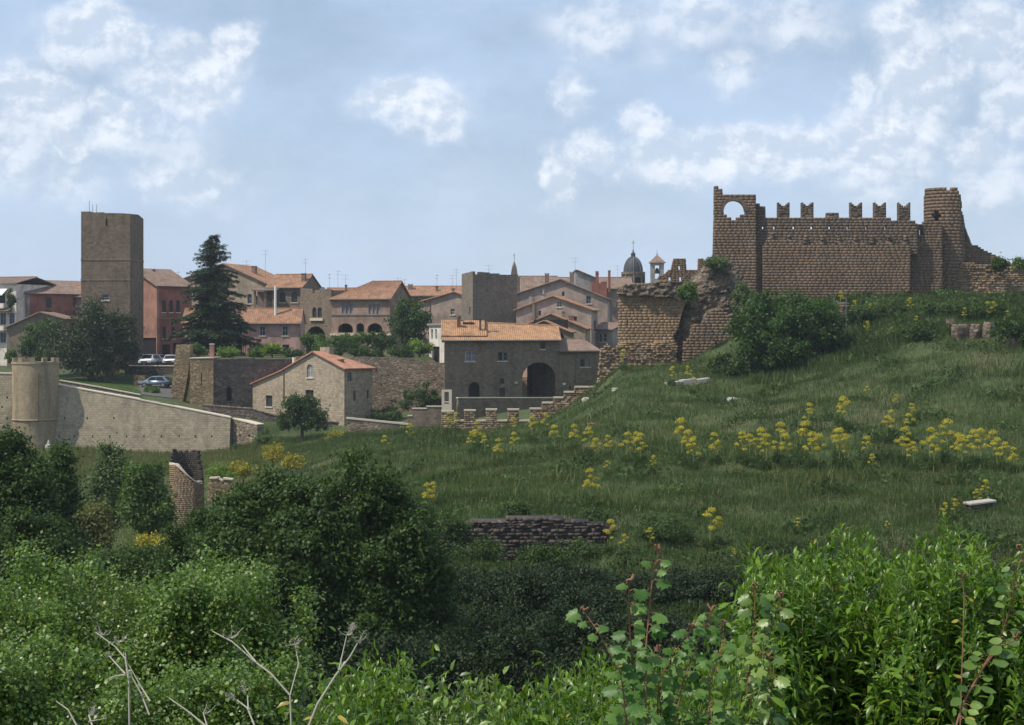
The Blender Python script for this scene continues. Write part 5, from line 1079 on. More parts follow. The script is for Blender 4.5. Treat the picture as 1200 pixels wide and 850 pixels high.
for k in range(15):
    a = math.pi*1.03+(math.pi*.86)*k/14; h = hf(a)+.10; q = [Vector((r*math.cos(a), r*math.sin(a), h+dz)) for r, dz in ((1.31, 0), (1.31, .13), (.98, .13), (.98, 0))]; q = [bm.verts.new(c) for c in q]
    if prev:
        for i in range(4): bm.faces.new((prev[i], prev[(i+1) % 4], q[(i+1) % 4], q[i]))
    prev = q
bobj('capping', bm, M['coping'], ht)
pwall('broken_wall_stub', 'short broken wall with white capping beside the hollow ruined tower', [(243, 590), (273, 590), (272, 563), (262, 562), (260, 565), (256, 561), (246, 561.5), (243, 570)], 126, .4, 'rubble_warm', (), 'wall', 'coping')

# ------------------------------------------------------------------ stones, slab, iron frame
def rock(name, label, px, py, D, sx, sy, sz, m, seed, cat='stone', rz=0, tilt=0, group=None):
    R = random.Random(seed); bm = bmesh.new(); bmesh.ops.create_icosphere(bm, subdivisions=3, radius=1)
    for v in bm.verts:
        c = v.co; k = 1+.16*math.sin(c.x*5+seed)+.13*math.sin(c.y*6+seed*2)+.12*math.sin(c.z*7+seed*3); c *= k*R.uniform(.95, 1.05)
        v.co = Vector((max(-.8, min(.8, c.x))*sx, max(-.8, min(.8, c.y))*sy, max(-.8, min(.75, c.z))*sz))
    x = X(px, D); o = bobj(name, bm, M[m], None, (x, D, Z(py, D))); o.rotation_euler = (tilt, tilt*.6, rz); return tag(o, label, cat, group)
g0 = ground(805, 452, 140, 175)
sl = empty('fallen_marble_slab', tuple(g0+Vector((0, 0, -.1))), 'long pale fallen marble slab on the grass below the ruins', 'slab', rz=.25); sl.rotation_euler[1] = -.12
bm = bmesh.new(); 
for k, (a, b_, h) in enumerate(((-1.9, -.4, .55), (-.38, 1.0, .62), (1.02, 2.3, .5))): box(bm, (a, 0, -.5), (b_, .9, h)); 
bmesh.ops.bevel(bm, geom=bm.edges[:], offset=.05, segments=1, affect='EDGES'); bobj('slab_block', bm, M['marble'], sl)
for k, (px, py, D, s, m, lab) in enumerate(((722, 458, 150, .35, 'marble', 'small pale boulder low on the grass slope under the ruined wall foot'), (858, 470, 150, .4, 'marble', 'flat pale stone lying in the grass right of the marble slab'),
     (693, 500, 150, .4, 'rubble_warm', 'small brown stone among the fennel on the low slope'), (688, 470, 165, .45, 'marble', 'pale stone beside the crenellated wall on the slope'))):
    rock('boulder', lab, px, py, ground(px, py, 120, 178).y, s*1.4, s, s, m, 70+k, 'boulder', k*.7)
for k, (px, py, s, h, lab) in enumerate(((1114, 378, .5, .9, 'small upright grey stone left of the tall rock slabs under the low wall'), (1127, 390, 1.0, 1.5, 'leaning broad grey rock slab near the right edge of the photo'), (1142, 388, .7, 1.3, 'narrow grey rock slab between two wider ones'), (1158, 386, .9, 1.3, 'rightmost tall grey rock slab on the slope'), (1187, 400, 1.0, .8, 'low dark rock at the right edge of the slope'))):
    D = ground(px, py+8, 120, 178).y; rock('rock_slab', lab, px, py+5, D, s*.95, .6, h*1.0, 'crag', 80+k, 'rock', k*.4, .08*k-.1)
D = 164; hut = empty('dark_stone_stub', (X(992, D), D, Z(398, D)), 'dark reddish masonry stub on the slope behind the iron frame', 'ruin')
V = blockwall('masonry', [(972, 412), (1010, 412), (1006, 388), (1000, 366), (994, 356), (984, 354), (979, 372)], [], D+.6, 2.0, 'tuff', 'core', hut, origin=tuple(hut.location), bw=.4, bh=.25, jit=.08, rag=.2, seed=61, hj=.2)
fr = empty('iron_frame', (X(985, D), D, Z(394, D)), 'upright rectangular rusty iron frame standing before the dark masonry stub', 'frame')
s_ = D/F
for a in (-6.2, -1.5, 6.4):
    bm = bmesh.new(); box(bm, (a*s_-.05, -.05, -.4), (a*s_+.05, .05, 27*s_)); bobj('upright', bm, M['metal'], fr)
for zz_, x0, x1 in ((1*s_, -6.2, 6.4), (26*s_, -8, 8), (38*s_, -12, 10)):
    bm = bmesh.new(); box(bm, (x0*s_, -.07, zz_), (x1*s_, -.051, zz_+.1)); bobj('crossbar', bm, M['metal'], fr)
for a in (-7.6, 6.4):
    bm = bmesh.new(); box(bm, (a*s_-.04, -.04, 27*s_+.002), (a*s_+.04, .04, 46*s_)); bobj('post', bm, M['metal'], fr)
ws = ground(1150, 598, 80, 130)
wb = empty('pale_stone_block', tuple(ws+Vector((0, 0, -.1))), 'pale flat topped stone block in the grass at right above the bushes', 'stone block', rz=.2); wb.scale = (.8, .8, .8); wb.rotation_euler[1] = -.1
bm = bmesh.new(); box(bm, (-.85, -.4, 0), (.85, .5, .55)); bmesh.ops.bevel(bm, geom=bm.edges[:], offset=.06, segments=1, affect='EDGES'); bobj('block', bm, M['purple'], wb)
bm = bmesh.new(); box(bm, (-.95, -.5, .552), (.9, .58, .72)); bmesh.ops.bevel(bm, geom=bm.edges[:], offset=.04, segments=1, affect='EDGES'); bobj('top_slab', bm, M['marble'], wb)
blockwall('stone_ledge', [(960, 622), (1085, 618), (1078, 604), (1050, 600), (1020, 601), (985, 604)], [], 93, 1.2, 'fieldstone', 'core_dark', None, 'dark low stone ledge in the meadow left of the pale block', 'ledge', bw=.45, bh=.2, jit=.15, hj=.3, rag=.3, seed=62)
blockwall('far_stone_ledge', [(800, 560), (800, 560.1), (801, 560.1)], [], 93, 1.2, 'tuff_grey', 'core', None, 'x', 'ledge', seed=63) if False else None

# ------------------------------------------------------------------ road, lawn
def sheet(name, pts, m, kind='structure', dz=.05, n=14):
    """strip over the ground between left and right photo columns at a list of distances"""
    V = []; 
    for (D, a, b_) in pts:
        for k in range(n+1):
            x = X(a+(b_-a)*k/n, D); V.append((x, D, zg(x, D)+dz))
    Fx = [(r*(n+1)+k, r*(n+1)+k+1, (r+1)*(n+1)+k+1, (r+1)*(n+1)+k) for r in range(len(pts)-1) for k in range(n)]
    return tag(npmesh(name, V, Fx, M[m], smooth=True), kind=kind)
sheet('road', [(D, 166+(D-212)*-.2 if D < 236 else 150, 203-(D-212)*.1) for D in np.arange(211, 236.5, .5)], 'asphalt', dz=.07)
sheet('parking_pavement', [(D, 140, 212) for D in np.arange(240, 252, 1.0)], 'asphalt', dz=.06)
# ------------------------------------------------------------------ cars
M['car_silver'] = flat('silver_car_paint', (.55, .57, .60), .3, .2, .02); M['car_grey'] = flat('grey_blue_car_paint', (.16, .20, .25), .3, .3, .02); M['car_white'] = flat('white_car_paint', (.68, .70, .72), .3, 0, .02)
M['rubber'] = flat('black_rubber', (.02, .02, .02), .8); M['lampglass'] = flat('headlight_glass', (.7, .72, .75), .1); M['chrome'] = flat('bright_rim', (.4, .4, .42), .3, .8)
def car(label, x, D, z, rz, paint, group='cars parked by the square tower', tall=0.0, suv=False):
    r = empty('parked_car', (x, D, z), label, 'car', group, rz); L, W_, H = (4.2, 1.74, 1.5+tall)
    # side profile (along local y, nose towards -y)
    hood, roof = .92+tall*.4, H
    P_ = [(-2.1, .35), (-2.1, .62), (-2.02, .78), (-1.2, hood), (-.45, roof-.06), (-.1, roof), (1.25, roof-.04), (1.95, .98+tall*.3), (2.08, .85), (2.1, .38)]
    bm = bmesh.new(); sec = [(-1, 0), (-.94, 1), (.94, 1), (1, 0)]
    ring = []
    for sx in (-1, 1):
        ring.append([bm.verts.new((sx*W_/2*(1-.17*max(0, (z_-.95)/(H-.95))), y_, z_)) for y_, z_ in P_])
    n = len(P_)
    for k in range(n): bm.faces.new((ring[0][k], ring[0][(k+1) % n], ring[1][(k+1) % n], ring[1][k]))
    for s_ in (0, 1): bm.faces.new(ring[s_])
    bmesh.ops.bevel(bm, geom=[e for e in bm.edges], offset=.05, segments=2, affect='EDGES'); bobj('body', bm, M[paint], r, smooth=True)
    def glass(name, q):
        bm = bmesh.new(); bm.faces.new([bm.verts.new(c) for c in q]); o = bmesh.ops.extrude_face_region(bm, geom=bm.faces[:]); 
        bobj(name, bm, M['glass'], r)
    k = .17; wx = lambda z_: W_/2*(1-k*max(0, (z_-.95)/(H-.95)))
    h0, h1 = hood+.06, roof-.1
    def lerpy(z_, a, b_): return a[0]+(b_[0]-a[0])*(z_-a[1])/(b_[1]-a[1])
    y0, y1 = lerpy(h0, P_[3], P_[4]), lerpy(h1, P_[3], P_[4])
    nrm = Vector((0, -(P_[4][1]-P_[3][1]), (P_[4][0]-P_[3][0]))).normalized()*.012; 
    for nm, (ya, yb) in (('windscreen', (y0, y1)),):
        q = [Vector((-wx(h0)+.1, ya, h0)), Vector((wx(h0)-.1, ya, h0)), Vector((wx(h1)-.1, yb, h1)), Vector((-wx(h1)+.1, yb, h1))]; glass(nm, [c+nrm for c in q])
    ya, yb = lerpy(h0, P_[7], P_[6]), lerpy(h1, P_[7], P_[6]); q = [Vector((-wx(h0)+.1, ya+.012, h0)), Vector((wx(h0)-.1, ya+.012, h0)), Vector((wx(h1)-.1, yb+.012, h1)), Vector((-wx(h1)+.1, yb+.012, h1))]; glass('rear_window', q)
    for sx in (-1, 1):
        for (u0, u1, v0, v1) in ((-.9, .28, -.35, .28), (.34, 1.55, .34, 1.15)):
            q = [(sx*(wx(h0)+.012), u0, h0), (sx*(wx(h0)+.012), u1, h0), (sx*(wx(h1)+.012), v1, h1), (sx*(wx(h1)+.012), v0, h1)]; glass('side_window', q)
        bm = bmesh.new(); box(bm, (min(sx*.48, sx*.8), -2.13, .62), (max(sx*.48, sx*.8), -2.07, .78)); bobj('headlight', bm, M['lampglass'], r)
        bm = bmesh.new(); box(bm, (min(sx*.55, sx*.82), 2.07, .68), (max(sx*.55, sx*.82), 2.12, .84)); bobj('tail_light', bm, M['red'], r)
        bm = bmesh.new(); box(bm, (min(sx*.9, sx*1.05), -.8, .95), (max(sx*.9, sx*1.05), -.68, 1.1)); bobj('mirror', bm, M[paint], r)
    bm = bmesh.new(); box(bm, (-.45, -2.135, .5), (.45, -2.105, .72)); bobj('grille', bm, M['rubber'], r)
    bm = bmesh.new(); box(bm, (-.85, -2.14, .3), (.85, -2.02, .45)); box(bm, (-.85, 2.02, .3), (.85, 2.14, .45)); bobj('bumper', bm, M['rubber'], r)
    for sx in (-1, 1):
        for y_ in (-1.3, 1.3):
            bm = bmesh.new(); bmesh.ops.create_cone(bm, segments=20, radius1=.33, radius2=.33, depth=.22, cap_ends=True, matrix=Matrix.Translation((sx*.80, y_, .33)) @ Matrix.Rotation(math.pi/2, 4, 'Y')); wh = bobj('wheel', bm, M['rubber'], r)
            bm = bmesh.new(); bmesh.ops.create_cone(bm, segments=12, radius1=.2, radius2=.2, depth=.03, cap_ends=True, matrix=Matrix.Translation((sx*.92, y_, .33)) @ Matrix.Rotation(math.pi/2, 4, 'Y')); bobj('rim', bm, M['chrome'], wh)
    return r
for lab, px, D, rz, paint, tall in (('silver car facing the camera, nearest to the square tower', 174.5, 243, -.12, 'car_white', .15), ('pale car mostly hidden behind the silver one in the middle of the row', 186, 248, 1.2, 'car_silver', 0),
     ('white car facing the camera beside the leaning buttress', 200, 243, .05, 'car_silver', .05), ('white car half hidden by the square tower', 163.5, 247, .9, 'car_white', .1)):
    x = X(px, D); car(lab, x, D, zg(x, D)+.06, rz, paint, tall=tall)
x = X(183, 227); car('grey blue sedan parked sideways on the lower road', x, 227, zg(x, 227)+.08, -1.75, 'car_grey')
# ------------------------------------------------------------------ antennas on the roofs
for k, (px, y0, y1, D, lab) in enumerate(((289, 305, 335, 270, 'thin mast above the ochre palace'), (311, 293, 325, 266, 'tall aerial over the arched window house'), (358, 303, 325, 261, 'forked aerial above the arched window house gable'), (386, 321, 345, 268, 'short aerial on the low tiled house'),
     (396, 317, 345, 275, 'many armed aerial above the arcaded palace'), (405, 322, 345, 275, 'thin aerial left of the hipped roof'), (466, 325, 335, 258, 'small aerial on the hipped roof ridge'), (474, 327, 345, 286, 'aerial right of the hipped roof'), (512, 322, 337, 288, 'wide aerial on the orange roofed house'),
     (535, 315, 340, 288, 'aerial just left of the grey square tower'), (573, 310, 322, 249, 'aerial on the grey square tower'), (674, 302, 320, 288, 'aerial on the rear grey gable'), (724, 311, 335, 300, 'faint aerial beside the church dome'), (165, 308, 322, 255, 'aerial beside the square tower'), (209, 318, 328, 256, 'little aerial at the end of the red house roof'), (530, 322, 338, 288, 'slim aerial over the orange roofed house'))):
    z0, z1 = Z(y1, D), Z(y0, D); r = empty('roof_aerial', (X(px, D), D, z0-.5), lab, 'aerial', 'television aerials on the roofs', .6*k)
    bm = bmesh.new(); tube(bm, [(0, 0, -.5), (0, 0, z1-z0+.5)], .02, 5); bobj('mast', bm, M['iron'], r)
    H_ = z1-z0+.5; bm = bmesh.new()
    for j in range(2):
        zz_ = H_-.15-.55*j; tube(bm, [(-.7, 0, zz_), (.7, 0, zz_)], .012, 4)
        for i in range(6): tube(bm, [(-.65+.26*i, -.25+.02*i, zz_), (-.65+.26*i, .25-.02*i, zz_)], .008, 4)
    bobj('aerial_head', bm, M['iron'], r)
# ================================================================== TREES OF THE TOWN
tree('oak_tree', 'big dark round evergreen oak in front of the square tower', 107, 354, 447, 98, 232, 'oak', .34, 34000, 1, trunk=.2, gap=.01, nl=18, clump=1.0, shell=.4)
tree('oak_tree', 'smaller lighter evergreen oak at the left side of the big dark oak', 49, 374, 440, 50, 238, 'darkleaf', .32, 12000, 2, gap=.12, nl=9, clump=.8)
def conifer(name, label, px, y0, y1, wpx, D, seed):
    r = np.random.default_rng(seed); R = random.Random(seed); zb = Z(y1, D); H = Z(y0, D)-zb; Wd = wpx/F*D/2
    root = empty(name, (X(px, D), D, zb), label, 'conifer'); bm = bmesh.new()
    tube(bm, [(0, 0, -.6), (.1, 0, H*.5), (-.05, 0, H*.98)], [.42, .25, .04], 8); Pp, Dd, Uu, S_ = [], [], [], []
    z = H*.07
    while z < H*.985:
        f = (z/H); rad = Wd*min(1, .72+f*2.2)*(1-max(0, f-.16)/.86)**.64
        nb = 7 if f < .7 else 6
        for k in range(nb):
            a = R.uniform(0, 6.283); L_ = max(.22, rad*R.choice((.6, .75, .9, 1.0, 1.18))*R.uniform(.9, 1.1)); dz = L_*(R.uniform(-.12, .10) if f < .75 else R.uniform(.0, .5))
            tip = Vector((math.cos(a)*L_, math.sin(a)*L_, z+dz)); st = Vector((0, 0, z)); md = st.lerp(tip, .55)+Vector((0, 0, .12*L_))
            tube(bm, [st, md, tip], [.07*(1-f)+.02, .04, .012], 4)
            n = int(40*L_)+18
            t = r.random(n)**.7; p0 = np.where(t[:, None] < .55, np.array(st)+(np.array(md)-np.array(st))*t[:, None]/.55, np.array(md)+(np.array(tip)-np.array(md))*(t[:, None]-.55)/.45)
            side = np.array([-math.sin(a), math.cos(a), 0]); wdt = L_*.20*(1.15-t)
            p0 = p0+side*(r.normal(size=n)*wdt)[:, None]+np.array([0, 0, 1])*(r.normal(size=n)*.10-.10)[:, None]
            Pp.append(p0); Dd.append(np.array([math.cos(a), math.sin(a), -.15])+side*r.normal(size=(n, 1))*.8+r.normal(size=(n, 3))*.25); Uu.append(np.array([0, 0, 1.0])+r.normal(size=(n, 3))*.35); S_.append(.42*(1.05-.55*f)*(.6+.7*r.random(n)))
        z += max(.16, .33*(1-f*.4))
    bobj('trunk', bm, M['bark'], root, smooth=True)
    V, Fa = leaves(np.concatenate(Pp), np.concatenate(Dd), np.concatenate(Uu), np.concatenate(S_)); npmesh('crown', V, Fa, M['conifer'], root); return root
conifer('tall_conifer', 'tall dark pointed conifer towering over the pink house', 250, 275, 421, 88, 231, 5)
tree('round_tree', 'rounded dark tree between the arcaded palace and the lilac house', 481, 352, 418, 46, 234, 'darkleaf', .32, 8000, 6, gap=.1, nl=10, clump=.8)
tree('garden_tree', 'light yellow green garden tree beside the white side house', 492, 397, 421, 30, 222, 'lightleaf', .28, 2400, 7, gap=.2, nl=7, clump=.5)
tree('garden_tree', 'small clipped round tree in front of the dark archway', 361, 390, 416, 24, 226, 'midleaf', .24, 2600, 8, gap=.3, nl=6, clump=.4)
for k, (px, y0, wp, mt, lab) in enumerate(((386, 392, 34, 'midleaf', 'leftmost of the three wide garden trees on the terrace'), (417, 391, 42, 'midleaf', 'middle wide garden tree under the arcades'), (447, 388, 36, 'darkleaf', 'right wide garden tree beside the rounded dark tree'))):
    tree('garden_tree', lab, px, y0, 419, wp, 223+k, mt, .26, 3600, 20+k, group='garden trees on the terrace', gap=.2, nl=9, clump=.5)
for k, (px, y0, y1, wp, D, mt, lab) in enumerate(((266, 405, 421, 22, 219, 'lightleaf', 'round light green bush on the terrace edge under the conifer'), (300, 408, 420, 16, 220, 'midleaf', 'green bush by the garden porch'), (343, 410, 420, 18, 221, 'darkleaf', 'low dark bush at the pink house corner'),
     (232, 402, 421, 20, 222, 'midleaf', 'bush behind the bastion under the conifer'), (178, 451, 467, 15, 217, 'midleaf', 'small round bush on the lawn by the lower road'), (14, 411, 424, 12, 252, 'midleaf', 'green bush in the arch of the stone shed'),
     (490, 450, 496, 54, 207, 'darkleaf', 'big dark bush against the village wall'), (455, 474, 498, 34, 206, 'midleaf', 'lower green bush left of the big dark wall bush'), (509, 455, 492, 28, 207.5, 'darkleaf', 'dark bush behind the small portal'),
     (156, 405, 424, 16, 236, 'darkleaf', 'dark shrub at the foot of the square tower'), (432, 482, 502, 30, 205, 'midleaf', 'low bush in the corner right of the farmhouse'),
     (382, 402, 420, 20, 219, 'midleaf', 'bush directly behind the farmhouse chimney'), (13, 340, 362, 9, 262, 'darkleaf', 'potted climbing plant on the apartment house balcony'))):
    tree('garden_shrub', lab, px, y0, y1, wp, D, mt, .24, 1500+30*wp, 30+k, 'shrub', gap=.05, nl=6, clump=.4, tr=.06)
pr_ = empty('palm_shrub', (X(319, 219), 219, Z(422, 219)), 'spreading pale palm like shrub in front of the pink house', 'shrub')
r = np.random.default_rng(8); n = 260; a = r.random(n)*6.283; el = r.random(n)*1.2; d = np.stack([np.cos(a)*np.cos(el), np.sin(a)*np.cos(el), np.sin(el)], -1)
V, Fa = leaves(np.tile([0, 0, .7], (n, 1))+d*.2, d, np.array([0, 0, 1.])+r.normal(size=(n, 3))*.2, 1.3+.6*r.random(n), (T_LANCE[0]*np.array([1, .5, 1]), T_LANCE[1])); npmesh('fronds', V, Fa, M['lightleaf'], pr_)
bm = bmesh.new(); tube(bm, [(0, 0, -.4), (0, 0, .8)], .12, 6); bobj('trunk', bm, M['bark'], pr_)
for px, wp, lab in ((388, 44, 'low hedge along the terrace edge behind the farmhouse chimney'), (432, 48, 'low hedge along the terrace edge above the village wall'), (470, 40, 'low hedge on the terrace under the rounded dark tree')):
    tree('garden_hedge', lab, px, 405, 420.5, wp, 216.8, 'darkleaf', .24, 2600, 700+px, 'hedge', gap=0, nl=9, clump=.4, tr=.05)
# tree on the road verge
L = [(0, 0, 3.9, 1.7, 1.5, 1.2), (-1.5, 0, 3.0, 1.15, 1.0, .95), (1.6, .2, 3.1, 1.2, 1.1, 1.0), (-.6, -.6, 4.6, 1.2, 1.1, .85), (.7, .3, 4.7, 1.0, 1.0, .8), (-2.0, .3, 2.4, .7, .7, .6), (2.2, -.2, 2.1, .7, .7, .55), (0, .5, 2.8, 1.6, 1.3, .9), (.9, -.7, 2.6, 1.0, .9, .8)]
tree('round_tree', 'dark domed tree with bare trunk standing alone before the stone farmhouse', 354, 458, 522, 58, 188, 'darkleaf', .24, 11000, 50, lobes=L, gap=.28, clump=.6, tr=.2)
# ================================================================== THE HILL
tree('fig_bush', 'huge round dark green bush on the slope below the castle', 922, 346, 449, 122, 157, 'fig', .26, 40000, 51, cat='bush', gap=.0, nl=24, clump=.75, tr=.2, shell=.4)
for k, (px, y0, y1, wp, D, mt, lab) in enumerate(((903, 345, 372, 44, 168, 'midleaf', 'green shrub between the rubble mass and the castle wall'), (1085, 378, 402, 50, 158, 'darkleaf', 'dark shrub in the hollow below the right end of the castle'), (1060, 384, 402, 34, 157, 'darkleaf', 'small dark shrub left of the hollow under the castle'),
     (1150, 350, 384, 60, 165, 'darkleaf', 'dark shrub above the grey rock slabs'), (1190, 362, 412, 50, 160, 'darkleaf', 'dark shrub at the right edge of the photo above the slope'), (1045, 352, 378, 60, 167, 'weeds', 'bluish shrub against the foot of the curtain wall'), (1105, 352, 378, 60, 167, 'weeds', 'bluish shrub under the curtain end'),
     (1010, 358, 384, 40, 168, 'weeds', 'bluish shrub right of the iron frame'), (955, 352, 372, 34, 170, 'midleaf', 'shrub left of the iron frame'), (806, 332, 352, 20, 171.5, 'midleaf', 'plant growing from the top of the ruined bastion wall'), (872, 330, 355, 20, 173, 'greyleaf', 'grey green plant growing on the right shoulder of the rubble mass'),
     (840, 303, 315, 24, 175, 'greyleaf', 'weeds growing on the crest of the rubble mass'), (1172, 305, 318, 14, 181, 'darkleaf', 'dark tuft on top of the low ruin wall'), (1196, 305, 315, 16, 183, 'midleaf', 'green tuft at the far end of the low ruin wall'), (850, 415, 445, 40, 166, 'darkleaf', 'shadowy shrub at the foot of the reddish masonry panel'),
     (780, 605, 640, 80, 86, 'weeds', 'low weed mound right of the dry stone field wall'), (700, 594, 618, 34, 91, 'darkleaf', 'dark shrub on the right end of the field wall'), (560, 632, 662, 60, 87.6, 'weeds', 'weeds overgrowing the left foot of the field wall'), (640, 640, 664, 70, 87.4, 'darkleaf', 'dark weeds at the middle foot of the field wall'), (690, 634, 662, 40, 87.6, 'weeds', 'weeds hanging at the right end of the field wall'), (530, 606, 630, 34, 88.4, 'darkleaf', 'dark plant covering the left corner of the field wall'), (606, 588, 612, 40, 93, 'weeds', 'low weeds over the middle of the field wall'))):
    if px not in (560, 640, 690, 530, 806, 872, 840, 1172, 1196): D = min(ground(px, y1-4, 80, 178).y+.5, 177)
    tree('hill_shrub', lab, px, y0, y1, wp, D, mt, .22 if D > 100 else .13, 1600+50*wp, 80+k, 'shrub', gap=0, nl=8, clump=.5, tr=.05)
for k, (px, y0, y1, wp, D, mt, lab) in enumerate(((285, 538, 562, 30, 138, 'yellow_dim', 'yellow flowering broom just right of the hollow ruined tower'), (320, 520, 542, 26, 152, 'yellow_dim', 'yellow flowering broom left of the domed tree'), (343, 532, 552, 24, 142, 'yellow_dim', 'lower yellow flowering broom below the domed tree'),
     (262, 541, 566, 36, 138, 'lightleaf', 'fresh green bush behind the broken wall stub'), (393, 503, 522, 30, 186, 'yellow_dim', 'yellow flowering broom right of the domed tree'), (308, 503, 530, 22, 185, 'midleaf', 'green bush at the end of the rampart'), (278, 520, 531, 9, 196, 'darkleaf', 'weed growing on the short rampart end wall'), (178, 628, 650, 40, 95, 'yellow_dim', 'faint yellow flowers between the valley trees'))):
    tree('flowering_broom' if 'yellow' in mt else 'valley_shrub', lab, px, y0, y1, wp, D, mt, .15, 1300+30*wp, 110+k, 'shrub', gap=0, nl=8, clump=.4, tr=.05)
# ================================================================== VALLEY TREES
tree('valley_tree', 'tall dark green tree at the far left edge of the valley', 8, 503, 700, 100, 68, 'darkleaf', .15, 42000, 131, gap=.1, nl=16, clump=.5)
tree('valley_tree', 'dark rounded tree beside the far left tree, in front of the rampart', 62, 518, 700, 60, 72, 'darkleaf', .14, 28000, 132, gap=.1, nl=14, clump=.45)
tree('valley_tree', 'dark tree low between the left trees and the near shrubs', 25, 600, 720, 120, 62, 'darkleaf', .14, 26000, 133, gap=.1, nl=12, clump=.5)
tree('valley_tree', 'grey green poplar like tree in front of the rampart', 128, 521, 640, 48, 112, 'greyleaf', .2, 17000, 134, gap=.06, nl=14, clump=.5)
tree('valley_tree', 'bright green bushy tree left of the hollow ruined tower', 172, 541, 642, 62, 104, 'midleaf', .2, 19000, 135, gap=.04, nl=14, clump=.5)
tree('valley_shrub', 'olive yellow shrub between the left trees and the poplar', 100, 588, 660, 62, 88, 'olive', .16, 11000, 136, 'shrub', gap=.02, nl=9, clump=.4)
tree('valley_shrub', 'low green shrub under the poplar', 130, 640, 690, 90, 76, 'weeds', .13, 11000, 137, 'shrub', gap=.02, nl=9, clump=.4)
tree('valley_shrub', 'dark shrub in the hollow below the ruined tower', 190, 632, 700, 90, 70, 'darkleaf', .13, 13000, 138, 'shrub', gap=.02, nl=9, clump=.4)
L = [(-2.3, 0, 6.0, 1.15, 1.4, 1.1), (-1.1, .4, 6.6, 1.2, 1.4, 1.0), (.5, 0, 6.2, 1.5, 1.6, 1.2), (2.0, 0, 6.8, 1.35, 1.5, 1.1), (3.1, .3, 5.6, 1.3, 1.4, 1.2), (-3.2, 0, 4.6, 1.0, 1.3, 1.2), (-2.2, -.8, 4.4, 1.5, 1.7, 1.5), (0, -1.0, 4.4, 1.8, 1.8, 1.7), (2.4, -.8, 4.2, 1.7, 1.7, 1.6), (4.0, 0, 4.1, 1.1, 1.2, 1.3),
     (-3.0, -.8, 2.4, 1.5, 1.6, 1.4), (-.8, -1.2, 2.2, 1.9, 1.8, 1.6), (2.2, -1, 2.0, 2.0, 1.8, 1.6), (4.0, -.3, 2.2, 1.2, 1.4, 1.4), (-3.9, 0, 3.3, .7, 1, .8), (-.2, -.6, 5.6, 1.0, 1, .8), (1.4, -1.6, 3.2, 1.1, .8, .9), (-1.6, -1.7, 3.2, 1.0, .8, .8), (3.4, -1.2, 5.0, .9, .8, .7)]
RB = random.Random(91)
L = [(x_, y_, z_, rx*.86, ry, rz*.86) for x_, y_, z_, rx, ry, rz in L]
for k in range(46):
    l = L[RB.randrange(1, 19)]; a_ = RB.uniform(0, 6.283); u_ = RB.uniform(-.3, 1); rr = math.sqrt(1-u_*u_*.9); s_ = RB.uniform(.32, .62)
    L.append((l[0]+math.cos(a_)*rr*l[3], l[1]-abs(math.sin(a_))*rr*l[4]*.9, l[2]+u_*l[5], s_, s_, s_*.85))
tree('valley_tree', 'very large dark leafy tree filling the middle of the valley', 362, 526, 790, 270, 58, 'darkleaf', .14, 110000, 140, lobes=L, gap=.1, clump=.42, tr=.28, zbase=-12.2)
tree('valley_tree', 'dark tree at the right shoulder of the very large valley tree', 478, 582, 760, 84, 66, 'darkleaf', .125, 26000, 141, gap=.05, nl=12, clump=.42, zbase=-12.6)
tree('valley_tree', 'dark low tree behind the near left shrubs', 240, 596, 740, 100, 64, 'darkleaf', .125, 26000, 142, gap=.05, nl=12, clump=.42)
for k, (px, y0, wp, D, lab) in enumerate(((530, 660, 100, 76, 'left dark bush under the field wall'), (590, 668, 100, 75, 'second dark bush under the field wall'), (655, 664, 110, 76, 'dark bush below the middle of the field wall'), (720, 668, 100, 75, 'dark bush below the right end of the field wall'),
     (790, 668, 110, 74, 'dark bush at the bottom of the meadow behind the lobed leaf shoots'), (860, 672, 110, 74, 'dark bush at the meadow foot left of the bright shrubs'), (560, 700, 130, 62, 'nearer dark bush in the valley centre'), (660, 706, 130, 60, 'nearer dark bush right of the valley centre'),
     (760, 720, 130, 58, 'nearer dark bush behind the lobed leaf shoots'), (450, 735, 130, 50, 'dark bush in front of the very large valley tree'), (490, 668, 70, 72, 'small dark bush at the foot of the large valley tree'), (625, 676, 60, 71, 'small pointed dark bush in the middle of the valley bottom'), (690, 684, 80, 69, 'small dark bush in front of the field wall bushes'), (600, 738, 110, 52, 'round dark bush above the bottom centre bushes'), (520, 735, 90, 54, 'dark bush between the large valley tree and the bottom bushes'), (700, 750, 110, 50, 'dark bush behind the reddish stems'), (830, 735, 110, 56, 'dark bush between the lobed shoots and the bright shrubs'), (930, 680, 110, 74, 'dark bush hidden partly by the tall bright shrub'), (1020, 690, 140, 70, 'dark bush behind the bright shrubs at right'))):
    tree('valley_bush', lab, px, y0+8-6*(k % 3), y0+130, wp, D, 'shadeleaf', .115, 15000, 150+k, 'bush', 'dark bushes along the valley bottom', gap=0, nl=11, clump=.38, tr=.06, zbase=min(Z(y0, D)-1.5, zg(X(px, D), D)-.1))
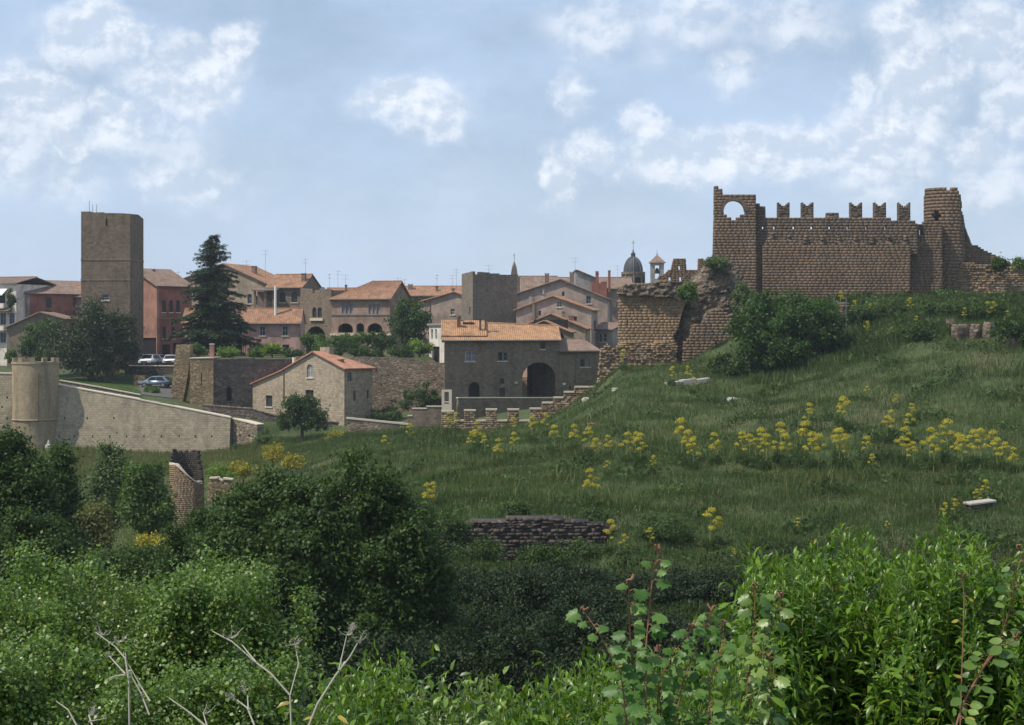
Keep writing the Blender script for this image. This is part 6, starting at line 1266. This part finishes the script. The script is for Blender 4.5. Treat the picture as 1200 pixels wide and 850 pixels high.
# ================================================================== GIANT FENNEL
def fennel(seed):
    R = random.Random(seed); r = np.random.default_rng(seed); H = 2.1
    root = empty('giant_fennel', (0, 0, 0), 'tall yellow flowering fennel', 'flowering plant', 'yellow flowering fennels on the meadow')
    bm = bmesh.new(); tube(bm, [(0, 0, -.3), (.03, 0, H*.5), (0, .02, H*.9)], [.035, .028, .018], 5); heads = [(0, 0, H, .30)]
    for k in range(R.choice((5, 6, 7, 8))):
        a = k*2.4+R.uniform(-.4, .4); z0 = H*R.uniform(.38, .80); L_ = R.uniform(.16, .42); tip = (math.cos(a)*L_, math.sin(a)*L_, z0+R.uniform(.12, .42))
        tube(bm, [(0, 0, z0), (tip[0]*.5, tip[1]*.5, z0+.12), tip], [.018, .013, .009], 4); heads.append((*tip, R.uniform(.12, .24)))
    bobj('stem', bm, M['greenstem'], root)
    for (x_, y_, z_, q) in heads:
        n = int(170*(q/.25)**2)+40; d = rdir(r, n); d[:, 2] = np.abs(d[:, 2])*1.0-.25; u = 14; cl = rdir(r, u); cl[:, 2] = np.abs(cl[:, 2])-.1; pos = cl[r.integers(0, u, n)]*q*.3+d*q*.62
        V, Fa = leaves(pos*np.array([1, 1, .95])+np.array([x_, y_, z_]), rdir(r, n), d+np.array([0, 0, .6]), .045+.04*r.random(n)); npmesh('flower_head', V, Fa, M['yellow'], root)
    n = 420; t = r.random(n); d = rdir(r, n); d[:, 2] = np.abs(d[:, 2]); pos = d*np.array([.45, .45, .55])*(.3+.7*t[:, None])+np.array([0, 0, .1])
    V, Fa = leaves(pos, d+r.normal(size=(n, 3))*.4, rdir(r, n), .16+.14*r.random(n), (T_LEAF[0]*np.array([1, .35, 1]), T_LEAF[1])); npmesh('leaves', V, Fa, M['weeds'], root)
    return root
protos = [fennel(200+k) for k in range(5)]; used = [False]*5
FEN = [(712,538,28),(735,546,36),(752,546,40),(744,541,34),(800,546,54),(807,548,46),(813,552,40),(838,546,36),(869,543,34),(878,548,38),(890,549,44),(897,552,42),(915,545,52),(923,550,44),(942,548,52),(950,552,48),(958,552,42),(985,550,46),(991,552,40),(982,540,34),
 (1018,548,34),(1022,556,24),(1058,545,42),(1063,550,38),(1071,552,36),(1090,548,48),(1095,552,40),(1109,548,52),(1122,549,42),(1128,552,38),(1143,548,44),(1150,550,44),(1163,549,46),(1169,553,38),(1180,553,36),(1187,555,32),
 (947,510,34),(985,500,34),(992,507,40),(1040,520,34),(1045,512,30),(1066,520,36),(1068,500,28),(560,530,36),(552,534,28),(568,536,26),(583,546,32),(603,540,34),(624,520,30),(650,534,34),(673,530,34),(690,538,36),(698,545,30),(640,512,26),(503,604,40),(508,596,30),
 (693,596,44),(452,536,26),(481,520,24),(525,510,26),(535,508,24),(602,512,24),(715,652,40),(733,652,26),(763,644,26),(832,646,46),(841,640,34),(860,662,18),(601,776,34),(787,452,22),(806,450,20),(812,462,20),(731,434,22),(984,368,26),(1002,374,22),(1020,376,18),(1066,370,20),(1075,388,18),(1016,398,22),(1130,380,20),(1157,380,26),(1163,378,22),(1180,384,18),
 (1154,592,30),(1146,596,22),(1040,628,16),(1107,616,26),(1119,612,24),(935,630,22),(1015,470,18),(1050,480,18),(712,560,18),(765,556,22)]
def fl(px, y, h):
    if y > 630: return 'low yellow fennel in the meadow near the foreground bushes'
    if y > 588: return 'yellow fennel near the field wall and pale stone block'
    if y < 402: return 'yellow fennel growing at the foot of the castle wall'
    if y < 482: return 'small yellow fennel on the steep slope below the ruins'
    if px < 700: return 'yellow fennel in the loose cluster below the crenellated wall'
    if px < 860: return 'yellow fennel in the left part of the long meadow row'
    if px < 1040: return 'yellow fennel in the middle part of the long meadow row'
    return 'yellow fennel in the right part of the long meadow row'
ORD = 'first second third fourth fifth sixth seventh eighth ninth tenth eleventh twelfth thirteenth fourteenth fifteenth sixteenth seventeenth eighteenth nineteenth twentieth'.split()
def rank(px, y, h):
    me = sorted((f[0], -f[1]) for f in FEN if fl(*f) == fl(px, y, h)); return ORD[me.index((px, -y))]
R = random.Random(77)
for k, (px, y, h) in enumerate(FEN):
    g = ground(px, y, 55, 178); j = R.randrange(5)
    o = protos[j] if not used[j] else copy_tree(protos[j]); used[j] = True
    s_ = h/F*g.y/2.3*R.uniform(.95, 1.1); o.location = g; o.rotation_euler = (R.uniform(-.06, .06), R.uniform(-.08, .08), R.uniform(0, 6.28)); o.scale = (s_*1.05, s_*1.05, s_); o['label'] = rank(px, y, h)+' from the left: '+fl(px, y, h)
# ================================================================== GRASS AND GROUND COVER
def scatter(name, n, p0, p1, D0, D1, hgt, m, seed, tmpl=T_BLADE, power=1.0, lean=.35, wide=1.0, mask=None, dz=0):
    r = np.random.default_rng(seed); D = D0+(D1-D0)*r.random(n)**power; px = p0+(p1-p0)*r.random(n); x = (px-CX)/F*D
    if mask is not None: k = mask(px, D, x); px, D, x = px[k], D[k], x[k]; n = len(D)
    patch = .55+.45*np.sin(x*.7+np.sin(D*.4)*2)*np.cos(D*.5+np.sin(x*.5)*1.5); z = zfun(x, D)+dz
    h = hgt*(.4+.6*r.random(n))*(.65+.6*patch)
    if tmpl is T_BLADE:
        V, Fa = leaves(np.stack([x, D, z-.03], -1), rdir(r, n)*np.array([1, 1, .15]), np.array([0, 0, 1.])+r.normal(size=(n, 3))*lean, h, (T_BLADE[0]*np.array([wide, 1, 1]), T_BLADE[1]))
        # blades stand along their up axis
    else: V, Fa = leaves(np.stack([x, D, z+r.random(n)*hgt*.8*patch], -1), rdir(r, n), rdir(r, n)+np.array([0, 0, .8]), h*.4, tmpl)
    return npmesh(name, V, Fa, M[m])
def T(o, kind='stuff'): return tag(o, kind=kind)
fade = lambda px, D, x: RNG.random(len(D)) < np.clip((px-250)/110, 0, 1)*np.clip((D-90)/3+np.clip((px-720)/100, 0, 1), 0, 1)
T(scatter('meadow_grass', 330000, 250, 1260, 72, 182, .52, 'grass', 300, power=1.1, wide=1.5, mask=fade))
T(scatter('meadow_weeds', 90000, 300, 1260, 90, 176, .42, 'weeds', 301, T_LEAF, mask=fade))
T(scatter('seed_stalks', 26000, 300, 1260, 95, 172, 1.05, 'olive', 309, wide=.8, mask=lambda px, D, x: fade(px, D, x) & (np.sin(x*.35+D*.13)+np.sin(D*.42-x*.2)+RNG.normal(size=len(D))*.6 > .55)))
T(scatter('weed_tussocks', 150000, 380, 1280, 76, 178, .95, 'weeds', 310, T_LEAF, mask=lambda px, D, x: (np.sin(x*.83+2*np.sin(D*.31))+np.sin(D*.71+1.7*np.sin(x*.47))+RNG.normal(size=len(D))*.25 > 1.25)))
T(scatter('wall_foot_weeds', 70000, 430, 1300, 62, 89.3, .42, 'weeds', 312, T_LEAF))
T(scatter('wall_foot_grass', 80000, 430, 1300, 60, 89.3, .5, 'grass', 313, wide=1.4))
T(scatter('far_slope_grass', 120000, 1255, 1750, 80, 182, .6, 'grass', 314, wide=2.0))
T(scatter('verge_grass', 40000, 280, 560, 165, 200, .45, 'grass', 308, wide=1.8))
T(scatter('tall_weeds', 46000, 880, 1280, 154, 179.2, 1.25, 'weeds', 302, T_LEAF, mask=lambda px, D, x: (np.sin(x*.9+np.sin(D*.6)*2)+np.sin(D*1.1+x*.4) > -.9)))
T(scatter('tall_slope_grass', 30000, 880, 1280, 150, 179.2, 1.0, 'grass', 311, wide=1.6))
T(scatter('valley_grass', 70000, -60, 330, 95, 199, .5, 'valleygrass', 303, wide=1.8))
T(scatter('dry_grass', 26000, 50, 310, 172, 200, .6, 'olive', 304, wide=1.8))
T(scatter('lawn_grass', 30000, 60, 172, 203, 236, .16, 'lawn', 305, wide=5, mask=lambda px, D, x: (px < 166-(D-212)*.4) & (D > 204.8)))
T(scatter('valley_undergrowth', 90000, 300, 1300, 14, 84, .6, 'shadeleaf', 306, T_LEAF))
T(scatter('valley_ground_cover', 36000, -80, 320, 14, 120, .5, 'weeds', 307, T_LEAF))
# ================================================================== FOREGROUND SHRUBS
def shoots(name, label, cat, tips, base, m, leaf, tmpl=T_LANCE, seed=1, spacing=.026, bare=.25, stem='greenstem', ang=.9, rad=.006, group=None, fill=0, fillm=None, perp=2, bend=.25):
    """shrub of leafy shoots; tips given as world points, base = world point on the ground"""
    r = np.random.default_rng(seed); R = random.Random(seed); base = Vector(base); root = empty(name, base, label, cat, group); bm = bmesh.new(); Ps, Ds, Us, Ss = [], [], [], []
    for q in tips:
        tip = Vector(q)-base; L_ = tip.length; s0 = Vector((tip.x*.25+R.uniform(-.12, .12), tip.y*.25+R.uniform(-.12, .12), -.05)); md = s0.lerp(tip, .5)+Vector((tip.x*.12+R.uniform(-.1, .1), R.uniform(-.1, .1), 0))*bend*4
        pts = [s0*(1-t)**2+md*2*t*(1-t)+tip*t*t for t in [i/7 for i in range(8)]]; tube(bm, pts, [rad*(1.5-1.2*i/7) for i in range(8)], 4)
        n = int(L_*(1-bare)/spacing); t = bare+(1-bare)*np.arange(n)/max(1, n-1)
        s0_, md_, tp_ = map(np.array, (s0, md, tip)); T_ = t[:, None]; c = s0_*(1-T_)**2+md_*2*T_*(1-T_)+tp_*T_*T_; tg = 2*(1-T_)*(md_-s0_)+2*T_*(tp_-md_); tg /= np.linalg.norm(tg, axis=1, keepdims=True)
        for j in range(perp):
            az = np.arange(n)*2.4+j*math.pi+R.uniform(0, 6); ref = np.cross(tg, [.3, .9, .1]); ref /= np.linalg.norm(ref, axis=1, keepdims=True); r2 = np.cross(tg, ref); side = ref*np.cos(az)[:, None]+r2*np.sin(az)[:, None]
            up_ = (.35+1.3*np.clip((t-.86)/.14, 0, 1))[:, None]; d = side*ang+tg*up_+r.normal(size=(n, 3))*.32; Ps.append(c+side*rad); Ds.append(d); Us.append(tg-side*.3+np.array([0, 0, .5])+r.normal(size=(n, 3))*.25)
            Ss.append(leaf*(.7+.5*r.random(n))*(1-.45*np.clip((t-.85)/.15, 0, 1)))
    bobj('stems', bm, M[stem], root)
    V, Fa = leaves(np.concatenate(Ps), np.concatenate(Ds), np.concatenate(Us), np.concatenate(Ss), tmpl); npmesh('foliage', V, Fa, M[m], root)
    if fill:
        tp = np.array([list(Vector(q)-base) for q in tips]); k = r.integers(0, len(tp), fill); t = .35+.6*r.random(fill)**.8; pos = tp[k]*t[:, None]+r.normal(size=(fill, 3))*np.array([.10, .16, .08])
        V, Fa = leaves(pos, rdir(r, fill)+np.array([0, 0, .1]), rdir(r, fill)*.6+np.array([0, 0, .8]), leaf*(.6+.5*r.random(fill)), tmpl); npmesh('inner_foliage', V, Fa, M[fillm or m], root)
    return root
def tipset(R, n, p0, p1, topf, D0, D1, drop=120):
    o = []
    for k in range(n):
        px = p0+(p1-p0)*(k+R.random())/n; D = R.uniform(D0, D1); py = topf(px)+(R.random()**1.2)*drop; o.append(P(px, py, D))
    return o
def ti(pts): xs, ys = zip(*pts); return lambda p: float(np.interp(p, xs, ys))
top_r0 = ti([(840, 735), (858, 700), (872, 668), (884, 655), (905, 662), (925, 672), (945, 665), (965, 655), (985, 640), (1002, 632), (1020, 645), (1040, 672), (1058, 668), (1075, 650), (1095, 632), (1108, 628), (1125, 645), (1145, 640), (1160, 655), (1178, 680), (1200, 672), (1230, 650), (1320, 660)])
top_r = lambda p: top_r0(p)-22
R = random.Random(21)
for k, (p0, p1, n, D0, D1, lab) in enumerate(((868, 955, 46, 7.6, 8.8, 'bright narrow leaved shrub, leftmost of the tall right foreground group'), (935, 1050, 58, 8.0, 9.4, 'bright narrow leaved shrub with the highest tips, middle of the right foreground'), (1035, 1150, 58, 7.6, 9.0, 'bright narrow leaved shrub right of the highest one'), (1135, 1290, 60, 7.8, 9.0, 'bright narrow leaved shrub at the right edge of the photo'))):
    c = (p0+p1)/2; D = (D0+D1)/2; b_ = (X(c, D), D+.1, zg(X(c, D), D)+.0)
    tp = tipset(R, n, p0, p1, top_r, D0, D1, 60)+tipset(R, n, p0, p1, lambda p: top_r(p)+60, D0-.4, D1-.4, 170)
    shoots('narrow_leaved_shrub', lab, 'shrub', tp, b_, 'lance', .076, seed=400+k, group='narrow leaved shrubs in the right foreground', fill=4200, spacing=.022, bare=.25, bend=.5, tmpl=(T_LANCE[0]*np.array([1, 1.12, 1.5]), T_LANCE[1]))
top_c = ti([(340, 815), (380, 790), (430, 768), (470, 765), (500, 795), (530, 800), (560, 782), (600, 800), (640, 790), (680, 775), (720, 770), (770, 765), (840, 760), (900, 740)])
for k, (p0, p1, n, D0, D1, mt, lab) in enumerate(((370, 480, 34, 6.6, 7.6, 'lance', 'low bright leafy bush at the bottom left of centre'), (470, 590, 32, 6.8, 7.8, 'nearleaf', 'darker leafy bush at the bottom centre'), (575, 700, 40, 6.4, 7.6, 'lance', 'low bright leafy bush right of the bottom centre'), (690, 900, 60, 6.0, 7.2, 'lance', 'leafy bush at the foot of the lobed leaf shoots'))):
    c = (p0+p1)/2; D = (D0+D1)/2; b_ = (X(c, D), D, min(zg(X(c, D), D), Z(930, D)))
    shoots('low_leafy_bush', lab, 'bush', tipset(R, n, p0, p1, top_c, D0, D1, 30)+tipset(R, n, p0, p1, lambda p: top_c(p)+30, D0-.3, D1-.3, 70), b_, mt, .062, tmpl=(T_LANCE[0]*np.array([1, 1.25, 1.4]), T_LANCE[1]), bend=.6, seed=420+k, group='low leafy bushes along the bottom edge', fill=2600, spacing=.026, bare=.25)
# lobed leaves (wild vine / bramble shoots)
def spray(name, label, lines, D, m, leaf, seed, rad=.006, stem='canewood', sp=.05, tmpl=T_LOBED, jit=.03, cat='shoots', buds=True, base=None):
    r = np.random.default_rng(seed); R = random.Random(seed); p0 = P(*lines[0][0], D); gz = zg(p0.x, p0.y); root = empty(name, (p0.x, p0.y, gz), label, cat); o = Vector((p0.x, p0.y, gz)); bm = bmesh.new(); Ps, Ds, Us, Ss = [], [], [], []
    for li, ln in enumerate(lines):
        w_ = [P(a, b_, D+.12*math.sin(li*2+i*.5))-o for i, (a, b_) in enumerate(ln)]
        if li == 0 or ln[0][1] > 840: w_ = [Vector((w_[0].x, w_[0].y+.05, 0))]+w_
        tube(bm, w_, [rad*(1.3-.9*i/(len(w_)-1)) for i in range(len(w_))], 6)
        for i, (a, b_) in enumerate(zip(w_, w_[1:])):
            L_ = (b_-a).length; d = (b_-a).normalized()
            for q in range(max(1, int(L_/sp))):
                c = a.lerp(b_, (q+R.random())/max(1, int(L_/sp))); sd_ = Vector((R.choice((-1, 1))*R.uniform(.6, 1), R.uniform(-.9, .3), R.uniform(-.25, .35))).normalized(); ptl = c+sd_*leaf*.4
                tube(bm, [c, c.lerp(ptl, .5)+Vector((0, 0, .008)), ptl], [.002, .0018, .0015], 3); Ps.append(ptl); Ds.append(sd_+Vector((0, -.1, -.25))); Us.append(Vector((R.uniform(-.3, .3), -.75+R.uniform(-.3, .3), .8))); Ss.append(leaf*R.uniform(.55, 1.1)*(1-.4*(i/(len(w_)))))
        if buds:
            t_ = w_[-1]
            for q in range(5): tube(bm, [t_, t_+Vector((R.uniform(-.018, .018), R.uniform(-.015, .015), R.uniform(.0, .03)))], [.003, .0042], 5)
    bobj('cane', bm, M[stem], root); V, Fa = leaves(np.array([list(v) for v in Ps]), np.array([list(v) for v in Ds]), np.array([list(v) for v in Us]), Ss, tmpl); npmesh('leaves', V, Fa, M[m], root); return root
spray('lobed_leaf_shoots', 'upright shoots with large pale lobed leaves and reddish stems, tallest in the lower centre', [[(757, 850), (757, 760), (762, 700), (766, 670), (772, 648)], [(742, 850), (742, 790), (738, 735), (737, 690), (738, 682)], [(735, 850), (728, 790), (702, 742), (684, 716)]], 5.6, 'vine', .056, 440, .0032, sp=.026)
spray('lobed_leaf_shoots', 'bushy pale lobed leaf shoots arching right of the tallest ones', [[(790, 850), (800, 800), (815, 760), (828, 730), (834, 716)], [(770, 850), (772, 800), (790, 765), (812, 735)], [(775, 850), (771, 790), (770, 764)], [(830, 850), (832, 800), (845, 760), (848, 735)]], 5.9, 'vine', .050, 441, .003, sp=.013)
spray('lobed_leaf_shoots', 'green lobed leaf shoots in front of the narrow leaved shrub', [[(870, 850), (878, 790), (884, 730), (885, 690)], [(850, 850), (870, 800), (900, 752), (915, 700)], [(900, 850), (905, 800), (900, 770)]], 6.4, 'nearleaf', .062, 442, .0034, sp=.022)
spray('arching_cane', 'thin reddish arching cane with broad green leaves at the lower right', [[(1115, 870), (1128, 825), (1142, 800), (1160, 768), (1176, 738), (1186, 705), (1191, 668), (1196, 645)], [(1150, 785), (1170, 760), (1190, 750)]], 6.2, 'nearleaf', .068, 443, .0035, tmpl=T_BROAD, sp=.024, cat='cane')
spray('yellowing_sprig', 'yellowing leaf sprig low in front of the right shrubs', [[(1125, 860), (1128, 760), (1130, 700), (1128, 678)]], 7.0, 'yleaf', .05, 444, .003, tmpl=T_BROAD, sp=.12, cat='sprig')
spray('yellowing_sprig', 'yellowing leaf sprig at the bottom edge left of centre', [[(378, 870), (385, 842), (392, 832)], [(370, 870), (372, 850), (380, 836)]], 6.0, 'yleaf', .07, 445, tmpl=T_LANCE, sp=.03, cat='sprig', stem='greenstem')
# rounded shrubs bottom left
for k, (px, y0, wp, D, nl_, lab) in enumerate(((20, 690, 190, 15.5, 12, 'leafy near shrub in the bottom left corner'), (110, 655, 190, 16.5, 13, 'tall leafy near shrub in the lower left with upright tips'), (225, 690, 150, 15.0, 11, 'leafy near shrub between its two taller neighbours'), (290, 660, 160, 16, 13, 'rounded leafy near shrub left of the very large dark tree'), (60, 760, 260, 13.5, 12, 'lower leafy shrub at the bottom left edge'), (250, 775, 220, 13.5, 12, 'lower leafy shrub behind the bleached stalks'))):
    zb = zg(X(px, D), D)-.2; H = Z(y0, D)-zb; Wd = wp/F*D; root = empty('leafy_shrub', (X(px, D), D, zb), lab, 'shrub', 'leafy shrubs in the lower left foreground'); RR = random.Random(500+k)
    L = mklobes(RR, Wd, H*.98, .1, nl_)+[(RR.uniform(-.45, .45)*Wd, RR.uniform(-.35, .1)*Wd, H*RR.uniform(.70, 1.0), RR.uniform(.04, .09)*Wd, .08*Wd, RR.uniform(.05, .12)*H) for _ in range(14)]
    limbs(root, .4, L, .05, 500+k, nb=12); add_crown('foliage', root, M['nearleaf'], L, 52000, .036, 500+k, .17, 34, (T_LEAF[0]*np.array([1, 1.2, 1]), T_LEAF[1]), .6, .1)
# bleached dead stalks
def stalk(label, lines, D, seed, tips):
    R = random.Random(seed); p0 = P(*lines[0][0], D); gz = zg(p0.x, p0.y); root = empty('dead_stalk', (p0.x, p0.y, gz), label, 'dead stalk', 'bleached dead stalks in the near foreground'); o = Vector((p0.x, p0.y, gz)); bm = bmesh.new()
    for li, ln in enumerate(lines):
        w_ = [P(a, b_, D+.04*i)-o for i, (a, b_) in enumerate(ln)]
        if li == 0: w_ = [Vector((0, 0, 0))]+w_
        tube(bm, w_, [(.004 if li == 0 else .0028)*(1.2-.6*i/(len(w_)-1)) for i in range(len(w_))], 6)
    bobj('stem', bm, M['deadwood'], root)
    for (a, b_, s_) in tips:
        c = P(a, b_, D+.1)-o; bm = bmesh.new()
        for k in range(7):
            e = c+Vector((R.uniform(-1, 1), R.uniform(-1, 1), R.uniform(.1, .9))).normalized()*s_*R.uniform(.4, 1.0); tube(bm, [c, c.lerp(e, .6)+Vector((0, 0, -.006)), e], [.0018, .0012, .0008], 3)
            for j in range(2): tube(bm, [e, e+Vector((R.uniform(-1, 1), R.uniform(-1, 1), R.uniform(0, 1)))*.014], .0008, 3)
        bobj('umbel', bm, M['deadwood'], root)
stalk('bleached forked stalk at the lower left in front of the leafy shrubs', [[(152, 870), (151, 800), (147, 772), (135, 758), (112, 741)], [(175, 838), (165, 812), (148, 782), (147, 765)], [(147, 790), (136, 778), (128, 769)], [(148, 791), (137, 792), (124, 797)], [(176, 822), (166, 806), (150, 778)]], 6.4, 1, [(120, 744, .05), (140, 752, .045), (128, 769, .02)])
stalk('tall bleached stalk with two umbels left of the very large dark tree', [[(342, 870), (340, 815), (318, 790), (298, 775), (272, 752), (249, 740)], [(340, 815), (346, 792), (350, 778), (345, 752)], [(300, 776), (290, 764), (284, 756)]], 6.6, 2, [(270, 748, .06), (344, 756, .05)])
stalk('bleached leaning stalk with branching umbels beside the bottom bush', [[(352, 875), (372, 825), (393, 792), (410, 770), (419, 754)], [(397, 786), (401, 768), (406, 746)]], 6.0, 3, [(406, 745, .05), (420, 752, .05), (411, 738, .03)])
stalk('short bleached stalk standing between the two taller ones', [[(300, 875), (298, 850), (290, 830), (277, 820)], [(291, 832), (290, 815)]], 6.2, 4, [(288, 812, .05), (278, 820, .04)])
stalk('bleached broken stalk near the bottom edge with frayed head', [[(262, 880), (240, 850), (222, 835), (198, 818)], [(243, 852), (238, 835)]], 6.2, 5, [(238, 836, .04)])
stalk('small bleached stalk in the bottom left corner', [[(112, 880), (108, 850), (104, 838)], [(95, 860), (80, 832), (66, 822)], [(104, 846), (125, 842)]], 5.8, 6, [(106, 838, .04)])
